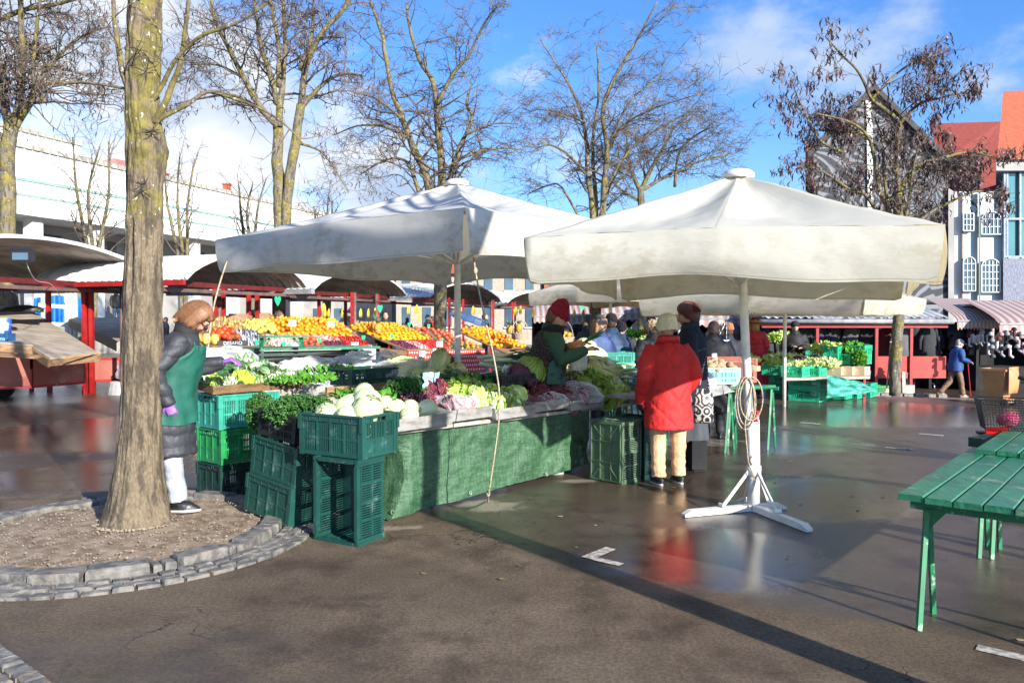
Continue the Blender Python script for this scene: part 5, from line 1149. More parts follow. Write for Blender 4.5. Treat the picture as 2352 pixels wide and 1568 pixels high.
put('lettuce', me_l2, [S(a, b_, FZ(a, b_) + z) for a, b_, z in ((3.05, .10, .08), (3.22, .14, .12), (3.38, .08, .05), (3.12, .28, .17), (3.30, .30, .18), (3.48, .22, .11), (2.95, .24, .14), (3.6, .12, .06), (3.2, .06, .03))], ['bright green lettuce in the shaded heap beside the red coat', 'loose bright green lettuce spilling over the tray edge'], 'lettuce', GL, tilt=.8, s=(.85, 1.1))
put('radicchio', me_r2, [S(a, b_, FZ(a, b_) + z) for a, b_, z in ((1.98, .30, .10), (2.12, .38, .14), (2.2, .24, .10), (2.34, .32, .13), (2.06, .18, .06), (2.5, .36, .14), (2.42, .22, .10), (2.62, .28, .12), (2.26, .12, .05), (2.55, .10, .05), (2.75, .2, .1), (2.72, .36, .15), (1.9, .12, .04))], ['dark red leafy radicchio in the heap past the lettuces', 'wine red radicchio with pale ribs in the shaded heap'], 'radicchio', GR, tilt=1.2, s=(.85, 1.2))
place('red_cabbage', me_rc[0], W(1190, 864, 8.0), 'round dark purple cabbage in front of the seller', 'cabbage', None, (.3, .2, 1), 1.25)
place('savoy_cabbage', me_sv[0], W(1217, 856, 8.15), 'big crinkled savoy cabbage right beside the purple one', 'cabbage', None, (.4, -.3, 2), 1.25)
place('red_cabbage', me_rc[0], W(1218, 885, 8.0), 'second purple cabbage low behind the radicchio heap', 'cabbage', None, (1.3, .2, 1), .9)
GC = 'chinese cabbages on the counters'
pts = [(1268, 880, 8.5), (1290, 868, 8.75), (1320, 868, 8.8), (1345, 856, 9.0), (1372, 850, 9.2), (1395, 862, 9.2), (1405, 885, 9.1), (1432, 882, 9.3), (1300, 890, 8.5), (1378, 868, 9.0), (1240, 878, 8.6), (1415, 900, 9.0), (1335, 845, 9.4), (1360, 838, 9.5), (1385, 842, 9.6)]
for k, (x, y, d) in enumerate(pts): place('chinese_cabbage', me_cc[k % 2], W(x, y, d), ('pale yellow chinese cabbage lying on the pile before the seller', 'chinese cabbage on the pile beside the seller, tip to the front', 'greenish chinese cabbage at the red coat end of the pile')[k % 3], 'cabbage', GC, (1.35 + rnd.uniform(-.3, .3), rnd.uniform(-.4, .4), rnd.uniform(0, 6.28)), rnd.uniform(1.0, 1.25))
for k, (x, y, d) in enumerate(((1007, 840, 8.6), (1050, 855, 8.5), (1030, 862, 8.55), (985, 870, 8.4), (905, 845, 8.9), (935, 840, 8.9), (955, 850, 8.9), (925, 862, 8.5), (955, 868, 8.45))): place('chinese_cabbage', me_cc[k % 2], W(x, y, d), 'chinese cabbage standing up in the row behind the pole' if k == 0 else ('large chinese cabbage lying beside the umbrella pole' if k < 4 else 'chinese cabbage in the wrapped row left of the pole'), 'cabbage', GC, (.25 if k == 0 else 1.4, .1, rnd.uniform(0, 6.28)), 1.15)
for k, (x, y) in enumerate(((1018, 838), (1035, 836), (990, 845))): place('red_cabbage', me_rc[0], W(x - 0, y, 9.3), 'purple cabbage at the back of the row behind the pole', 'cabbage', 'purple cabbages behind the pole', (0, 0, k), .9)
# kale crate, kale and greens
clump('curly_kale', frizz(1, kc + z_ * .20 - x_ * .0, (.25, .21, .15), 1500, .017, amp=.7), M_kale, 'heap of curly dark green kale in the black crate on the leaning crates', 'kale')
clump('curly_kale', frizz(2, W(718, 928, 6.35), (.15, .12, .07), 420, .016, amp=.7), M_kale, 'big loose kale leaf reaching over towards the cabbage crate', 'kale')
clump('curly_kale', frizz(3, S(.66, .52, .98), (.20, .13, .11), 800, .014, amp=.7), M_kale, 'curly kale heap with the blue paper slip on the front counter', 'kale')
clump('curly_kale', frizz(4, W(600, 950, 6.7), (.12, .12, .17), 700, .017, amp=.7), M_kale, 'kale hanging over the side of the black crate', 'kale')
clump('leafy_greens', leaves(5, S(.18, .52, .92), (.24, .10, .06), 150, .09, .018), M_pars, 'fresh lamb lettuce bunch behind the white cabbages', 'greens')
clump('leafy_greens', leaves(6, S(-.28, .30, .86), (.12, .10, .05), 70, .08, .018), M_pars, 'small tuft of greens behind the cabbage crate', 'greens')
clump('spinach', leaves(7, S(1.5, .66, .92), (.45, .13, .08), 190, .17, .042, .3), M_spin, 'dark green spinach heap behind the lettuces', 'spinach')
clump('parsley', leaves(8, S(.40, 1.72, 1.0), (.26, .28, .06), 420, .07, .014), M_pars, 'bright green parsley heap between the cauliflowers and the dark crate', 'parsley')
clump('parsley', leaves(9, S(.95, 2.1, 1.05), (.30, .22, .06), 180, .08, .018), M_pars, 'green leaves in the back of the parsley row', 'parsley')
clump('broccoli_leaves', leaves(10, S(.10, 1.98, 1.06), (.16, .16, .06), 90, .15, .035, .5), M_brocl, 'grey green kohlrabi leaves above the cauliflowers', 'leaves')
clump('spring_onions', leaves(11, S(.98, .62, .95), (.22, .06, .04), 110, .26, .008, .1), M_leek, 'bunch of thin green onions beside the blue paper slip', 'spring onions')
mb = MB(); p = W(990, 888, 7.1); 
def fpap(u, v): return p + A * (u - .5) * .20 + Vector((0, -.03, 0)) * v + Vector((0, 0, .15 * v - .02)) + Vector((nz((u, v, 0), 3), nz((u, v, 2), 3), nz((u, v, 4), 3))) * .03
mb.grid(fpap, 8, 8); tag(mb.obj('paper_slip', mat('blue_paper', (.33, .55, .78), rough=.8)), 'crumpled light blue paper lying on the curly kale', 'paper')
# tray of romanesco / cauliflower / broccoli
T0 = Vector((-2.63, 6.99, .985)); TP = lambda a, b_, z=0: T0 + A * a + B * b_ + Vector((0, 0, z + b_ * .12))
GV = 'cauliflowers and romanesco in the wooden tray'
for k, (me_, a, b_, z, s_, nm, lb) in enumerate(((me_ro, .08, .12, .03, .9, 'romanesco', 'lime romanesco at the near end of the wooden tray'), (me_cf, .20, .10, .02, .9, 'cauliflower', 'leafy small cauliflower beside the reaching gloved hand'), (me_ro, .36, .12, .04, 1.15, 'romanesco', 'large lime green romanesco in the middle of the wooden tray'), (me_ro, .50, .12, .03, .9, 'romanesco', 'lime romanesco between the big one and the cauliflowers'),
    (me_cf, .62, .10, .03, .9, 'cauliflower', 'white cauliflower at the front of the wooden tray'), (me_cf, .74, .12, .03, 1., 'cauliflower', 'white cauliflower near the right end of the wooden tray'), (me_cf, .86, .11, .02, .9, 'cauliflower', 'white cauliflower at the right end of the wooden tray'), (me_cf, .64, .30, .08, 1.05, 'cauliflower', 'white cauliflower in the middle row of the wooden tray'), (me_cf, .78, .30, .08, 1., 'cauliflower', 'white cauliflower in the second row near the parsley'),
    (me_br, .30, .38, .10, 1.2, 'broccoli', 'round green broccoli head behind the big romanesco'), (me_br, .44, .40, .10, 1.2, 'broccoli', 'second green broccoli head beside the first one'), (me_cf, .60, .50, .12, 1., 'cauliflower', 'white cauliflower at the back of the wooden tray'), (me_ro, .14, .34, .08, .9, 'romanesco', 'romanesco at the back near the gloved hand'), (me_cf, .0, .30, .06, .8, 'cauliflower', 'cauliflower at the back corner near the apron'), (me_cf, .9, .34, .06, .9, 'cauliflower', 'cauliflower next to the plastic wrapped salad'))):
    place(nm, me_[k % len(me_)], TP(a, b_, z), lb, nm, GV, (rnd.uniform(-.5, .5), rnd.uniform(-.5, .5), k * 2.), s_ * 1.05)
# leeks
def leek(seed):
    q = random.Random(seed); mb = MB(); mb.tube([(0, 0, 0), (.12, 0, .004), (.26, 0, .004)], [.017, .016, .018], 10)
    for k in range(len(mb.v)): mb.uv[k] = (.1, .9)
    mb.cm = 1
    for i in range(6):
        a = i * 1.05; s_ = q.uniform(.22, .36)
        def f(u, v): w_ = .020 * (1 - v * .75) + .003; return (.24 + s_ * v, (u - .5) * 2 * w_ + math.cos(a) * .05 * v + .012 * math.cos(a), .004 + math.sin(a) * .012 + .03 * math.sin(v * 2.2 + i) + abs(u - .5) * w_ * .8)
        mb.grid(f, 2, 6)
    return mb
me_lk = [proto('leek', leek(s), [M_stalk, M_leek]) for s in (1, 2, 3)]
for k in range(16): p = W(rnd.uniform(1385, 1475), rnd.uniform(835, 868), rnd.uniform(9.2, 9.9)); place('leek', me_lk[k % 3], p, 'leek with its white end forward at the end of the pile by the red coat', 'leek', 'leeks by the red coat', (rnd.uniform(-.3, .3), rnd.uniform(-.12, .12), 2.2 + rnd.uniform(-.35, .35)), 1.15)
for k in range(20): p = W(rnd.uniform(1095, 1150), rnd.uniform(818, 838), rnd.uniform(9.0, 9.8)); place('leek', me_lk[k % 3], p, 'leek in the bundle lying left of the seller', 'leek', 'leeks left of the seller', (rnd.uniform(-.3, .3), rnd.uniform(-.1, .15), rnd.uniform(-.55, .15)), 1.3)
# plastic bags
def bagmat(name, tint=(.9, .92, .95), a=.30):
    m = bpy.data.materials.new(name); m.use_nodes = True; nt = m.node_tree; b = nt.nodes['Principled BSDF']; b.inputs['Base Color'].default_value = (*tint, 1); b.inputs['Roughness'].default_value = .12; b.inputs['Specular IOR Level'].default_value = .9
    lw = nt.nodes.new('ShaderNodeLayerWeight'); lw.inputs[0].default_value = .45; b.inputs['Alpha'].default_value = a
    nt.links.new(ramp(nt, lw.outputs['Facing'], .1, 1., a * .55, min(1, a * 2.1)), b.inputs['Alpha'])
    t = nt.nodes.new('ShaderNodeTexCoord'); n = nt.nodes.new('ShaderNodeTexNoise'); n.inputs['Scale'].default_value = 14; n.inputs['Detail'].default_value = 3; nt.links.new(t.outputs['Object'], n.inputs[0]); bn = nt.nodes.new('ShaderNodeBump'); bn.inputs['Strength'].default_value = 1.; bn.inputs['Distance'].default_value = .03; nt.links.new(n.outputs[0], bn.inputs['Height']); nt.links.new(bn.outputs[0], b.inputs['Normal'])
    return m
M_bag = bagmat('clear_film'); M_bag2 = bagmat('milky_film', (.85, .87, .9), .55)
def bag(c, rx, label, seed=1, m=None, amp=.25, name='plastic_bag', rz=0):
    mb = MB(); mb.ball((0, 0, 0), 1., 40, 24); o = []
    for v in mb.v:
        v = Vector(v); k = 1 + amp * (nz(v, 1.6, seed) + .7 * abs(nz(v, 3.5, seed)) + .35 * nz(v, 8, seed)); x, y, z = v.x * rx[0] * k, v.y * rx[1] * k, v.z * rx[2] * k
        o.append((c[0] + x * math.cos(rz) - y * math.sin(rz), c[1] + x * math.sin(rz) + y * math.cos(rz), c[2] + max(z, -rx[2] * .45)))
    mb.v = o; return tag(mb.obj(name, m or M_bag, smooth=True), label, 'plastic bag')
bag(S(.86, .16, .86), (.17, .14, .09), 'clear plastic bag of radicchio in the second grey tray', 2)
bag(S(1.02, .14, .84), (.13, .12, .08), 'small clear bag beside the first one at the lettuce edge', 3)
bag(S(2.13, .06, .80), (.19, .12, .08), 'clear bag over radicchio hanging at the tray edge in the shade', 4)
bag(S(2.62, .06, .81), (.26, .17, .13), 'big clear bag of pink radicchio beside the green lettuces', 5)
bag(TP(.36, .62, .14), (.42, .14, .15), 'large sheet of clear film behind the broccoli', 6, amp=.35, rz=RA)
bag(Vector((-2.63, 6.99, .90)) + A * 1.1 + B * .02, (.17, .13, .11), 'crumpled clear bag of salad hanging off the wooden tray', 7, amp=.4)
bag(S(.85, 2.2, 1.1), (.36, .12, .10), 'milky plastic bag heap behind the parsley', 8, M_bag2, .5, rz=RA)
bag(S(1.35, 2.15, 1.08), (.20, .12, .13), 'white carrier bag lying above the dark green crate', 9, M_bag2, .6)
bag(W(935, 850, 8.6), (.40, .16, .12), 'clear wrapping over the chinese cabbages beside the scale', 10, M_bag, .35, rz=RA)
bag(W(885, 838, 9.0), (.14, .12, .12), 'white torn plastic bag just behind the scale', 13, M_bag2, .6)
place('radicchio', me_rd[0], W(905, 858, 8.7), 'radicchio glimpsed inside the wrapping near the scale', 'radicchio', None, (1, 0, 0), .9)
mb = MB(); mb.tube([W(1052, 872, 8.2), W(1052, 872, 8.2) + A * .05, W(1052, 872, 8.2) + A * .22, W(1052, 872, 8.2) + A * .27], [.012, .03, .034, .034], 12)
# fillers inside the bags
put('radicchio', me_rd, [S(.86, .16, .84), S(.95, .12, .83), S(.80, .1, .83), S(2.5, .06, .82), S(2.62, .1, .86), S(2.74, .02, .81), S(2.6, -.02, .80), S(2.12, .04, .80), S(2.22, .1, .82), S(1.04, .14, .83)], 'radicchio showing through the clear plastic bag', 'radicchio', GR, tilt=1.3, s=(.8, 1.))
# black open crate in the middle, blue crate, others
crate(W(1160, 885, 7.9), RA, M_cblack, 'low black open crate behind the radicchio', dim=(.5, .34, .12))
crate(W(1468, 898, 9.3), RA, M_cblue, 'bright blue crate at the end of the counter by the red coat', dim=(.5, .34, .17))
bag(W(1165, 868, 8.0), (.07, .05, .09), 'white carrier bag handles poking out of the black crate', 21, M_bag2, .8)
# side counter behind: white cabbages on a wooden box, teal crates
q0 = W(1362, 838, 10.6)
sc3 = thing('side_counter', 'side counter closing the stall behind the seller', 'market stall', (q0.x, q0.y, 0))
mb = MB(); quadslab(mb, W(1270, 862, 10.2), W(1470, 862, 10.2), W(1480, 845, 12.0), W(1270, 845, 12.0), .04); mb.obj('board', M_wood, sc3)
for px in (1300, 1440):
    p = W(px, 860, 11); p.z = 0; trestle(p, (0, 1, 0), .80, sc3, .7)
mb = MB(); p = W(1355, 842, 10.4); mb.box((p.x, p.y + .2, p.z), (.62, .4, .11)); tag(mb.obj('wooden_box', mat('pale_wood', (.62, .42, .25), (.5, .32, .18), rough=.7, st=(1, 1, 6), sc_=5)), 'pale wooden box under the three white cabbages', 'box')
for k, (x, y, s_, lb) in enumerate(((1343, 805, 1.45, 'topmost of the three big white cabbages beyond the seller'), (1336, 823, 1.2, 'left one of the three big white cabbages beyond the seller'), (1370, 822, 1.3, 'right one of the three big white cabbages beyond the seller'))): place('white_cabbage', me_wc[k], W(x, y, 10.5), lb, 'cabbage', GW, (k, .3, k), s_ * 1.02)
crate(W(1303, 852, 10.6), 0, M_cpale, 'pale blue green crate behind the hanging bag', dim=(.5, .36, .2)); crate(W(1408, 850, 11.2), .1, M_cteal, 'teal crate beside the white cabbages', dim=(.5, .4, .26)); crate(W(1447, 842, 12.2), .1, M_cgreen, 'green crate behind the leeks', dim=(.6, .4, .2)); crate(W(1222, 852, 10.4), .3, M_cdark, 'dark teal crate left of the seller', dim=(.5, .36, .2))
def potato(seed, l_=.05):
    mb = MB(); mb.ball((0, 0, 0), 1., 10, 7); mb.v = [tuple(Vector((v[0] * l_ * 1.5, v[1] * l_ * .75, v[2] * l_ * .75)) * (1 + .3 * nz(v, 1.3, seed))) for v in mb.v]; return mb
me_pt = [proto('root_vegetable', potato(s), M_root) for s in (1, 2, 3)]
# counter right of the red coat: pale crate of roots, brick red crate, white sack
pc = Zp(1648, 884, .84) + Vector((0, .18, 0)); crate(pc, .12, M_cpale, 'pale blue crate heaped with brown roots', dim=(.50, .34, .20))
for k in range(34): a_, r_ = rnd.uniform(0, 6.28), math.sqrt(rnd.random()); place('root_vegetable', me_pt[k % 3], pc + Vector((.21 * r_ * math.cos(a_), .13 * r_ * math.sin(a_), .19 + .07 * (1 - r_) + rnd.uniform(-.02, .02))), 'brown knobbly root in the pale blue crate', 'root vegetable', 'roots in the pale crate', (rnd.uniform(-.6, .6), rnd.uniform(-.6, .6), rnd.uniform(0, 6.28)), rnd.uniform(.8, 1.25))
pr_ = Zp(1690, 888, .84) + Vector((.08, .75, 0)); crate(pr_, .1, M_cred, 'brick red crate behind the pale blue one', dim=(.62, .42, .30))
bag(W(1612, 880, 8.9), (.17, .15, .13), 'white knotted sack beside the pale blue crate', 31, mat('white_sack', (.8, .8, .8), rough=.5), .12)
mb = MB(); p = W(1640, 832, 9.7); mb.rings([(p.x, p.y, p.z - .0, .11, .11), (p.x, p.y, p.z + .05, .05, .05), (p.x, p.y, p.z + .055, .038, .038), (p.x, p.y, p.z + .11, .032, .032)], 18); tag(mb.obj('white_jug', mat('white_plastic', (.75, .76, .78), rough=.35), smooth=True), 'white plastic jug with a red cap behind the roots', 'jug')
# ---------------------------------------------------------------- barrel roofed stalls
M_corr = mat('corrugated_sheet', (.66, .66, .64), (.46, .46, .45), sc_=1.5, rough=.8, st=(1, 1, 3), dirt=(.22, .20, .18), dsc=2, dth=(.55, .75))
M_under = mat('brown_underside', (.46, .40, .34), (.28, .24, .20), sc_=2, rough=.9)  # inner sheet, browner and darker than the top one
M_redp = mat('red_painted_steel', (.36, .016, .014), (.26, .012, .012), sc_=6, rough=.4, dirt=(.5, .38, .33), dsc=14, dth=(.64, .72))
M_redshade = mat('shaded_red_steel', (.12, .014, .014), (.08, .01, .01), rough=.5); M_gut = mat('grey_gutter', (.30, .30, .31), (.20, .20, .21), rough=.5); M_brownp = mat('brown_downpipe', (.16, .095, .08), (.11, .07, .06), rough=.45)  # front beams: darker copy of the red paint, roof shade put into the colour
M_redpanel = mat('faded_red_panel', (.36, .10, .075), (.28, .07, .05), sc_=2, rough=.6, dirt=(.30, .20, .15), dsc=3, dth=(.52, .7))
def vault(par, p0, p1, depth, rise, wl=.19, back=None):
    p0, p1 = Vector(p0), Vector(p1); ax = (p1 - p0).normalized(); bk = back or Vector((-ax.y, ax.x, 0)); n = int(depth / wl) * 4
    def P_(u, v, o=0):
        s = v * depth; t = u; th = math.asin(1) ; z = rise * (math.sin(math.pi * t) ** .72 if 0 < t < 1 else 0)
        q = p0.lerp(p1, t) + bk * s; c = .028 * math.sin(s / wl * 2 * math.pi); return q + Vector((0, 0, z + c * (.35 + .65 * math.sin(math.pi * t)) + o)) + ax * (c * math.cos(math.pi * t) * -1.0)
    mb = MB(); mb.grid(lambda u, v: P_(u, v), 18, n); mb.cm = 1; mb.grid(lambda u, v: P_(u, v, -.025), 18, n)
    mb.cm = 0
    for i in range(18):
        a, b_ = P_(i / 18, 0, .01), P_((i + 1) / 18, 0, .01); mb.beam(a - bk * .02, b_ - bk * .02, .04, .07)
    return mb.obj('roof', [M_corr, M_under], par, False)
def post(par, px, d, z1=2.42, m=None, w_=.085, z0=0, nm='post', rnd_=False):
    p = W(px, 735, d); mb = MB()
    if rnd_: mb.tube([(p.x, p.y, z0 + G(p.x, p.y)), (p.x, p.y, z1)], w_ / 2, 12)
    else: mb.box((p.x, p.y, (z0 + G(p.x, p.y) + z1) / 2), (w_, w_, z1 - z0 - G(p.x, p.y)))
    return mb.obj(nm, m or M_redp, par, rnd_)
def bar(par, a, b_, w_, h, m, nm='beam'):
    mb = MB(); mb.beam(a, b_, w_, h); return mb.obj(nm, m, par)
ZE = 2.4
def mstall(label, e0, e1, posts, pipes=(), depth=4.2, rise=.62):
    p0 = Zp(*e0, ZE) if len(e0) == 2 else Vector(e0); p1 = Zp(*e1, ZE) if len(e1) == 2 else Vector(e1); c = (p0 + p1) / 2
    t = thing('market_stall', label, 'market stall', (c.x, c.y, 0), group='barrel roofed stalls'); ax = (p1 - p0).normalized(); bk = Vector((-ax.y, ax.x, 0))
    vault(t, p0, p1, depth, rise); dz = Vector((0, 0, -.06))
    bar(t, p0 + dz + bk * .6, p1 + dz + bk * .6, .07, .10, M_redshade); bar(t, p0 + dz + bk * depth, p1 + dz + bk * depth, .07, .10, M_redp); bar(t, p1 + dz * 1.8 - bk * .2, p1 + dz * 1.8 + bk * (depth + .1), .14, .12, M_gut, 'gutter'); bar(t, p0 + dz * 3.2 + bk * .6, p1 + dz * 3.2 + bk * .6, .12, .07, M_brownp, 'lower_beam')
    bar(t, p0 + dz, p0 + dz + bk * depth, .07, .10, M_redp)
    for px, d in posts: post(t, px, d)
    for px, d in pipes: post(t, px, d, m=M_brownp, w_=.10, nm='downpipe', rnd_=True)
    return t, p0, p1, ax, bk
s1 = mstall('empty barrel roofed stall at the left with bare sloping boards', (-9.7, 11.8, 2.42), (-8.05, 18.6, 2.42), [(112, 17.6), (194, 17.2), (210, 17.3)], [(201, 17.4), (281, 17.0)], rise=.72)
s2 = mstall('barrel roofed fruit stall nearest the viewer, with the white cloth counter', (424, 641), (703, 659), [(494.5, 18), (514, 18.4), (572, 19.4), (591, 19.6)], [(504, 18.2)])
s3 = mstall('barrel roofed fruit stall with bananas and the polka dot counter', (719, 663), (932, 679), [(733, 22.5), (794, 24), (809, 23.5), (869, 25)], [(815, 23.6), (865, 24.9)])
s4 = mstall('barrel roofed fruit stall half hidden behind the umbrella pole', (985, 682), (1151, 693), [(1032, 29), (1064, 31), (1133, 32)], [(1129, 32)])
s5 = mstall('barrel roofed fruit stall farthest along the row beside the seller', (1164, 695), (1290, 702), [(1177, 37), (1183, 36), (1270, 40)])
mb = MB(); c = W(56, 588, 14.3)   # lamp under the first roof
ld = thing('floodlight', 'small black floodlight hung under the front of the left barrel roof', 'lamp', tuple(W(53, 580, 13.6)))
mb.box((0, 0, -.05), (.34, .14, .20)); mb.box((0, -.06, .07), (.36, .04, .05)); mb.obj('housing', MC('black_plastic', (.02, .02, .02), rough=.4), ld, world=False)
mb = MB(); mb.box((0, -.08, -.07), (.26, .02, .12)); mb.obj('glass', M_glass, ld, world=False)
rope([W(58, 590, 13.6), W(68, 622, 13.8), W(85, 645, 14.5), W(120, 655, 16), W(150, 700, 17)], .008, 'thin white cable sagging from the floodlight', 'cable', 'cable', MC('white_cable', (.7, .7, .7)))
# empty stall boards and panels
es = thing('empty_counter', 'bare sloping plywood counter with a red panelled front', 'counter', tuple(W(120, 735, 15.5)[:2]) + (0,))
M_ply = mat('weathered_plywood', (.40, .34, .27), (.29, .24, .19), sc_=2, rough=.8, st=(1, 2, 1), dirt=(.17, .13, .12), dsc=2.2, dth=(.55, .75))
a0, a1, a2, a3 = W(114, 822, 14.2), W(230, 812, 15.4), W(72, 712, 18.6), W(-60, 712, 17.4)
mb = MB(); quadslab(mb, a0, a1, a2, a3, .02); mb.obj('board', M_ply, es)
mb = MB(); quadslab(mb, a0 + Vector((0, -.03, -.02)), a1 + Vector((0, -.03, -.02)), a1 + Vector((0, .02, -.02)), a0 + Vector((0, .02, -.02)), .13); mb.obj('fascia', M_wood2, es)
mb = MB(); quadslab(mb, a0 + Vector((.3, -.02, .03)), a1 + Vector((.0, -.02, .03)), a1 + Vector((.0, .06, .03)), a0 + Vector((.3, .06, .03)), .03); mb.obj('lip', mat('new_batten', (.58, .36, .17), rough=.6), es)
mb = MB(); quadslab(mb, a0 + Vector((-.035, 0, -.021)), a0 + Vector((0, 0, -.021)), a3 + Vector((0, 0, -.021)), a3 + Vector((-.035, 0, -.021)), .15); mb.obj('side_board', M_wood2, es)
b0, b1 = W(-60, 782, 13.7), W(76, 792, 14.1); mb = MB(); quadslab(mb, b0, b1, W(16, 762, 15.4), W(-80, 755, 15.2), .02); mb.obj('lower_board', M_ply, es)
mb = MB(); quadslab(mb, b0 + Vector((0, -.03, -.022)), b1 + Vector((0, -.03, -.022)), b1 + Vector((0, 0, -.022)), b0 + Vector((0, 0, -.022)), .14); quadslab(mb, b0 + Vector((0, -.3, -.20)), b1 + Vector((.2, -.3, -.20)), b1 + Vector((.2, 0, -.18)), b0 + Vector((0, 0, -.18)), .03); mb.obj('shelf_front', M_wood2, es)
def panel(par, x0, y0, x1, y1, xa, ya, xb, yb, d0, d1, m, fr=True, nm='panel'):
    q = [W(x0, y0, d0), W(x1, y1, d1), W(xb, yb, d1), W(xa, ya, d0)]; mb = MB(); n_ = (q[1] - q[0]).cross(q[2] - q[1]).normalized() * .015; mb.add(q + [p + n_ for p in q], [(0, 1, 2, 3), (7, 6, 5, 4), (0, 4, 5, 1), (1, 5, 6, 2), (2, 6, 7, 3), (3, 7, 4, 0)]); mb.obj(nm, m, par)
    if fr:
        for i in range(4): mb = MB(); mb.beam(q[i], q[(i + 1) % 4], .05, .05); mb.obj('frame', M_redp, par)
panel(es, -60, 893, 73, 888, -60, 806, 73, 806, 15.2, 15.6, M_redpanel); panel(es, 73, 888, 194, 878, 73, 806, 194, 808, 15.6, 16.4, M_redpanel)
for px, py in ((194, 906), (73, 898)): p = Gp(px, py); mb = MB(); mb.box((p.x, p.y, .25), (.07, .07, .5)); mb.obj('leg', M_redp, es)
es2 = thing('empty_counter', 'second bare sloping counter behind the downpipes, shadows of posts on it', 'counter', tuple(W(230, 735, 19)[:2]) + (0,))
mb = MB(); quadslab(mb, W(267, 785, 17.6), W(345, 770, 18.4), W(290, 728, 22), W(160, 730, 21.5), .02); mb.obj('board', M_ply, es2)
mb = MB(); quadslab(mb, W(267, 786, 17.55), W(268, 785, 17.6), W(161, 731, 21.5), W(158, 733, 21.4), .2); mb.obj('side_board', M_wood2, es2)
panel(es2, 212, 874, 275, 872, 212, 823, 275, 824, 17.4, 17.8, M_redpanel)
for px in (213, 275): p = W(px, 735, 17.6); mb = MB(); mb.box((p.x, p.y, .2), (.07, .07, .4)); mb.obj('leg', M_redp, es2)
bb = thing('fruit_carton', 'blue printed fruit carton left on the empty counter', 'carton', tuple(W(18, 795, 14.2)))
M_bl = mat('printed_blue_card', (.02, .10, .24), (.015, .07, .18), rough=.5)
mb = MB(); mb.box((-.18, 0, .12), (.46, .3, .22)); mb.box((.07, -.14, .20), (.06, .02, .16)); mb.obj('box', M_bl, bb, world=False); mb = MB(); mb.rings([(-.08, 0, .22, .13, .13), (-.08, 0, .50, .14, .14)], 18); mb.obj('bucket', mat('blue_bucket', (.03, .09, .55), (.45, .6, .9), sc_=2, rng=(.45, .5)), bb, True, world=False)
mb = MB()
def text(s, loc, size, m, par, rz=0, name='lettering', ext=.002, rx=math.pi / 2):
    cu = bpy.data.curves.new(name, 'FONT'); cu.body = s; cu.size = size; cu.extrude = ext; cu.align_x = 'CENTER'; o = bpy.data.objects.new(name, cu); dg = None
    COL.objects.link(o); me_ = bpy.data.meshes.new_from_object(o); bpy.data.objects.remove(o); me_.materials.clear(); me_.materials.append(m)
    o = bpy.data.objects.new(name, me_); COL.objects.link(o); o.rotation_euler = (rx, 0, rz); o.location = loc
    if par is not None: o.parent = par
    return o
M_ink = MC('white_print', (.75, .75, .72))
text('Carovana', (-.14, -.155, .11), .10, MC('pale_print', (.35, .6, .65)), bb)
tb = tag(bag(W(45, 712, 16.5), (.5, .22, .10), 'black sack lying at the top of the empty sloping counter', 51, MC('black_plastic', (.02, .02, .02), rough=.4), .2, 'black_sack'), cat='sack')
# things behind the empty stall
M_btarp = bpy.data.materials.new('blue_tarpaulin'); M_btarp.use_nodes = True; tarpmat(M_btarp, (.01, .13, .5), (.05, .30, .75))
mb = MB()
def bt(u, v):
    x = 78 + 115 * u; y = 740 - (62 - 14 * abs(u - .45)) * v; p = W(x, y, 26 + .25 * math.sin(u * 34) * (1 - v * .6) + v * .6); return p
mb.grid(bt, 60, 14); tag(mb.obj('blue_sheet', M_btarp, smooth=True), 'blue plastic sheet draped over stacked goods beyond the empty stall', 'sheet')
wf = thing('stall_skeleton', 'white metal frame of a dismantled stall in front of the blue sheet', 'frame', tuple(W(130, 735, 22)[:2]) + (0,))
for x in (99, 154, 163, 173): mb = MB(); p = W(x, 735, 21.5); mb.tube([(p.x, p.y, 0 if x > 150 else .3), (p.x, p.y, W(x, 663 if x < 160 else 672, 21.5).z)], .06 if x > 150 else .045, 8); mb.obj('post', M_whitemetal, wf)
for y in (665, 702, 743): mb = MB(); mb.beam(W(90, y - 2, 21.5), W(152, y + 3, 21.5), .07, .1); mb.obj('rail', M_whitemetal, wf)
mb = MB(); p = W(282, 888, 17.0); g_ = Gp(282, 905); mb.rings([(g_.x, g_.y, 0, .32, .25), (g_.x, g_.y, .26, .27, .2), (g_.x, g_.y, .28, .24, .18)], 16); tag(mb.obj('concrete_block', mat('pale_concrete', (.45, .44, .43), rough=.9)), 'grey concrete foot block partly behind the big trunk', 'block')
bag((g_.x + .05, g_.y + .1, .45), (.20, .2, .25), 'clear rubbish bag on the concrete block behind the trunk', 61, M_bag2, .3)
mb = MB(); g_ = Gp(6, 912); mb.tube([(g_.x - .11, g_.y, .26), (g_.x + .11, g_.y - .03, .26)], .26, 28); tag(mb.obj('tyre', mat('rubber', (.04, .04, .04), rough=.9, bump=.6, bsc=40), smooth=False), 'old tyre at the very left edge under the empty stall', 'tyre')
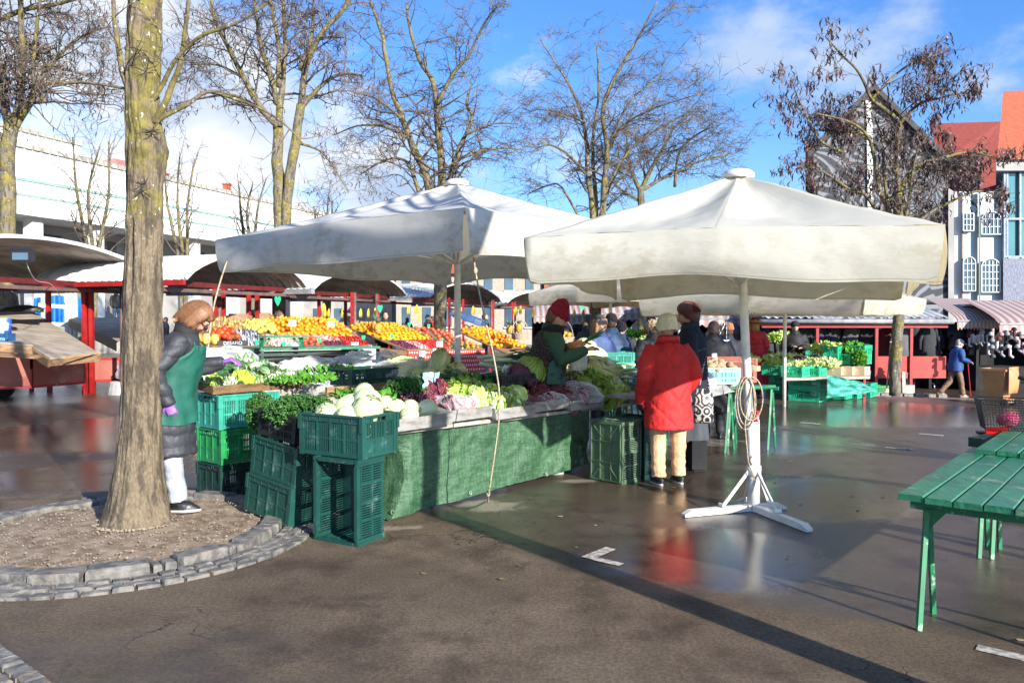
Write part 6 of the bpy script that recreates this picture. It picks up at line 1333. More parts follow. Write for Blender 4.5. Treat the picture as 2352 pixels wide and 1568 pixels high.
# ---- fruit counters
def display(lbl, p0, p1, dep, up, cloth, drop, name='fruit_counter', right=None, skirt=None):
    t = thing(name, lbl, 'counter', (p0.x, p0.y, 0)); u = (p1 - p0); h = Vector((u.x, u.y, 0)).normalized(); n_ = Vector((-h.y, h.x, 0))
    f = lambda a, b_, z=0: p0 + u * a + n_ * dep * b_ + Vector((0, 0, up * b_ + z))
    mb = MB(); quadslab(mb, f(0, 0), f(1, 0), f(1, 1), f(0, 1), .04); mb.obj('board', M_wood2, t)
    def cl(a, v): q = f(a * 1.0, 0, -.01) - n_ * (.03 + .02 * math.sin(a * 60) * v); q.z -= drop * v; return q
    mb = MB(); mb.grid(cl, 60, 6); mb.obj('cloth', cloth, t, True)
    for s in (.02, .5, .98):
        mb = MB(); q = f(s, .3); mb.box((q.x, q.y, q.z / 2 - .02), (.06, .06, q.z - .08)); mb.obj('leg', M_redp, t)
    return t, f, h
M_wcloth = mat('white_cloth', (.68, .68, .67), (.62, .62, .62), sc_=2, rough=.8, bump=.2, bsc=8)
M_dots = bpy.data.materials.new('polka_dot_cloth'); M_dots.use_nodes = True
nt_ = M_dots.node_tree; tt_ = nt_.nodes.new('ShaderNodeUVMap'); tt_.uv_map = 'UVMap'; m1 = nt_.nodes.new('ShaderNodeMapping'); m1.inputs['Scale'].default_value = (34, 6, 1); m1.inputs['Rotation'].default_value = (0, 0, .0); nt_.links.new(tt_.outputs[0], m1.inputs[0])
sp_ = nt_.nodes.new('ShaderNodeSeparateXYZ'); nt_.links.new(m1.outputs[0], sp_.inputs[0]); ux = mth(nt_, 'ADD', sp_.outputs[0], mth(nt_, 'MULTIPLY', mth(nt_, 'FLOOR', sp_.outputs[1]), .5))
dx = mth(nt_, 'SUBTRACT', mth(nt_, 'FRACT', ux), .5); dy = mth(nt_, 'SUBTRACT', mth(nt_, 'FRACT', sp_.outputs[1]), .5); d2 = mth(nt_, 'SQRT', mth(nt_, 'ADD', mth(nt_, 'MULTIPLY', dx, dx), mth(nt_, 'MULTIPLY', dy, dy)))
nt_.links.new(mixc(nt_, ramp(nt_, d2, .24, .16), (.55, .06, .04), (.85, .8, .78)), nt_.nodes['Principled BSDF'].inputs['Base Color'])
M_bcloth = mat('pale_blue_cloth', (.30, .38, .55), (.24, .31, .47), rough=.8)
d1, f1_, h1_ = display('white cloth covered fruit counter of the nearest fruit stall', W(445, 797, 15.4), W(862, 800, 17.6), 1.7, .52, M_wcloth, .75)
d2_, f2_, h2_ = display('red polka dot cloth counter of the second fruit stall', W(936, 803, 20.5), W(1112, 801, 23), 2.4, .60, M_dots, .75)
d3_, f3_, h3_ = display('pale blue cloth counter of the far fruit stall', W(1165, 812, 24), W(1240, 808, 25), 2.6, .75, M_bcloth, .6)
mb = MB(); quadslab(mb, W(872, 800, 20.3) + Vector((0, 0, 0)), W(936, 815, 20.0), W(936, 806, 20.4), W(872, 795, 22.5), .18); tag(mb.obj('wooden_pallet_edge', M_wood2), 'brown wooden display edge sticking out left of the polka dot cloth', 'board')
mb = MB(); quadslab(mb, W(885, 828, 20.6), W(936, 840, 20.45), W(936, 836, 20.8), W(885, 822, 22.4), .5); tag(mb.obj('red_side_panel', M_redpanel), 'dark red side panel beside the polka dot cloth', 'panel')
def fruitmat(n, c, c2, rn=.15, rough=.4): return mat(n, c, c2, sc_=12, rough=rough, rn=rn, bump=.15, bsc=200)
M_or = fruitmat('orange_skin', (.88, .36, .015), (.78, .27, .01)); M_ap = fruitmat('red_apple', (.45, .03, .02), (.55, .14, .04)); M_tom = fruitmat('tomato_skin', (.75, .11, .02), (.60, .06, .01)); M_pear = fruitmat('pear_skin', (.60, .56, .12), (.48, .42, .08)); M_ban = mat('banana_skin', (.80, .52, .03), (.70, .42, .02), sc_=3, rough=.5, dirt=(.3, .35, .05), dsc=6, dth=(.6, .7)); M_straw = mat('strawberries', (.62, .03, .02), (.40, .015, .015), sc_=20, rough=.35, bump=1., bsc=60)
def sph(r_, n=10): mb = MB(); mb.ball((0, 0, 0), (r_, r_, r_ * .93), n, n - 3); return mb
me_or = proto('orange', sph(.055), M_or); me_ap = proto('apple', sph(.045), M_ap); me_tm = proto('tomato', sph(.055), M_tom)
mb = MB(); mb.rings([(0, 0, -.05, .03, .03), (0, 0, -.03, .05, .05), (0, 0, .0, .052, .052), (0, 0, .05, .03, .03), (0, 0, .09, .016, .016), (0, 0, .10, .003, .003)], 10); me_pr = proto('pear', mb, M_pear)
def heapf(f, us, vs_, n, me_, lb, cat, grp, hz=.12, jit=.012, s=(.68, .92), base=.045):
    k = 0; nu = max(1, int(math.sqrt(n * (us[1] - us[0]) / max(.05, (vs_[1] - vs_[0])) * 1.2))); nv = max(1, int(n / nu))
    for i in range(nu):
        for j in range(nv):
            u = (i + .5 * (j % 2) + rnd.uniform(-.2, .2)) / nu; v = (j + rnd.uniform(-.2, .2)) / nv; e = 1 - max(abs(u - .5), abs(v - .5)) ** 2 * 3.2
            p = f(us[0] + (us[1] - us[0]) * u, vs_[0] + (vs_[1] - vs_[0]) * v, base + hz * max(0, e) + rnd.uniform(-jit, jit)); place(me_.name.split('.')[0], me_, p, lb, cat, grp, (rnd.uniform(0, 3), rnd.uniform(0, 3), 0), rnd.uniform(*s)); k += 1
def heapmass(f, us, vs_, m, lb, nm, hz=.12, bmp=.03, base=.0, s_=20):
    mb = MB(); mb.grid(lambda u, v: f(us[0] + (us[1] - us[0]) * u, vs_[0] + (vs_[1] - vs_[0]) * v, base + (hz * max(0, 1 - max(abs(u - .5), abs(v - .5)) ** 2 * 3.2) if 0 < u < 1 and 0 < v < 1 else -.03) + bmp * noise.cell(Vector((u * 34, v * 12, 1)))), 48, 22); return tag(mb.obj(nm, m, smooth=False), lb, None, kind='stuff')
OG = 'oranges on the fruit counters'
heapmass(f1_, (.50, .96), (.42, .98), M_or, 'inner part of the orange heap on the white counter', 'orange_heap', .18, .01)
heapf(f1_, (.50, .96), (.42, .98), 118, me_or, 'orange in the heap over the white cloth counter', 'orange', OG, .20)
heapmass(f2_, (.02, .62), (.40, .98), M_or, 'inner part of the orange heap behind the polka dot cloth', 'orange_heap', .16, .01)
heapf(f2_, (.02, .62), (.40, .98), 104, me_or, 'orange in the heap over the polka dot cloth counter', 'orange', OG, .18)
heapmass(f3_, (.05, .95), (.2, .95), M_or, 'inner part of the orange heap on the far counter', 'orange_heap', .12, .01)
heapf(f3_, (.05, .95), (.2, .95), 60, me_or, 'orange in the heap on the far pale blue counter', 'orange', OG, .14, s=(1., 1.2))
heapf(f2_, (.62, .98), (.12, .85), 38, me_ap, 'red pomegranate in the pile at the right of the polka dot counter', 'pomegranate', 'pomegranates on the polka dot counter', .14, s=(1.2, 1.6))
heapf(f2_, (.78, .98), (.0, .2), 12, me_or, 'orange in the small front pile at the right of the polka dot counter', 'orange', OG, .08)
heapf(f1_, (.14, .26), (.12, .42), 16, me_tm, 'orange red persimmon in the lettered box', 'persimmon', 'persimmons in the lettered box', .10, s=(1.1, 1.3), base=.09)
heapf(f1_, (.36, .52), (.5, .9), 24, me_pr, 'yellow pear standing left of the orange heap', 'pear', 'pears beside the oranges', .06, s=(1.1, 1.4), base=.06)
heapf(f1_, (.60, .72), (.06, .30), 10, me_ap, 'shiny red apple at the front of the white counter', 'apple', 'apples on the white counter', .04, s=(1.1, 1.4))
heapmass(f1_, (.84, .99), (.05, .42), M_straw, 'bright red strawberries at the right end of the white counter', 'strawberries', .06, .05); heapmass(f1_, (.72, .84), (.05, .22), mat('dark_grapes', (.12, .02, .05), (.06, .01, .03), sc_=30, rough=.3, bump=1, bsc=70), 'dark red grapes in trays on the white counter', 'grapes', .04, .05)
heapmass(f2_, (.02, .16), (.02, .32), mat('violet_grapes', (.20, .05, .10), (.10, .02, .06), sc_=30, rough=.3, bump=1, bsc=70), 'violet grapes at the left of the polka dot counter', 'grapes', .06, .05); heapmass(f2_, (.30, .62), (.02, .38), M_straw, 'red strawberries in punnets over the polka dots', 'strawberries', .05, .05)
heapmass(f2_, (.56, .78), (.0, .16), mat('dark_green_fruit', (.02, .10, .02), (.01, .05, .01), rough=.35), 'dark green avocados at the edge of the polka dots', 'avocados', .05, .05); heapmass(f2_, (.17, .3), (.02, .3), mat('wrapped_apples', (.75, .6, .55), (.6, .1, .08), sc_=22, rough=.4, rng=(.46, .54)), 'apples in white foam nets above the price cards', 'wrapped_apples', .05, .05)
heapmass(f1_, (.40, .60), (.04, .40), mat('packed_salads', (.62, .50, .42), (.52, .26, .20), sc_=14, rough=.35, rng=(.42, .58)), 'pinkish packs of nuts and fruit on the white counter', 'packs', .08, .06); heapmass(f1_, (.26, .38), (.05, .55), mat('silver_net', (.50, .52, .56), (.20, .22, .28), sc_=18, rough=.25, rng=(.42, .56)), 'silvery netted packs beside the lettered box', 'netted_packs', .10, .09)
heapmass(f1_, (.60, .84), (.24, .40), mat('mixed_red_packs', (.6, .25, .2), (.35, .05, .05), sc_=16, rough=.35, rng=(.42, .56)), 'red and pale fruit packs before the oranges', 'packs', .05, .06); heapmass(f1_, (.0, .36), (.60, .98), mat('mixed_fruit_back', (.55, .30, .08), (.15, .10, .04), sc_=9, rough=.6, rng=(.42, .56)), 'mixed fruit in shade at the back of the white counter', 'mixed_fruit', .12, .08)
bx = thing('fruit_box', 'black fruit box with white lettering under the persimmons', 'box', tuple(f1_(.20, .06, .0)), math.atan2(h1_.y, h1_.x))
mb = MB(); mb.box((0, .16, .05), (.60, .36, .10)); mb.obj('box', mat('black_card', (.012, .012, .014), rough=.5), bx, world=False); text('DESAFIO', (0, -.024, .022), .095, M_ink, bx)
def pineapple(seed, peeled=False):
    mb = MB(); mb.rings([(0, 0, 0, .04, .04), (0, 0, .03, .07, .07), (0, 0, .11, .082, .082), (0, 0, .19, .065, .065), (0, 0, .22, .03, .03)], 14); q = random.Random(seed)
    if not peeled:
        mb.cm = 1
        for i in range(26):
            a = i * 2.4; l_ = .08 + .13 * i / 26; up_ = .3 + 1.2 * i / 26; d = Vector((math.cos(a), math.sin(a), up_)).normalized(); s_ = Vector((-math.sin(a), math.cos(a), 0)) * .014; b0_ = Vector((0, 0, .21)); e_ = b0_ + d * l_ + Vector((math.cos(a), math.sin(a), -.2)) * .02
            mb.add([b0_ - s_, b0_ + s_, b0_ + d * l_ * .6 + s_ * .8, b0_ + d * l_ * .6 - s_ * .8, e_], [(0, 1, 2, 3), (3, 2, 4)])
    return mb
M_pin = mat('pineapple_skin', (.62, .34, .05), (.40, .20, .03), sc_=14, rough=.7, bump=1, bsc=35); M_pinl = mat('pineapple_leaf', (.20, .34, .24), (.12, .24, .15), rough=.5); M_pinp = mat('peeled_pineapple', (.80, .66, .15), rough=.4)
mp1 = proto('pineapple', pineapple(1), [M_pin, M_pinl]); mp2 = proto('peeled_pineapple', pineapple(2, True), M_pinp)
for k, (u, v, p_, lb) in enumerate(((.005, .16, 0, 'pineapple nearest the apron woman on the white counter'), (.035, .10, 0, 'pineapple beside the two peeled ones'), (.02, .3, 0, 'pineapple at the back by the apron woman'), (.075, .1, 1, 'peeled yellow pineapple, left one of the two'), (.115, .1, 1, 'peeled yellow pineapple, right one of the two'))):
    place('pineapple' if not p_ else 'peeled_pineapple', mp2 if p_ else mp1, f1_(u, v, 0), lb, 'pineapple', None, (0, 0, k), 1.0)
for k, (x, y, d) in enumerate(((868, 745, 20.8), (862, 738, 21.5), (1170, 745, 24.5), (1192, 742, 25))): place('pineapple', mp1, W(x, y + 22, d), ('pineapple at the left corner of the polka dot counter', 'pineapple behind the corner one near the face of the seller', 'pineapple left of the wicker basket', 'pineapple beside the far orange heap')[k], 'pineapple', None, (0, 0, k), 1.3)
def banana(n, seed):
    q = random.Random(seed); mb = MB()
    for i in range(n):
        a = (i - n / 2) * .28 + q.uniform(-.05, .05); pts = [Vector((math.sin(a) * .05 * t + math.sin(a) * .10 * math.sin(t * 2.6), -.03 * math.sin(t * 3), -.24 * t)) for t in [j / 7 for j in range(8)]]; mb.tube(pts, [.006, .014, .021, .023, .023, .02, .013, .005], 7)
    return mb
me_bn = [proto('banana_bunch', banana(n, n), M_ban) for n in (3, 4, 6)]
BG = 'banana bunches hung from the stall roofs'
for k, (x, y, d, w_) in enumerate(((462 * 1 + 282, 700, 20, 2), (858 - 18, 0, 0, 0), (747, 712, 21, 1), (787, 713, 22, 0), (829, 712, 22.5, 1), (847, 712, 22.6, 0), (862, 710, 22.8, 0), (939, 705, 24, 1), (958, 703, 24.2, 2), (962, 722, 24.2, 1), (1043, 712, 27, 1), (1056, 712, 27.2, 1), (1087, 706, 28, 2), (1185, 708, 29, 2), (1196, 705, 29, 1), (1225, 712, 30, 1), (1303, 716, 30, 0), (1320, 714, 30.5, 1), (1340, 712, 31, 1), (756, 712, 21.5, 0))):
    if d == 0: continue
    p = W(x, y - 4, d); o = place('banana_bunch', me_bn[w_], p, ('bunch of bananas hanging under the roof of the nearest fruit stall' if x < 770 else 'bunch of bananas on the cord of the polka dot stall' if x < 900 else 'bunch of bananas hung over the polka dot orange heap' if x < 1000 else 'bunch of bananas hanging beside the umbrella pole' if x < 1100 else 'bunch of bananas hanging near the red hat of the seller' if x < 1260 else 'bunch of bananas hanging right of the red hat'), 'bananas', BG, (0, 0, rnd.uniform(-.5, .5)), (.6 * d / 22, .6 * d / 22, 1.05 * d / 22))
M_sign = mat('green_card', (.02, .42, .16), (.03, .55, .3), rough=.5)
for k, (x, y, d) in enumerate(((638, 690, 18.5), (873, 708, 22.5), (1338, 705, 29), (590, 786, 16.2), (652, 790, 16.4), (665, 797, 16.5), (733, 783, 17), (739, 797, 17.2), (835, 775, 18), (900, 772, 21), (940, 745, 22.5), (985, 748, 23), (1015, 780, 22.6), (1055, 770, 23))):
    p = W(x, y, d); mb = MB(); s_ = (.11 if k < 3 else .065); vs = [(p.x + s_ * .55 * 16 / 13 * math.sin(t) ** 3, p.y, p.z + s_ / 13 * (13 * math.cos(t) - 5 * math.cos(2 * t) - 2 * math.cos(3 * t))) for t in [i * math.pi / 10 for i in range(20)]]; vs2 = [(a, b_ + .012, c) for a, b_, c in vs]
    mb.add(vs + vs2, [tuple(range(20)), tuple(range(20, 40))[::-1]] + [(i, i + 20, (i + 1) % 20 + 20, (i + 1) % 20) for i in range(20)])
    tag(mb.obj('price_card', M_sign), 'green heart shaped card hanging under a barrel roof' if k < 3 else 'small green heart price card stuck in the fruit', 'price card', 'green heart cards hanging' if k < 3 else 'green heart cards in the fruit')
for k, (x, y, d) in enumerate(((672, 742, 17), (846, 800, 17.2), (815, 793, 17), (970, 812, 20.3), (1000, 806, 20.4), (760, 745, 18), (1010, 790, 20))): p = W(x, y, d); mb = MB(); mb.box((p.x, p.y, p.z), (.16, .01, .14)); tag(mb.obj('price_card', M_wcloth), 'small blank white price card on the fruit counters', 'price card', 'white price cards')
# tilted boxes behind stall 2/3
M_card = mat('cardboard', (.40, .26, .15), (.30, .19, .11), rough=.8)
for k, (x, y, d, rx, m, lb) in enumerate(((640, 752, 18.6, .1, M_card, 'brown cardboard box of pale fruit between the red posts'), (550, 738, 19.3, .1, M_card, 'cardboard box in shade at the back of the nearest fruit stall'), (600, 735, 20, .1, M_card, 'cardboard tray at the back beyond the red posts'), (532, 762, 18, -.35, M_cmint, 'bright green crate tipped forward beside the brown box'))):
    p = W(x, y, d)
    if m is M_cmint: crate(p, (0, .35, .2), M_cmint, lb, dim=(.8, .4, .14)); continue
    mb = MB(); mb.box((p.x, p.y, p.z), (.5, .4, .28)); mb.box((p.x, p.y, p.z + .16), (.42, .3, .05)); tag(mb.obj('cardboard_box', m), lb, 'box')
for k, (x0, y0, x1, y1, d) in enumerate(((780, 712, 830, 760, 25), (808, 738, 862, 775, 24), (1060, 738, 1110, 782, 30), (1085, 745, 1130, 790, 30))):
    mb = MB(); quadslab(mb, W(x0, y0, d + 1.5), W(x1, y1, d), W(x1 + 8, y1, d + 1.0), W(x0 + 30, y0, d + 2.2), .1); tag(mb.obj('sloping_fruit_shelf', M_wood), 'sloping grey shelf of fruit boxes inside the barrel roofed stalls', 'shelf', 'sloping fruit shelves')
crate(W(1072, 738, 27), (0, .35, .1), M_bl, 'deep blue crate of peaches tilted beside the umbrella pole', dim=(1.3, .6, .25), detail=0)
mb = MB(); p = W(1190, 770, 24.3)
bk_ = thing('wicker_basket', 'round wicker basket with a tall handle full of clementines', 'basket', tuple(W(1194, 780, 24.2)))
mb.rings([(0, 0, 0, .2, .2), (0, 0, .2, .28, .28)], 20); mb.obj('bowl', M_rope, bk_, world=False); mb = MB(); mb.tube([(-.26 * math.cos(t), 0, .18 + .42 * math.sin(t)) for t in [i * math.pi / 14 for i in range(15)]], .016, 6); mb.obj('handle', M_rope, bk_, world=False)
bk2 = thing('wicker_basket', 'small wicker basket with a hoop handle behind the arm of the seller', 'basket', tuple(W(1294, 792, 11.6)))
mb = MB(); mb.rings([(0, 0, 0, .12, .12), (0, 0, .12, .17, .17)], 20); mb.obj('bowl', M_rope, bk2, world=False); mb = MB(); mb.tube([(-.14 * math.cos(t), 0, .1 + .26 * math.sin(t)) for t in [i * math.pi / 14 for i in range(15)]], .008, 6); mb.obj('handle', M_rope, bk2, world=False)
for k in range(12): place('onion', me_or, W(1294, 792, 11.6) + Vector((rnd.uniform(-.1, .1), rnd.uniform(-.1, .1), .13 + rnd.uniform(0, .04))), 'brown onion in the small hoop handled basket', 'onion', 'onions in the small basket', 0 or (0, 0, 0), .7)
# ---------------------------------------------------------------- clothes stalls at the back
M_blackc = mat('black_cloth', (.016, .016, .018), (.008, .008, .01), sc_=4, rough=.9)
M_awn = bpy.data.materials.new('striped_awning'); M_awn.use_nodes = True; nt_ = M_awn.node_tree; u_ = nt_.nodes.new('ShaderNodeUVMap'); u_.uv_map = 'UVMap'; s_ = nt_.nodes.new('ShaderNodeSeparateXYZ'); nt_.links.new(u_.outputs[0], s_.inputs[0])
nt_.links.new(mixc(nt_, ramp(nt_, mth(nt_, 'SINE', mth(nt_, 'MULTIPLY', s_.outputs[0], 75)), -.5, .5), (.38, .35, .33), (.29, .16, .145)), nt_.nodes['Principled BSDF'].inputs['Base Color'])
def cstall(label, x0, x1, d, roofy, kind, postsx=(), counter=None, z0=None):
    a = W(x0, roofy, d); b_ = W(x1, roofy, d); g = z0 if z0 is not None else min(G(a.x, a.y), G(b_.x, b_.y)); t = thing('clothes_stall', label, 'market stall', ((a.x + b_.x) / 2, d, g), group='clothes stalls'); zt = a.z
    cx = (a.x + b_.x) / 2; wdt = b_.x - a.x
    mb = MB(); mb.box((cx, d + 2.4, (zt + g) / 2), (wdt, .1, zt - g)); mb.box((a.x + .05, d + 1.5, (zt + g) / 2), (.08, 1.7, zt - g - .02)); mb.box((b_.x - .05, d + 1.5, (zt + g) / 2), (.08, 1.7, zt - g - .02)); mb.box((cx, d + 1.6, g + .35), (wdt - .3, 1.2, .7)); mb.obj('shaded_back_cloth', M_blackc, t)  # black stands for the shade inside as well as for black clothing
    if kind == 'awning':
        mb = MB(); mb.grid(lambda u, v: (a.x + wdt * u, d + 1.4 - 1.9 * v, zt + .75 * (1 - v) ** .7 - .02 * math.sin(u * 75) * v), 60, 8); mb.grid(lambda u, v: (a.x + wdt * u, d - .5 - .01 * v, zt - .22 * v * (1 + .15 * math.sin(u * 90)) - .02 * math.sin(u * 75)), 60, 2); mb.obj('awning', M_awn, t, True)
        mb = MB(); mb.beam((a.x, d - .5, zt + .02), (b_.x, d - .5, zt + .02), .05, .05); mb.obj('rail', M_gut, t); mb = MB(); mb.box((cx, d + 1.9, zt + .60), (wdt, 1.2, .06)); mb.obj('rear_roof', M_corr, t)
    elif kind == 'arch':
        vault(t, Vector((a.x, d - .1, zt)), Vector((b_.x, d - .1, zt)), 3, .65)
    else:
        mb = MB(); n = int(wdt / .12)
        def rf(u, v): s = math.sin(u * n * math.pi) * .03; ang = v * 1.45; return (a.x + wdt * u, d - .3 + 2.2 * math.sin(ang), zt + .12 + .42 * (1 - (1 - v) ** 2) + s)
        mb.grid(rf, min(400, n * 4), 5); mb.obj('roof', M_corr, t)
        mb = MB(); mb.tube([(a.x - .1, d - .35, zt), (b_.x + .1, d - .35, zt)], .075, 10); mb.obj('gutter', M_gut, t, True); mb = MB(); mb.beam((a.x, d - .2, zt - .14), (b_.x, d - .2, zt - .14), .06, .10); mb.obj('beam', M_redp, t)
    for px in postsx: post(t, px, d - .15, zt, z0=0)
    if counter:
        for (c0, c1) in counter: panel(t, c0, W(c0, 0, d).x and 0 or 868, c1, 868, c0, 818, c1, 818, d - .1, d - .1, mat('red_panel_bright', (.5, .03, .02), (.4, .02, .015), rough=.45), False, 'counter_panel')
    return t, a, b_, zt
cs1 = cstall('dark clothes stall with red posts and grey gutter behind the podded tree trunk', 1745, 2168, 24.3, 738, 'flat', (1877, 2013, 2093), ((2015, 2088), (2095, 2172)))
cs2 = cstall('small arched stall hood with faded red stripes between the clothes stalls', 2178, 2282, 24.6, 738, 'awning')
cs3 = cstall('clothes stall with a scalloped striped awning at the right edge', 2272, 2500, 23.6, 745, 'awning')
cs4 = cstall('striped awning clothes stall behind the people in blue coats', 1360, 1560, 29, 722, 'awning', (1470,), z0=-.1)
cs5 = cstall('striped awning stall just left of the dark haired woman', 1500, 1760, 26.5, 733, 'awning', (1580,), z0=-.1)
cs6 = cstall('clothes stall with white frames beyond the hanging bananas', 1225, 1375, 33, 728, 'awning', z0=0)
def garment(kind, seed=0):
    mb = MB(); q = random.Random(seed)
    if kind == 'shirt':
        o = [(-.10, 0), (-.22, -.05), (-.34, -.40), (-.26, -.44), (-.20, -.22), (-.22, -.72), (.22, -.72), (.20, -.22), (.26, -.44), (.34, -.40), (.22, -.05), (.10, 0)]
        n = len(o); f = [(x, -.05 - .02 * math.sin(x * 20), z) for x, z in o]; b_ = [(x, .05, z) for x, z in o]
        mb.add(f + b_ + [(0, -.09, -.35), (0, .08, -.35)], [(i, (i + 1) % n, 2 * n) for i in range(n)] + [((i + 1) % n + n, i + n, 2 * n + 1) for i in range(n)] + [(i, i + n, (i + 1) % n + n, (i + 1) % n) for i in range(n)])
    elif kind == 'long':
        mb.rings([(0, 0, -1.05, .24, .09), (0, 0, -.6, .20, .08), (0, 0, -.15, .19, .08), (0, 0, 0, .08, .05)], 14)
        for s in (-1, 1): mb.tube([(s * .15, 0, -.05), (s * .26, 0, -.35), (s * .27, 0, -.62)], [.06, .05, .045], 8)
    elif kind == 'hat':
        mb.ball((0, 0, 0), (.11, .11, .10), 12, 8); mb.rings([(0, 0, -.07, .115, .115), (0, 0, -.02, .12, .12)], 12)
    elif kind == 'bag':
        mb.ball((0, 0, -.25), (.17, .09, .21), 12, 8); mb.tube([(-.06, 0, -.06), (0, 0, .02), (.06, 0, -.06)], .012, 6)
    else:
        mb.tube([(0, 0, 0), (.0, 0, -.18), (0, 0, -.24), (.07, 0, -.30)], [.035, .032, .035, .028], 8)
    return mb
gcols = [(.02, .02, .025), (.035, .037, .045), (.10, .10, .11), (.28, .28, .30), (.5, .5, .5), (.04, .05, .10), (.16, .03, .04), (.12, .06, .07), (.45, .28, .28), (.03, .03, .03)]
gm = [mat('fabric', c, rough=.9, rn=.15) for c in gcols]; gme = {}
GN = {'shirt': ('hanging_shirt', 'shirt'), 'long': ('hanging_coat', 'coat'), 'hat': ('hanging_hat', 'hat'), 'bag': ('hanging_bag', 'bag'), 'sock': ('hanging_sock', 'socks')}
def hang(kind, ci, x, y, d, where, s=1., rz=None):
    k = (kind, ci)
    if k not in gme: gme[k] = garment(kind).mesh(GN[kind][0], gm[ci], True)
    cn = ('black', 'charcoal', 'dark grey', 'light grey', 'white', 'navy', 'maroon', 'dull plum', 'pink', 'black')[ci]
    return place(GN[kind][0], gme[k], W(x, y, d), '%s %s hanging %s' % (cn, GN[kind][1], where), GN[kind][1], 'goods hanging in the clothes stalls', (0, 0, rnd.uniform(-.5, .5) if rz is None else rz), s)
for k in range(11): hang('long', (1, 2, 9, 5, 1, 2, 0, 6, 7, 1, 5)[k], 1765 + k * 38 + rnd.uniform(-6, 6), 752, 25.2, 'in the dark stall with red posts', 1.1)
hang('long', 2, 2070, 750, 24.6, 'just left of the podded tree trunk', 1.15, 0); hang('long', 1, 2135, 752, 24.6, 'in the opening right of the podded tree trunk', 1.1, 0)
for k in range(9): hang('shirt', (0, 1, 7, 9, 7, 1, 0, 2, 1)[k], 1780 + k * 44, 760, 25.8, 'deep in the stall with red posts', 1.)
for k in range(16): hang('hat', (4, 8, 3, 0, 4, 3, 6, 2)[k % 8], 2280 + (k % 5) * 17 + rnd.uniform(-8, 8), 762 + (k // 5) * 17 + rnd.uniform(-7, 7), 22.9, 'in rows under the awning at the right edge', .62)
for k in range(9): hang('sock', (4, 8, 4, 3, 0, 4, 6, 3, 8)[k], 2270 + k * 10, 752 + rnd.uniform(0, 50), 23.0, 'under the awning at the right edge', 1.2)
for k in range(12): hang('shirt', (0, 1, 2, 6, 4, 0, 9, 1, 8, 2, 0, 7)[k], 2190 + (k % 6) * 15, 755 + (k // 6) * 28, 24.4 + (k % 3) * .3, 'under the small striped hood', .6)
for k in range(10): hang('sock', (4, 3, 4, 4, 8, 4, 3, 4, 1, 4)[k], 2226 + k * 4.5, 770 + rnd.uniform(-6, 6), 23.8, 'in the row of pale socks beside the walking man', .9)
for k in range(12): hang('bag', (0, 2, 3, 5, 0, 2, 6, 3, 5, 0, 1, 9)[k], 1640 + (k % 6) * 17, 742 + (k // 6) * 20, 25.5, 'behind the woman with the checked tote', .9)
for k in range(14): hang('shirt', (0, 4, 1, 6, 3, 0, 9, 1, 4, 2, 0, 6, 5, 3)[k], 1255 + (k % 7) * 14, 744 + (k // 7) * 22, 31, 'in the stall beyond the hanging bananas', .7)
for k in range(12): hang('hat', (4, 0, 6, 3, 0, 4, 1, 0, 3, 0, 2, 9)[k], 1258 + k * 8.5, 770 + (k % 3) * 8, 30, 'on the table beyond the hanging bananas', 1.)
for k in range(14): hang('shirt', (0, 1, 2, 0, 3, 1, 9, 2, 0, 4, 1, 5, 0, 2)[k], 1400 + k * 16, 748 + (k % 2) * 14, 27.5, 'under the striped awnings behind the shoppers', .75)
# rack on wheels with children's clothes
rk = thing('clothes_rack', 'chrome pole rack on a splayed wheeled base by the podded tree', 'rack', tuple(Gp(2133, 890)))
M_chr = mat('chrome', (.6, .6, .62), rough=.25, metal=.9)
mb = MB(); mb.tube([(0, 0, .12), (0, 0, 1.75)], .018, 8); mb.obj('pole', M_chr, rk, True, world=False)
for a in (0, 1.57, 3.14, 4.71): mb = MB(); mb.tube([(0, 0, .14), (math.cos(a) * .32, math.sin(a) * .32, .14), (math.cos(a) * .36, math.sin(a) * .36, .0)], .018, 6); mb.obj('leg', M_chr, rk, True, world=False)
p = Gp(2133, 890)
for k, (dx_, z) in enumerate(((-.18, 1.62), (.06, 1.6), (.26, 1.66), (.2, 1.3))): hang('shirt', (5, 8, 3, 4)[k], 2133, 800, 24, 'on the wheeled chrome rack', .5).location = p + Vector((dx_, -.06, z))
# ---------------------------------------------------------------- green crate stall on the right
RG = 'green crates of the stall under the low umbrella'
sg = Gp(1865, 925)
for k in range(3): crate(sg + A * .3 + B * .2 + Vector((0, 0, .222 * k)), RA, M_cmint, ('mint green crate at the bottom of the sunlit front stack', 'mint green crate in the middle of the sunlit front stack', 'mint green crate at the top of the sunlit front stack')[k], dim=(.4, .6, .22), detail=0, group=RG)
for c_, lb in ((Gp(1800, 905), 'leftmost'), (Gp(1838, 912), 'second from the left')):
    for k in range(3): crate(c_ + A * .3 + B * .2 + Vector((0, 0, .222 * k)), RA, M_cmint if k == 2 or lb[0] == 'l' else M_cgreen, 'green crate %s in the %s shaded stack' % (('at the bottom', 'in the middle', 'on top')[k], lb), dim=(.6, .4, .22), detail=0, group=RG)
gst = thing('crate_counter', 'trestle board carrying the green crates under the low umbrella', 'counter', tuple(W(1890, 735, 16.5)[:2]) + (0,))
ZB = .50
gq = [Zp(1800, 868, ZB), Zp(1998, 864, ZB), Zp(2000, 850, ZB), Zp(1790, 850, ZB)]
mb = MB(); quadslab(mb, *gq, .05); mb.obj('board', M_wood, gst)
for px in (1815, 1900, 1995): p = Zp(px, 862, ZB); mb = MB(); mb.beam((p.x, p.y + .2, G(p.x, p.y)), (p.x, p.y + .2, ZB - .05), .05, .05); mb.obj('leg', M_redp, gst)
M_cmint2 = M_cmint
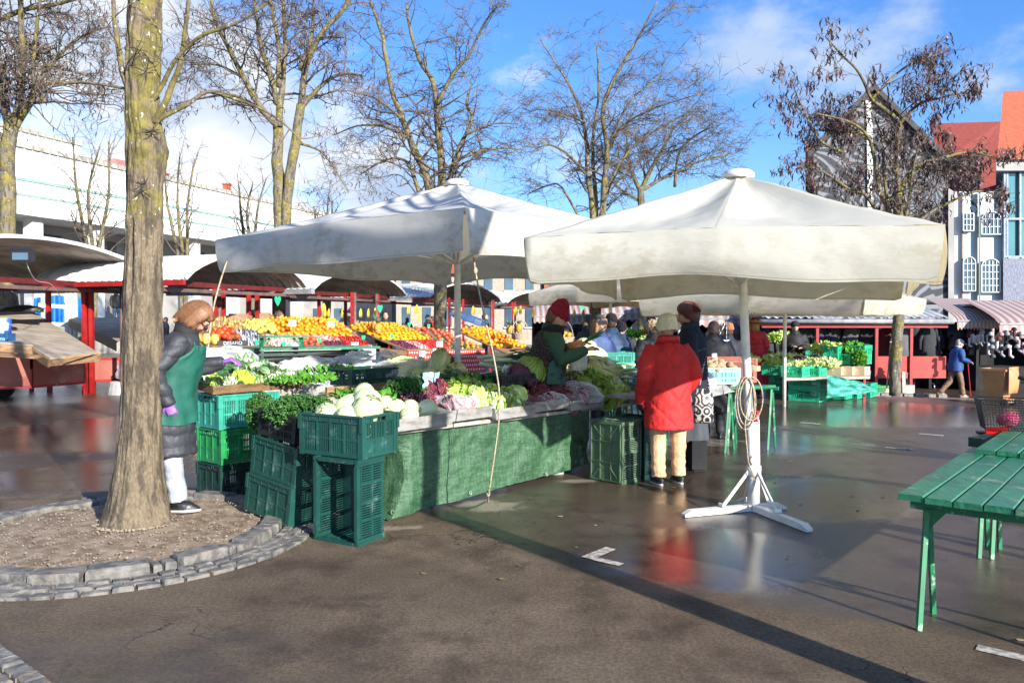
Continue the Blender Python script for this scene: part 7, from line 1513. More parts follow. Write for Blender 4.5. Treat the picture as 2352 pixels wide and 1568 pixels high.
for k, (x, y, z, dm, m, lb) in enumerate(((1795, 862, .50, (.6, .4, .2), M_cmint, 'green crate of endive at the left end of the row'), (1842, 866, .50, (.6, .4, .2), M_cmint, 'green crate of lettuce in the front row before the man'), (1880, 862, .50, (.6, .4, .2), M_cmint, 'lower front green crate of endive, brightly lit'), (1878, 850, .70, (.6, .4, .2), M_cmint, 'green crate of aubergines on the front row'), (1925, 858, .66, (.4, .3, .2), M_cmint, 'small mint crate above the cardboard boxes'), (1925, 858, .86, (.4, .3, .2), M_cmint, 'small mint crate stacked above another over the boxes'), (1952, 858, .68, (.5, .35, .22), M_cmint, 'mint crate of herbs before the celery roots'), (1985, 858, .68, (.5, .35, .40), M_cmint, 'tall mint crate at the right end of the row'))):
    p = Zp(x, y, .5); crate((p.x, p.y + .25, z), RA, m, lb, dim=dm, detail=0, group=RG)
for k, x in enumerate((1930, 1956, 1984)): p = Zp(x, 862, .5); mb = MB(); mb.box((p.x, p.y + .2, .585), (.36, .3, .165), RA); mb.box((p.x - .16, p.y + .02, .61), (.05, .02, .03), RA); tag(mb.obj('cardboard_box', mat('light_card', (.62, .48, .32), rough=.8)), ('pale cardboard box under the small mint crates', 'pale cardboard box in the middle of three', 'pale cardboard box at the right end')[k], 'box')
for k, (x, y, lb) in enumerate(((1935, 918, 'white and green crate peeping from under the teal sheet'), (1965, 916, 'second crate peeping from under the teal sheet'), (1995, 913, 'mint crate at the right end holding up the teal sheet'))): p = Gp(x, y); crate(p + A * .2 + B * .15 + Vector((0, 0, .0)), RA, M_cmint, lb, dim=(.5, .4, .20 + .12 * (k == 2)), detail=0, group=RG)
p = Gp(2022, 903); crate(p + Vector((0, .2, 0)), .2, M_cgreen, 'dark green crate on the kerb by the podded tree', dim=(.5, .35, .2), detail=0)
M_teal = bpy.data.materials.new('teal_sheet'); M_teal.use_nodes = True; tarpmat(M_teal, (.02, .26, .20), (.10, .45, .36))
mb = MB()
def ts(u, v):
    xl = 1905 + 100 * u; yt = 862 + 14 * u + 18 * max(0, u - .6); yb = 912 - 12 * u; x = 1900 + 92 * u + 25 * v * u; y = yt + (yb - yt) * v + 3 * nz((u * 2, v, 3), 2.2); return W(x, y, 15.1 + .7 * u + .2 * v - .2 * v * u + .10 * nz((u * 3, v * 2, 1), 2))
mb.grid(ts, 36, 20); tag(mb.obj('teal_sheet', M_teal, smooth=True), 'teal plastic sheet draped over crates under the boxes', 'sheet')
GQ = 'greens heaped on the crate stall'
for k, (x, y, d, rx, m, lb, nm) in enumerate(((1800, 822, 16.6, (.5, .25, .08), M_lett, 'pale packed endive heaped at the left of the crate stall', 'endive'), (1790, 838, 16.2, (.35, .2, .08), M_lett2, 'frizzy endive in the low front crate', 'endive'), (1830, 836, 16.0, (.3, .2, .08), M_lett, 'light green lettuces in the front crate', 'lettuce_heap'), (1882, 832, 15.9, (.4, .22, .08), M_lett, 'pale lettuces beside the aubergines', 'lettuce_heap'), (1900, 800, 16.8, (.4, .3, .12), M_lett2, 'tall celery bunch before the bearded man', 'celery'), (1960, 803, 16.6, (.28, .2, .16), M_pars, 'dark green herbs hanging over the mint crate', 'herbs'), (1975, 822, 16.2, (.12, .08, .16), M_pars, 'herb leaves drooping over the crate side', 'herbs'), (1740, 818, 17.5, (.4, .3, .16), M_pars, 'green leaves behind the burgundy coat', 'herbs'), (1790, 775, 18.5, (.35, .25, .13), M_lett2, 'green cabbages piled left of the bearded man', 'cabbage_heap'), (1700, 828, 15.5, (.35, .3, .12), M_lett2, 'yellow green leaves beside the checked tote', 'leaf_heap'))):
    clump(nm, frizz(60 + k, W(x, y, d), rx, 150, .055, amp=.4), m, lb, nm.replace('_', ' '), group=GQ)
me_aub = proto('aubergine', (lambda mb: (mb.rings([(0, 0, 0, .02, .02), (0, 0, .03, .05, .05), (0, 0, .10, .055, .055), (0, 0, .18, .035, .035), (0, 0, .21, .02, .02)], 12), mb)[1])(MB()), mat('aubergine_skin', (.05, .012, .04), rough=.2))
for k in range(10): place('aubergine', me_aub, W(1858 + rnd.uniform(-22, 22), 824 + rnd.uniform(-6, 6), 16), 'dark purple aubergine in the crate before the bearded man', 'aubergine', 'aubergines on the crate stall', (1.4, rnd.uniform(-.5, .5), rnd.uniform(0, 6)), .9)
for k in range(16): place('root_vegetable', me_pt[k % 3], W(1945 + rnd.uniform(-25, 50), 803 + rnd.uniform(-5, 4), 17.2), 'round grey celery root at the back of the mint crates', 'celery root', 'celery roots on the crate stall', (k, k, k), 1.2)
# greens of the middle stall behind the shoppers
ms = thing('greens_counter', 'low counter of broccoli and greens behind the blue coated woman', 'counter', tuple(W(1470, 735, 15)[:2]) + (0,))
mb = MB(); quadslab(mb, W(1395, 835, 13.5), W(1545, 835, 13.5), W(1560, 790, 17), W(1410, 790, 17), .05); mb.obj('board', M_wood, ms)
for x in (1405, 1530): p = W(x, 830, 14); mb = MB(); mb.box((p.x, p.y, p.z / 2 - .04), (.06, .06, p.z - .06)); mb.obj('leg', M_fgreen, ms)
for k, (x, y, d, rx, m, lb) in enumerate(((1428, 800, 14.6, (.35, .3, .15), M_broc, 'dark broccoli heap behind the blue coated people'), (1462, 800, 14.4, (.3, .3, .14), M_spin, 'dark green leaf heap left of the far umbrella pole'), (1488, 795, 14.6, (.28, .3, .18), M_lett2, 'yellow green celery heap under the far umbrella pole'), (1460, 822, 13.8, (.4, .2, .1), M_brocl, 'grey green herb bunches at the front of the greens counter'), (1440, 768, 17.2, (.6, .2, .1), M_pars, 'green onions heaped high at the back of the greens counter'), (1420, 778, 16.2, (.2, .2, .12), mat('salsify', (.28, .18, .12), (.12, .07, .05), sc_=20, rough=.8), 'brown salsify roots stacked behind the blue jacket'), (1500, 768, 17.2, (.3, .2, .1), mat('carrots', (.6, .16, .05), rough=.6), 'orange carrots at the far end of the greens counter'), (1530, 806, 14.2, (.2, .2, .14), M_pars, 'green leaves beside the quilted black coat'))):
    clump('greens', frizz(80 + k, W(x, y, d), rx, 170, .05, amp=.5), m, lb, 'greens', group='greens on the middle counter')
# ---------------------------------------------------------------- bin, broom, kerb under the podded tree
bp = Gp(2290, 930); bn = thing('wheelie_bin', 'light brown wheelie bin with its lid hanging open', 'bin', tuple(bp), R(-52))
M_bin = mat('brown_bin_plastic', (.50, .26, .11), (.44, .22, .09), sc_=4, rough=.45, bump=.15, bsc=60)
mb = MB(); vs = []
for z, hx, hy in ((.06, .20, .20), (.90, .27, .29)): vs += [(-hx, -hy, z), (hx, -hy, z), (hx, hy, z), (-hx, hy, z)]
mb.add(vs, [(3, 2, 1, 0), (0, 1, 5, 4), (1, 2, 6, 5), (2, 3, 7, 6), (3, 0, 4, 7)]); 
for s_, c_ in (((.60, .05, .06), (0, -.30, .90)), ((.60, .05, .06), (0, .30, .90)), ((.05, .60, .06), (-.29, 0, .90)), ((.05, .60, .06), (.29, 0, .90))): mb.box(c_, s_)
mb.obj('body', M_bin, bn, world=False)
mb = MB(); mb.grid(lambda u, v: (.36 + .10 * (math.sin(math.pi * u) * math.sin(math.pi * v)) ** .5, -.27 + .54 * u, .98 - .66 * v), 12, 12); mb.box((.34, 0, .95), (.10, .5, .05)); lidm = mb.obj('lid', M_bin, bn, True, world=False)
for s in (-1, 1):
    mb = MB(); mb.tube([(.24, s * .27 - .03, .10), (.24, s * .27 + .03, .10)], .10, 18); w_ = mb.obj('wheel', MC('black_plastic', (.02, .02, .02), rough=.4), bn, world=False)
mb = MB(); mb.box((.25, 0, .12), (.12, .44, .10)); mb.obj('axle_box', M_bin, bn, world=False)
br = thing('broom', 'long pale broom leaning on the podded tree trunk', 'broom', tuple(Gp(2032, 908)))
b0 = Gp(2032, 908); mb = MB(); mb.beam(b0 + Vector((0, -.1, .2)), W(2046, 785, 18.2), .035, .035); mb.obj('handle', M_rope, br); mb = MB(); mb.rings([(b0.x, b0.y - .1, b0.z, .12, .05), (b0.x, b0.y - .1, b0.z + .2, .04, .03)], 12); mb.obj('brush', M_rope, br)
for k in range(7): p = Gp(2005 + k * 26, 908 + k * .6); mb = MB(); r2.seed(k); stone(mb, (p.x, p.y), .15, .26, .18, .08, p.z); tag(mb.obj('kerb_stone', M_stone), 'broken kerb stone lying round the foot of the podded tree', 'stone', 'kerb stones at the podded tree')
mb = MB(); p = Gp(2083, 903); mb.box((p.x, p.y, p.z + .12), (.34, .2, .24), .2); tag(mb.obj('paving_block', M_conc), 'pale block beside the foot of the podded tree', 'block')
mb = MB(); p = Gp(2072, 903); mb.beam((p.x, p.y - .1, p.z), (p.x + .02, p.y, p.z + .62), .10, .05); mb.tube([(p.x, p.y, p.z + .6), (p.x + .14, p.y, p.z + .58), (p.x + .12, p.y, p.z + .42)], .015, 6); tag(mb.obj('stake', M_wood), 'short wooden stake with a metal hook by the podded tree', 'stake')
# bicycle behind the green tables (rear rack basket in view)
bc = thing('bicycle', 'bicycle behind the green tables with a black wire basket holding a pink bundle', 'bicycle', (0, 0, 0))
bq = W(2310, 955, 6.3); bd = Vector((.93, -.36, 0)).normalized(); bs = Vector((-bd.y, bd.x, 0)); wc = Vector((bq.x, bq.y, .34)) + bd * .05
bc.location = (wc.x, wc.y, 0); M_bk = MC('black_plastic', (.02, .02, .02), rough=.4)
for k, c in enumerate((wc, wc + bd * 1.05)):
    mb = MB(); mb.tube([c + bd * .33 * math.cos(a) + Vector((0, 0, .33 * math.sin(a))) for a in [i * math.pi / 18 for i in range(37)]], .018, 8); wl_ = mb.obj('wheel', M_bk, bc, True)
    mb = MB()
    for i in range(14): a = i * math.pi / 7; mb.tube([c, c + bd * .32 * math.cos(a) + Vector((0, 0, .32 * math.sin(a)))], .0015, 3)
    sp = mb.obj('spokes', M_chr, bc); 
up = Vector((0, 0, 1)); se_ = wc + bd * .35 + up * .55; bt_ = wc + bd * .45 - up * .06; hd_ = wc + bd * .92 + up * .50
mb = MB()
for a, b_ in ((wc, bt_), (wc, se_), (bt_, se_), (bt_, hd_), (se_ - up * .1, hd_), (hd_, wc + bd * 1.05), (hd_, hd_ + up * .18 - bd * .03)): mb.tube([a, b_], .015, 8)
mb.obj('frame', mat('bike_paint', (.15, .16, .18), rough=.3), bc, True)
mb = MB(); mb.tube([hd_ + up * .18 + bs * .28 - bd * .18, hd_ + up * .2 + bs * .2, hd_ + up * .2 - bs * .2, hd_ + up * .18 - bs * .28 - bd * .18], .014, 8); mb.obj('handlebar', M_bk, bc, True)
mb = MB(); mb.ball(se_ + up * .06, (.13, .09, .035), 12, 8); mb.obj('saddle', M_bk, bc, True)
# grip visible at the edge and small rail end
mb = MB(); mb.tube([W(2338, 866, 6.6), W(2395, 884, 6.5)], .016, 10); mb.tube([W(2345, 878, 6.6), W(2370, 880, 6.5), W(2395, 892, 6.5)], .006, 6); mb.obj('grip', M_bk, bc, True)
bz = W(2310, 990, 6.3).z; bc0 = Vector((bq.x, bq.y, bz)); mb = MB(); H_ = W(2310, 922, 6.3).z - bz
def bw(u, v):
    k = int(u * 4) % 4; t = u * 4 - int(u * 4); q = [(-1, -1), (1, -1), (1, 1), (-1, 1)]; a = q[k]; b_ = q[(k + 1) % 4]; s_ = .78 + .22 * v; x = (a[0] + (b_[0] - a[0]) * t) * .20 * s_; y = (a[1] + (b_[1] - a[1]) * t) * .15 * s_; return bc0 + bd * x + bs * y + up * (.02 + H_ * v)
for i in range(64): mb.tube([bw(i / 64, 0), bw(i / 64 * 1.0, 1)], .0024, 3, False)
for j in range(13): mb.tube([bw(i / 32 % 1, j / 12) for i in range(33)], .0024 if j < 12 else .005, 4, False)
for i in range(12): mb.tube([bc0 + bd * (-.155 + i * .028) - bs * .116 + up * .02, bc0 + bd * (-.155 + i * .028) + bs * .116 + up * .02], .0014, 3, False)
mb.obj('basket', M_bk, bc)
mb = MB(); mb.beam(wc + up * .36 - bd * .25, wc + up * .36 + bd * .25, .10, .02); mb.beam(wc + up * .36 - bd * .2, wc, .012, .012); mb.obj('rack', M_bk, bc)
mb = MB(); pr = W(2290, 988, 6.25); mb.box((pr.x, pr.y, pr.z), (.16, .04, .055), -.3); mb.obj('rear_light', mat('red_lens', (.55, .01, .01), rough=.15), bc)
mb = MB(); mb.ball((0, 0, 0), 1, 16, 10); mb.v = [tuple(W(2316, 962, 6.28) + Vector((v[0] * .085, v[1] * .07, v[2] * .06)) * (1 + .2 * nz(v, 2))) for v in mb.v]; tag(mb.obj('pink_bundle', mat('pink_cloth', (.62, .08, .18), (.5, .05, .14), rough=.8, bump=.5, bsc=60), smooth=True), 'pink bundle of cloth inside the bicycle basket', 'bundle')
mb = MB(); a = W(2240, 1016, 6.0); mb.beam(a, a + A * .3 + Vector((.1, 0, 0)), .10, .07); tag(mb.obj('green_block', M_cdk2), 'short dark green rail end standing beyond the far slatted table', 'rail')
mb = MB(); a = W(1395, 708, 31); mb.box((a.x, a.y, a.z), (1.4, .1, .4)); tag(mb.obj('red_banner', mat('red_cloth', (.5, .02, .02), rough=.7)), 'bright red cloth hanging above the far striped awning', 'banner')
# ---------------------------------------------------------------- people
def remesh(mb, name, m, par, vox, fn=None, sm=4, smooth=True):
    me_ = bpy.data.meshes.new('t'); me_.from_pydata(mb.v, [], mb.f); o = bpy.data.objects.new('t', me_); COL.objects.link(o)
    a = o.modifiers.new('r', 'REMESH'); a.mode = 'VOXEL'; a.voxel_size = vox; a.use_smooth_shade = True
    if sm: b_ = o.modifiers.new('s', 'SMOOTH'); b_.iterations = sm; b_.factor = .5
    dg = bpy.context.evaluated_depsgraph_get(); r_ = bpy.data.meshes.new_from_object(o.evaluated_get(dg)); bpy.data.objects.remove(o)
    if fn:
        ns = [v.normal.copy() for v in r_.vertices]
        for v, n_ in zip(r_.vertices, ns): v.co = v.co + n_ * fn(v.co, n_)
    r_.name = name; r_.materials.clear(); r_.materials.append(m); r_.polygons.foreach_set('use_smooth', [smooth] * len(r_.polygons)); r_.update()
    q = bpy.data.objects.new(name, r_); COL.objects.link(q); q.parent = par; return q
def hand(mb, w_, d, pn, s=1., curl=.5, th=1):
    """palm with four bent fingers and a thumb on its side; d along the fingers, pn out of the palm"""
    w_ = Vector(w_); d = Vector(d).normalized(); pn = Vector(pn); pn = (pn - d * pn.dot(d)).normalized(); sd_ = d.cross(pn) * th
    mb.tube([w_, w_ + d * .03 * s, w_ + d * .085 * s], [.026 * s, .034 * s, .036 * s], 10, True, .55, sd_)
    for i, (ln, o_) in enumerate(((.070, -.027), (.080, -.009), (.074, .009), (.058, .026))):
        p = w_ + d * .078 * s + sd_ * o_ * s; q = [p]; a = curl * (.7 + .12 * i)
        for j in range(3): a += curl * .55; p = p + (d * math.cos(a) + pn * math.sin(a)) * ln * s / 3; q.append(p)
        mb.tube(q, [.0098 * s, .0094 * s, .0086 * s, .0066 * s], 7)
    p = w_ + d * .022 * s - sd_ * .027 * s; mb.tube([p, p - sd_ * .022 * s + d * .025 * s + pn * .010 * s, p - sd_ * .026 * s + d * .052 * s + pn * .028 * s], [.013 * s, .0115 * s, .008 * s], 7)
M_skin = mat('skin', (.58, .33, .23), (.50, .25, .17), sc_=8, rough=.55)
M_eye = mat('eye', (.05, .03, .02), rough=.2); M_sole = mat('shoe_sole', (.5, .48, .45), rough=.8)
FM = {}
def fab(c, rough=.8):
    k = (c, rough)
    if k not in FM: FM[k] = mat('garment_fabric', c, tuple(x * .72 for x in c), sc_=5, rough=rough, bump=.4, bsc=26)
    return FM[k]
def person(label, loc, face, H, coat, trou=(.03, .03, .035), hem=.78, hair=(.09, .05, .03), hat=None, arms=None, legs=None, lean=0, pitch=0, yaw=0, near=False, shoes=(.02, .02, .02), hw=1., glove=None, quilt=0, hairstyle='short', extra=None, scarf=None, sleeve=None, skirt=None, glasses=False, hemw=1., crough=.7, grp=None):
    k = H / 1.7; t = thing('person', label, 'person', tuple(loc), R(face), grp); t.scale = (k, k, k); vox = .0085 if near else .02
    la = R(lean)
    def Lm(p):
        p = Vector(p); f = ss(.85, 1.15, p.z)
        a = la * f; z = p.z - .92; return Vector((p.x, p.y * math.cos(a) + z * math.sin(a), .92 + z * math.cos(a) - p.y * math.sin(a))) if f > 0 else p
    ph, yw = R(pitch), R(yaw)
    def Hd(p):
        p = Vector(p) - Vector((0, 0, 1.5)); p = Vector((p.x * math.cos(yw) - p.y * math.sin(yw), p.x * math.sin(yw) + p.y * math.cos(yw), p.z)); a = ph * ss(-.04, .06, p.z)
        return Lm(Vector((p.x, p.y * math.cos(a) + p.z * math.sin(a), p.z * math.cos(a) - p.y * math.sin(a))) + Vector((0, 0, 1.5)))
    def app(mb, i0, fn): mb.v[i0:] = [tuple(fn(v)) for v in mb.v[i0:]]
    arms = arms or (((.25, -.02, 1.12), (.24, .08, .86)), ((-.25, -.02, 1.12), (-.24, .08, .86))); legs = legs or (((.10, .0, .48), (.10, 0, .08)), ((-.10, 0, .48), (-.10, 0, .08)))
    sh = [Lm((s * .175, 0, 1.40)) for s in (1, -1)]; body = MB(); b_ = body
    b_.rings([(0, 0, .84, .14, .10), (0, 0, .95, .155, .11), (0, 0, 1.08, .135, .10), (0, 0, 1.25, .155, .11), (0, 0, 1.38, .165, .10), (0, 0, 1.43, .10, .07), (0, .005, 1.47, .052, .052), (0, .012, 1.56, .05, .052)], 16); app(b_, 0, Lm)
    i0 = len(b_.v); b_.ball((0, .012, 1.605), (.074, .094, .112), 20, 14); b_.ball((0, .045, 1.548), (.050, .052, .052), 14, 10); b_.tube([(0, .098, 1.628), (0, .118, 1.598), (0, .125, 1.583), (0, .10, 1.574)], [.008, .012, .0155, .010], 8)
    b_.ball((0, .096, 1.549), (.022, .010, .008), 8, 6); b_.ball((0, .088, 1.52), (.02, .016, .014), 8, 6); b_.tube([(-.045, .088, 1.633), (0, .098, 1.636), (.045, .088, 1.633)], .010, 6)
    for s in (-1, 1): b_.ball((s * .076, .0, 1.595), (.012, .022, .032), 8, 6); b_.ball((s * .038, .080, 1.575), (.022, .016, .02), 8, 6)
    app(b_, i0, Hd); gl = MB()
    for j, s in enumerate((1, -1)):
        el, wr = Vector(arms[j][0]), Vector(arms[j][1]); b_.tube([sh[j], el, wr], [.048, .038, .026], 10); d = (wr - el).normalized(); pn = Vector((-s, 0, 0)) if abs(d.z) > .6 else Vector((0, 0, -1)); hs = 1.0 if not near else 1.05
        if glove: gl = MB(); hand(gl, wr - d * .02, d, pn, hs * 1.12, .45, s); gl.tube([wr - d * .06, wr], [.034, .032], 10); remesh(gl, 'glove', fab(glove, .35), t, .006 if near else .014, None, 1)
        else: hand(b_, wr, d, pn, hs, .35 if near else .3, s)
        kn, an = Vector(legs[j][0]), Vector(legs[j][1]); b_.tube([(s * .085, 0, .90), tuple(kn), tuple(an)], [.085, .055, .038], 10); b_.tube([an + Vector((0, -.03, -.03)), an + Vector((0, .12, -.045))], [.035, .03], 8)
    remesh(b_, 'body', M_skin, t, vox)
    eyes = MB()
    for s in (-1, 1): eyes.ball(Hd((s * .031, .0905, 1.603)), (.010, .008, .006), 8, 6)
    eyes.obj('eyes', M_eye, t, True, world=False)
    if near or hat is None or hat[0] != 'full':
        mb = MB(); [mb.tube([Hd((s * .05, .088, 1.628)), Hd((s * .032, .098, 1.634)), Hd((s * .014, .099, 1.629))], .004, 5) for s in (-1, 1)]; mb.obj('eyebrows', fab(hair), t, world=False)
    # trousers or skirt
    mb = MB(); tw = .075 if near else .07
    for j, s in enumerate((1, -1)):
        kn, an = Vector(legs[j][0]), Vector(legs[j][1]); hp = Vector((s * .085, 0, .93)); mb.tube([hp, hp.lerp(kn, .5), kn, kn.lerp(an, .5), an + Vector((0, 0, .0))], [.105, .098, tw + .008, tw, tw + .002], 12)
    mb.ball((0, 0, .93), (.165, .12, .12), 14, 10); mf = fab(trou, .7)
    remesh(mb, 'trousers', mf, t, max(vox, .012), lambda p, n_: .008 * nz((p.x, p.y, p.z * 1.2), 7, H * 9) + .004 * nz(p, 22) + .004 * math.sin(p.z * 45 + nz(p, 4) * 9) * ss(.5, .15, p.z), 3)
    if skirt:
        mb = MB(); mb.rings([(0, 0, skirt[0], .22 * skirt[2], .17 * skirt[2]), (0, 0, .6, .20, .15), (0, 0, 1.0, .17, .12)], 20); remesh(mb, 'skirt', fab(skirt[1]), t, .018, lambda p, n_: .012 * math.sin(math.atan2(p.y, p.x) * 7 + p.z * 2), 2)
    for j, s in enumerate((1, -1)):
        an = Vector(legs[j][1]); mb = MB(); y0, z0 = an.y, an.z - .08
        for sc0, zz in ((1., 0.), (1., .022), (.94, .03), (.90, .06), (.6, .085)): mb.add([(an.x + .047 * sc0 * math.sin(a) * (1.1 if math.cos(a) > 0 else .9), y0 + .045 + .135 * sc0 * math.cos(a) - (.0 if zz < .05 else .035), z0 + zz) for a in [i * math.pi / 8 for i in range(16)]], [])
        n0 = len(mb.v) - 80; mb.f += [(n0 + r_ * 16 + i, n0 + r_ * 16 + (i + 1) % 16, n0 + (r_ + 1) * 16 + (i + 1) % 16, n0 + (r_ + 1) * 16 + i) for r_ in range(4) for i in range(16)] + [tuple(n0 + i for i in range(16))[::-1], tuple(n0 + 64 + i for i in range(16))]; mb.mi += [0 if f[0] >= n0 + 16 else 1 for f in mb.f]; mb.tube([an + Vector((0, -.01, -.03)), an + Vector((0, -.01, .04))], [.05, .045], 10)
        mb.mi += [0] * (len(mb.f) - len(mb.mi)); mb.obj('shoe', [fab(shoes, .4), M_sole if near and shoes[0] < .5 else fab(shoes, .4)], t, True, world=False)
    # coat with sleeves
    w_ = 1.13 * hw; prof = [(hem, .205 * hemw, .165 * hemw), (hem + .10, .200 * (hemw + 1) / 2, .16 * (hemw + 1) / 2), (1.0, .190, .145), (1.12, .180, .14), (1.25, .188, .145), (1.36, .185, .13), (1.42, .135, .10), (1.465, .085, .082), (1.50, .082, .082)]
    prof = [q for q in prof if q[0] >= hem]
    mb = MB(); mb.rings([(0, 0, z, rx * w_, ry * w_) for z, rx, ry in prof], 24); app(mb, 0, Lm)
    for j, s in enumerate((1, -1)):
        el, wr = Vector(arms[j][0]), Vector(arms[j][1]); e2 = el + (el - (sh[j] + wr) / 2).normalized() * .01; mb.tube([sh[j] - Vector((s * .03, 0, 0)), sh[j].lerp(el, .5) + Vector((s * .01, 0, 0)), e2, el.lerp(wr, .55), wr], [.082 * w_, .074 * w_, .066 * w_, .058 * w_, .046 * w_], 12)
    def cf(p, n_):
        v = .010 * nz(p, 5, H * 7) + .005 * nz(p, 13, H * 3)
        if quilt == 1: v += .012 * abs(math.sin(p.z * 30 + nz(p, 2) * .8)) - .006 + .006 * abs(math.sin(math.atan2(p.y, p.x) * 4 + (p.z * 15 // 3.14)))
        elif quilt == 2: a = math.atan2(p.y, p.x); g_ = min(abs(math.sin(p.z * 11 + a * 2.2)), abs(math.sin(p.z * 11 - a * 2.2))); v += .013 * g_ ** .45 - .006
        return v * (1 if near else .8)
    cm = fab(coat, crough)
    c_ = remesh(mb, 'coat' if hem < .9 else 'jacket', cm, t, max(vox, .010), cf, 3)
    mb = MB(); mb.rings([(0, .0, 1.43, .10 * w_, .095 * w_), (0, 0, 1.47, .100, .098), (0, -.005, 1.53, .092, .092), (0, -.005, 1.53, .080, .080), (0, 0, 1.46, .07, .07)], 20); app(mb, 0, Lm); mb.obj('collar', fab(scarf) if scarf else cm, t, True, world=False)
    # hair and hat
    hm = fab(hair, .6); mb = MB()
    if hairstyle == 'bald': pass
    else:
        V = 1.12 if hairstyle in ('big', 'bob') else 1.0
        mb.ball((0, -.022, 1.635), (.088 * V, .096 * V, .098 * V), 18, 14); mb.ball((0, -.045, 1.59), (.082 * V, .068 * V, .085 * V), 14, 10)
        if hairstyle in ('bob', 'long'):
            dn = 1.50 if hairstyle == 'bob' else 1.44
            mb.tube([(0, -.05, 1.60), (0, -.055, dn + .03)], [.088, .075], 14)
            for s in (-1, 1): mb.tube([(s * .055, .03, 1.69), (s * .083, .02, 1.62), (s * .082, .005, dn + .02)], [.035, .032, .024], 8)
            mb.tube([(-.06, .07, 1.675), (0, .088, 1.685), (.06, .07, 1.675)], .026, 8)
        if hairstyle == 'big': mb.ball((0, .0, 1.675), (.098, .105, .085), 14, 10); [mb.ball((s * .075, .0, 1.62), (.03, .05, .06), 8, 6) for s in (-1, 1)]
        if hairstyle == 'bun': mb.ball((0, -.05, 1.75), (.045, .045, .045), 10, 8)
        app(mb, 0, Hd); cu = hairstyle == 'curly'
        remesh(mb, 'hair', hm, t, .008 if near else .016, (lambda p, n_: .022 * nz(p, 28)) if cu else (lambda p, n_: .006 * nz((p.x * 3, p.y * 3, p.z * .6), 30) + .006 * nz(p, 12)), 2)
        if near and hairstyle in ('bob', 'long', 'big'):
            mb = MB(); q_ = random.Random(5); dn = {'bob': 1.50, 'long': 1.43, 'big': 1.60}[hairstyle]
            for i in range(420):
                f_ = q_.uniform(0, 6.28); fr = math.sin(f_) > .45; tm = q_.uniform(1.0, 1.25) if fr else 1.75; pts = []; j_ = q_.uniform(-.004, .012); sw = q_.uniform(-.25, .25)
                for k_ in range(7):
                    a = .12 + (tm - .12) * k_ / 6; g_ = f_ + sw * k_ / 6; rr = math.sin(min(a, 1.57)); zz = 1.615 + math.cos(a) * (.125 + j_) if a < 1.57 else 1.615 - (a - 1.57) / .18 * (1.6 - dn) * q_.uniform(.8, 1.05)
                    pts.append(Hd((math.cos(g_) * rr * (.098 * V / 1.05 + j_), -.018 + math.sin(g_) * rr * (.106 * V / 1.05 + j_), zz)))
                mb.tube(pts, [.0035, .0045, .0045, .0045, .004, .003, .001], 3, False)
            mb.obj('hair_strands', fab(tuple(x * 1.3 for x in hair), .5), t, world=False)
    if hat:
        kind, hc = hat[0], hat[1]; mb = MB()
        if kind in ('beanie', 'tall', 'visor'):
            tp = .05 if kind == 'tall' else 0; mb.rings([(0, .0, 1.628, .094, .112), (0, 0, 1.675, .098, .115), (0, 0, 1.678, .090, .106), (0, -.01, 1.73, .078 - tp * .2, .092), (0, -.015, 1.76 + tp * .6, .052, .062), (0, -.015, 1.775 + tp, .018, .02)], 30)
            mb.v = [(x * 1.06, y * 1.06 - (.01 if kind == 'visor' else 0), z - .012 - (.05 * (1.7 - z) / .08 if kind == 'visor' and z < 1.68 and y < .03 else 0)) for x, y, z in mb.v]; app(mb, 0, Hd); hb = remesh(mb, 'hat', fab(hc, .95), t, .007 if near else .014, lambda p, n_: .0035 * math.sin(math.atan2(p.y, p.x) * 34) + (.004 * nz(p, 30)), 1)
            if kind == 'visor': mb = MB(); mb.grid(lambda u, v: Hd(((u - .5) * .17, .095 + .06 * v * math.sin(math.pi * u) ** .5, 1.64 - .02 * v)), 10, 4); mb.grid(lambda u, v: Hd(((.5 - u) * .17, .095 + .06 * v * math.sin(math.pi * u) ** .5, 1.63 - .02 * v)), 10, 4); mb.obj('hat_brim', fab(hc, .95), t, True, world=False)
        elif kind == 'fur': mb.ball((0, -.01, 1.66), (.125, .135, .11), 16, 12); app(mb, 0, Hd); remesh(mb, 'fur_hat', fab(hc, 1.), t, .012, lambda p, n_: .02 * nz(p, 40), 0)
        elif kind == 'brim': mb.rings([(0, 0, 1.62, .14, .155), (0, 0, 1.635, .14, .155), (0, 0, 1.645, .095, .11), (0, 0, 1.73, .088, .10), (0, 0, 1.755, .05, .06)], 20); app(mb, 0, Hd); mb.obj('hat', fab(hc), t, True, world=False)
        elif kind == 'cap': mb.rings([(0, 0, 1.63, .09, .108), (0, 0, 1.68, .09, .106), (0, 0, 1.725, .05, .06)], 20); mb.box((0, .13, 1.64), (.13, .09, .012)); app(mb, 0, Hd); mb.obj('cap', fab(hc), t, True, world=False)
    if glasses: mb = MB(); [mb.ball(Hd((s * .034, .104, 1.602)), (.030, .014, .019), 10, 8) for s in (-1, 1)]; mb.tube([Hd((-.078, .0, 1.61)), Hd((-.07, .09, 1.61)), Hd((.07, .09, 1.61)), Hd((.078, 0, 1.61))], .004, 6); mb.obj('sunglasses', MC('black_plastic', (.02, .02, .02), rough=.4), t, True, world=False)
    def rad(z):
        for (a, ax_, ay), (c, cx_, cy) in zip(prof, prof[1:]):
            if a <= z <= c: f = (z - a) / (c - a); return (ax_ + (cx_ - ax_) * f) * w_, (ay + (cy - ay) * f) * w_
        return prof[-1][1] * w_, prof[-1][2] * w_
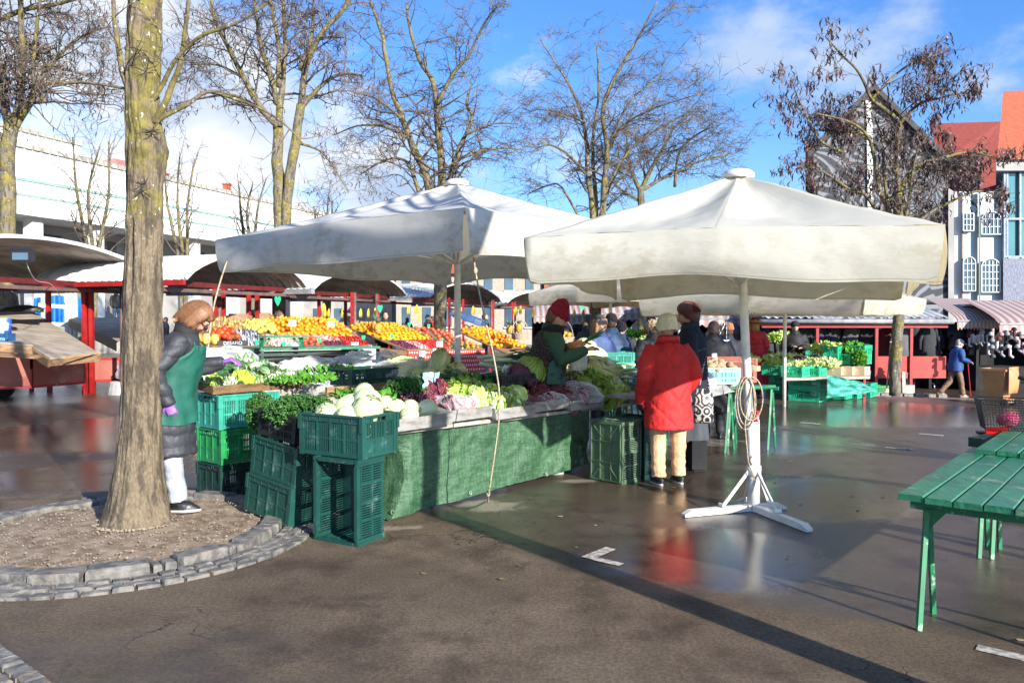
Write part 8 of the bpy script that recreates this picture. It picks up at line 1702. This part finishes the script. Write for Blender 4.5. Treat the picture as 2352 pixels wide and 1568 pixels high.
    def apron(c, z0, z1, rough=.6, wide=100, side=0, nm='apron', o=.022):
        mb = MB()
        def f(u, v):
            z = z0 + (z1 - z0) * v; wd = wide if z < 1.12 else wide - (wide - 32) * ss(1.12, z1, z); a = R(90 + side + (u - .5) * 2 * wd); rx, ry = rad(z); fold = .012 * math.sin(u * 26 + z * 9) * (1 - v) + .012 * nz((u * 4, z * 5, 0), 2)
            return Lm(((rx + o + fold) * math.cos(a), (ry + o + .01 + fold) * math.sin(a), z - .03 * math.sin(u * 5) * (1 - v)))
        mb.grid(f, 40, 30); mb.obj(nm, c if not isinstance(c, tuple) else fab(c, rough), t, True, world=False); mb = MB()
        mb.tube([Hd((0, -.09, 1.46))] + [Lm((-.07, .05, 1.46)), f(.02, 1)], .007, 6); mb.tube([Hd((0, -.09, 1.46)), Lm((.07, .05, 1.46)), f(.98, 1)], .007, 6)
        if nm == 'apron': mb.obj('apron_strap', c if not isinstance(c, tuple) else fab(c, rough), t, True, world=False)
    if extra: extra(t, dict(Lm=Lm, Hd=Hd, apron=apron, sh=sh, rad=rad))
    return t
# seller in the green apron beside the big trunk
M_apr = mat('green_apron_cloth', (.007, .105, .075), (.006, .085, .06), sc_=4, rough=.7, dirt=(.10, .15, .06), dsc=3.2, dth=(.56, .74), bump=.3, bsc=18)
def ex1(t, f):
    f['apron'](M_apr, .74, 1.38, .6, 105, -18); mb = MB()
    for a in (((.245, -.02, 1.0), (.24, .03, .90)), ((-.215, .27, 1.17), (-.205, .35, 1.185))): mb.tube(a, [.058, .05], 14)
    mb.obj('knit_cuffs', fab((.035, .033, .032), .95), t, True, world=False)
pl = W(391, 735, 6.42)
person('woman in green apron and dark quilted coat reaching with purple gloves over the vegetables', (pl.x, pl.y, .065), -78, 1.69, (.040, .043, .052), (.42, .46, .53), .47, (.19, .088, .042), None, (((.27, -.06, 1.13), (.24, .03, .88)), ((-.24, .10, 1.12), (-.20, .38, 1.19))), (((.09, .02, .48), (.09, .06, .08)), ((-.09, -.02, .48), (-.09, -.10, .08))), 13, 32, 8, True, (.018, .018, .02), .96, (.30, .13, .48), 1, 'bob', ex1, (.02, .02, .022), glasses=True, hemw=1.05, crough=.6)
def ex2(t, f):
    f['apron']((.012, .085, .065), .70, 1.32, .6, 95, 0); f['apron'](mat('fleece', (.07, .045, .038), (.02, .014, .013), sc_=60, rough=1., rng=(.44, .56), bump=.6, bsc=90), .98, 1.44, 1., 178, 180, 'vest', .012)
    mb = MB(); mb.rings([(0, .01, 1.40, .125, .12), (0, .015, 1.45, .12, .12), (0, .02, 1.52, .105, .11)], 20); mb.v = [tuple(f['Lm'](v)) for v in mb.v]; mb.obj('scarf', fab((.012, .014, .018), .95), t, True, world=False)
q = W(1252, 735, 8.35); q.z = 0
p2 = person('seller in a burgundy knitted hat and green jumper packing carrots', (q.x, q.y, 0), -84, 1.74, (.022, .085, .045), (.03, .03, .04), .92, (.16, .08, .05), ('tall', (.26, .008, .03)), (((.24, .12, 1.17), (.14, .40, 1.26)), ((-.24, .08, 1.18), (-.12, .36, 1.30))), None, 7, 22, 0, True, extra=ex2, hw=1.02)
cr_ = W(1322, 794, 8.35); mb = MB()
for k in range(6): a = Vector((rnd.uniform(-.02, .02), rnd.uniform(-.04, .04), rnd.uniform(-.02, .03))); mb.tube([cr_ + a + Vector((-.12, 0, -.03)), cr_ + a, cr_ + a + Vector((.08, .0, .02))], [.005, .017, .02], 8)
ct = thing('carrot_bunch', 'bunch of carrots and leek held by the seller in the burgundy hat', 'carrots', tuple(cr_)); mb.obj('carrots', mat('carrot_skin', (.72, .22, .05), (.6, .3, .12), rough=.6), ct, True)
mb = MB()
for k in range(7): mb.tube([cr_ + Vector((.07, rnd.uniform(-.02, .02), .02)), cr_ + Vector((.2, rnd.uniform(-.04, .04), .08 + k * .006)), cr_ + Vector((.33 + rnd.uniform(-.04, .04), rnd.uniform(-.08, .08), .13 + k * .012))], [.016, .014, .004], 6, True, .4)
mb.obj('leaves', M_leek, ct, True)
bag(W(1328, 833, 8.3), (.085, .07, .16), 'thin carrier bag of vegetables hanging from the hand of the seller', 71, M_bag2, .2)
# woman in the red coat
def ex3(t, f):
    mb = MB(); mb.ball((-.245, .06, .80), (.03, .035, .045), 8, 6); mb.obj('cuff', fab((.4, .012, .015), .5), t, True, world=False)
    mb = MB(); mb.rings([(0, -.0, 1.44, .135, .115), (0, -.02, 1.50, .125, .11), (0, -.03, 1.525, .115, .10), (0, -.02, 1.46, .10, .09)], 20); mb.v = [tuple(f['Lm'](v)) for v in mb.v]; mb.obj('hood_collar', fab((.58, .018, .018), .45), t, True, world=False)
gp = Gp(1535, 1110)
person('woman in a red quilted coat and cream knitted hat seen from behind', (gp.x, gp.y, 0), 14, 1.61, (.58, .018, .018), (.66, .43, .24), .58, (.3, .25, .2), ('visor', (.86, .81, .62)), (((.27, -.03, 1.12), (.24, .12, .92)), ((-.285, -.02, 1.10), (-.27, .10, .84))), (((.11, .0, .48), (.115, 0, .08)), ((-.11, .02, .48), (-.12, -.02, .08))), 5, 6, 30, True, (.02, .02, .03), 1.09, (.012, .013, .018), 2, 'bald', ex3, (.03, .03, .06), hemw=1.02, crough=.75)
M_circ = bpy.data.materials.new('circle_print'); M_circ.use_nodes = True; nt_ = M_circ.node_tree; v_ = nt_.nodes.new('ShaderNodeTexVoronoi'); v_.inputs['Scale'].default_value = 10; v_.inputs['Randomness'].default_value = .35; t_ = nt_.nodes.new('ShaderNodeTexCoord'); nt_.links.new(t_.outputs['Object'], v_.inputs[0])
nt_.links.new(mixc(nt_, ramp(nt_, mth(nt_, 'SINE', mth(nt_, 'MULTIPLY', v_.outputs['Distance'], 26)), -.1, .2), (.02, .02, .022), (.45, .43, .41)), nt_.nodes['Principled BSDF'].inputs['Base Color'])
gp2 = Gp(1592, 1072); 
person('tall woman with red brown hair and a black coat behind the red coat', (gp2.x - .02, gp2.y, 0), 70, 1.75, (.010, .013, .024), (.02, .02, .02), .70, (.13, .045, .035), None, None, None, 2, 10, 10, True, (.012, .012, .012), 1.04, None, 0, 'big', None, (.015, .02, .035), skirt=(.28, (.06, .065, .08), 1.05), crough=.9)
def tote(x, y, d, sx, sz, m, label, hx=0, nm='tote_bag'):
    p = W(x, y, d); t = thing(nm, label, 'bag', tuple(p)); mb = MB(); mb.rings([(0, 0, -sz, sx * .85, .03), (0, 0, -sz * .9, sx, .055), (0, 0, 0, sx * 1.0, .05), (0, 0, sz * .6, sx * .8, .02)], 20)
    mb.v = [(v[0] + .012 * nz(v, 9), v[1] + .014 * nz(v, 8, 4), v[2]) for v in mb.v]; mb.obj('sack', m, t, True, world=False)
    mb = MB(); mb.tube([(-sx * .5, 0, sz * .55), (hx, .02, sz * 1.6), (hx + .03, .02, sz * 2.1), (sx * .5, 0, sz * .55)], .009, 6); mb.obj('handle', m, t, True, world=False); return t
tote(1616, 922, 8.1, .10, .22, M_circ, 'black shopping bag printed with grey circles beside the red coat')
mb = MB(); p = Gp(1592, 1078); mb.box((p.x + .03, p.y - .04, .17), (.17, .14, .30), .2); mb.box((p.x + .03, p.y - .04, .02), (.10, .09, .04), .2); tag(mb.obj('black_box', M_blackc), 'black box standing on the asphalt behind the beige trousers', 'box')
SG = 'shoppers in the market'
def pp(label, x, d, ztop, face, coat, **k):
    p = W(x, 735, d); hh = k.get('hat'); ex = .075 if hh and hh[0] in ('beanie', 'tall', 'fur') else .04; z0 = k.pop('z0', 0) + G(p.x, p.y); H = (ztop - z0) / (1 + ex / 1.7); return person(label, (p.x, p.y, z0), face, H, coat, grp=SG, **k)
A5 = (((.24, .10, 1.12), (.05, .28, 1.06)), ((-.24, .05, 1.10), (-.20, .18, .90)))
pp('woman in a blue parka and grey knitted hat looking to the side', 1378, 11.3, 1.69, -140, (.065, .11, .26), hem=.55, hair=(.35, .18, .08), hat=('beanie', (.06, .065, .075)), arms=A5, hairstyle='long', near=True)
pp('person in a petrol blue jacket and black hat turned away', 1404, 12.0, 1.72, -15, (.05, .10, .19), hem=.8, hat=('beanie', (.01, .01, .012)), hw=1.1, quilt=1)
pp('bent man in a black cap and dark jacket near the greens', 1430, 13.6, 1.62, 165, (.03, .032, .035), hat=('beanie', (.012, .012, .015)), lean=8, pitch=25)
pp('woman in a fur hat and black quilted coat seen from behind', 1499, 11.6, 1.62, 12, (.012, .014, .018), hem=.35, hat=('fur', (.42, .30, .16)), quilt=1, hw=1.08, near=True)
pp('dark coated person just right of the tall woman', 1640, 10.8, 1.60, -20, (.008, .008, .012), hem=.4, hw=1.15)
pp('woman in a patterned bobble hat and navy coat with a checked tote', 1672, 12.8, 1.58, 8, (.015, .02, .035), hem=.5, hat=('beanie', (.42, .16, .06)), hw=1.12)
pp('person in a grey jacket with a pack between the stalls', 1655, 15.5, 1.50, 20, (.10, .11, .12), hem=.7, hair=(.3, .3, .3))
pp('woman in a burgundy quilted coat and matching brimmed hat seen from behind', 1733, 16.8, 1.64, 4, (.42, .015, .03), trou=(.16, .01, .03), hem=.42, hair=(.45, .25, .1), hat=('brim', (.20, .008, .03)), shoes=(.14, .01, .02), quilt=1, hairstyle='long', near=True)
pp('bearded man in a black jacket and striped hat behind the green crates', 1826, 17.6, 1.60, 172, (.010, .010, .012), hat=('beanie', (.018, .018, .02)), hair=(.12, .07, .05), arms=(((.26, .02, 1.12), (.10, .30, 1.15)), ((-.26, .02, 1.12), (-.08, .30, 1.12))), hw=1.15)
def ex12(t, f):
    for s in (1, -1):
        mb = MB(); mb.tube([(s * .15, .30, 1.03), (s * .17, .34 + .05 * s, .02)], .012, 6); mb.obj('walking_stick', fab((.5, .02, .03), .4), t, world=False)
    mb = MB(); mb.box((.20, .06, .92), (.03, .16, .15)); mb.obj('pocket', fab((.03, .08, .20)), t, world=False)
gw = Gp(2192, 911)
person('stooped old man in a blue jacket and cap walking with two red sticks', tuple(gw), -90, 1.60, (.012, .065, .24), (.20, .12, .07), .78, (.4, .38, .36), ('cap', (.015, .03, .09)), (((.24, .10, 1.13), (.14, .36, 1.05)), ((-.24, .14, 1.13), (-.16, .40, 1.08))), (((.08, .14, .50), (.08, .20, .08)), ((-.08, -.10, .46), (-.09, -.38, .13))), 10, 10, 0, True, (.25, .14, .08), 1.1, None, 0, 'short', ex12, (.5, .48, .42))
pp('curly haired seller in black bent over the white cloth counter', 626, 18.6, 1.86, -110, (.008, .008, .008), hair=(.12, .07, .05), hairstyle='curly', lean=10, pitch=30)
pp('dark haired seller at the left corner of the polka dot stall', 885, 23.5, 1.86, 200, (.02, .02, .022), hair=(.03, .02, .02))
pp('seller with a hair bun in the stall right of the umbrella pole', 1114, 30.5, 1.86, -100, (.015, .015, .02), hair=(.04, .03, .025), hairstyle='bun')
pp('grey haired man in a dark coat walking behind the oranges', 983, 34, 1.85, -60, (.06, .065, .075), trou=(.12, .13, .15), hair=(.45, .45, .45))
pp('passer by in a red jacket behind the orange heap', 992, 38, 1.80, 90, (.5, .03, .03))
for k, (x, c, lb) in enumerate(((345 + 35, (.02, .02, .03), 'passer by in black seen right of the big trunk'), (268, (.03, .03, .035), 'man in jeans standing on the terrace left of the trunk'), (236, (.06, .10, .04), 'person in green leaning on the terrace table'), (935, (.05, .05, .06), 'passer by in grey beyond the polka dot stall'), (1290, (.012, .012, .015), 'dark shopper beyond the hanging bananas'), (1345, (.03, .03, .03), 'dark shopper left of the blue parka'))):
    pp(lb, x, (36, 40, 40, 40, 24, 22)[k], (1.75, 3.15, 2.95, 1.75, 1.62, 1.55)[k], (100, 200, 120, 30, 10, -30)[k], c, trou=(.10, .16, .28) if k == 1 else (.05, .05, .06), z0=1.45 if k in (1, 2) else 0)
mb = MB(); a, b_ = W(205, 735, 39), W(330, 735, 39); mb.box(((a.x + b_.x) / 2, 41, .72), (b_.x - a.x, 5, 1.44)); tag(mb.obj('terrace', M_conc), 'raised pale terrace behind the empty stalls', 'terrace')
M_chk = bpy.data.materials.new('checked_print'); M_chk.use_nodes = True; nt_ = M_chk.node_tree; t_ = nt_.nodes.new('ShaderNodeTexCoord'); sp_ = nt_.nodes.new('ShaderNodeSeparateXYZ'); nt_.links.new(t_.outputs['Object'], sp_.inputs[0])
gx = mth(nt_, 'MAXIMUM', ramp(nt_, mth(nt_, 'ABSOLUTE', mth(nt_, 'SUBTRACT', mth(nt_, 'FRACT', mth(nt_, 'MULTIPLY', sp_.outputs[0], 15)), .5)), .38, .42), ramp(nt_, mth(nt_, 'ABSOLUTE', mth(nt_, 'SUBTRACT', mth(nt_, 'FRACT', mth(nt_, 'MULTIPLY', sp_.outputs[2], 14)), .5)), .38, .42))
nt_.links.new(mixc(nt_, gx, (.62, .65, .70), (.02, .02, .03)), nt_.nodes['Principled BSDF'].inputs['Base Color'])
tote(1657, 800, 12.5, .15, .23, M_chk, 'white tote bag with a black check on the shoulder of the navy coat', .05)
tote(1752, 850, 16.5, .13, .30, fab((.6, .02, .12)), 'bright pink red carrier bag beside the burgundy coat', -.02, 'carrier_bag')
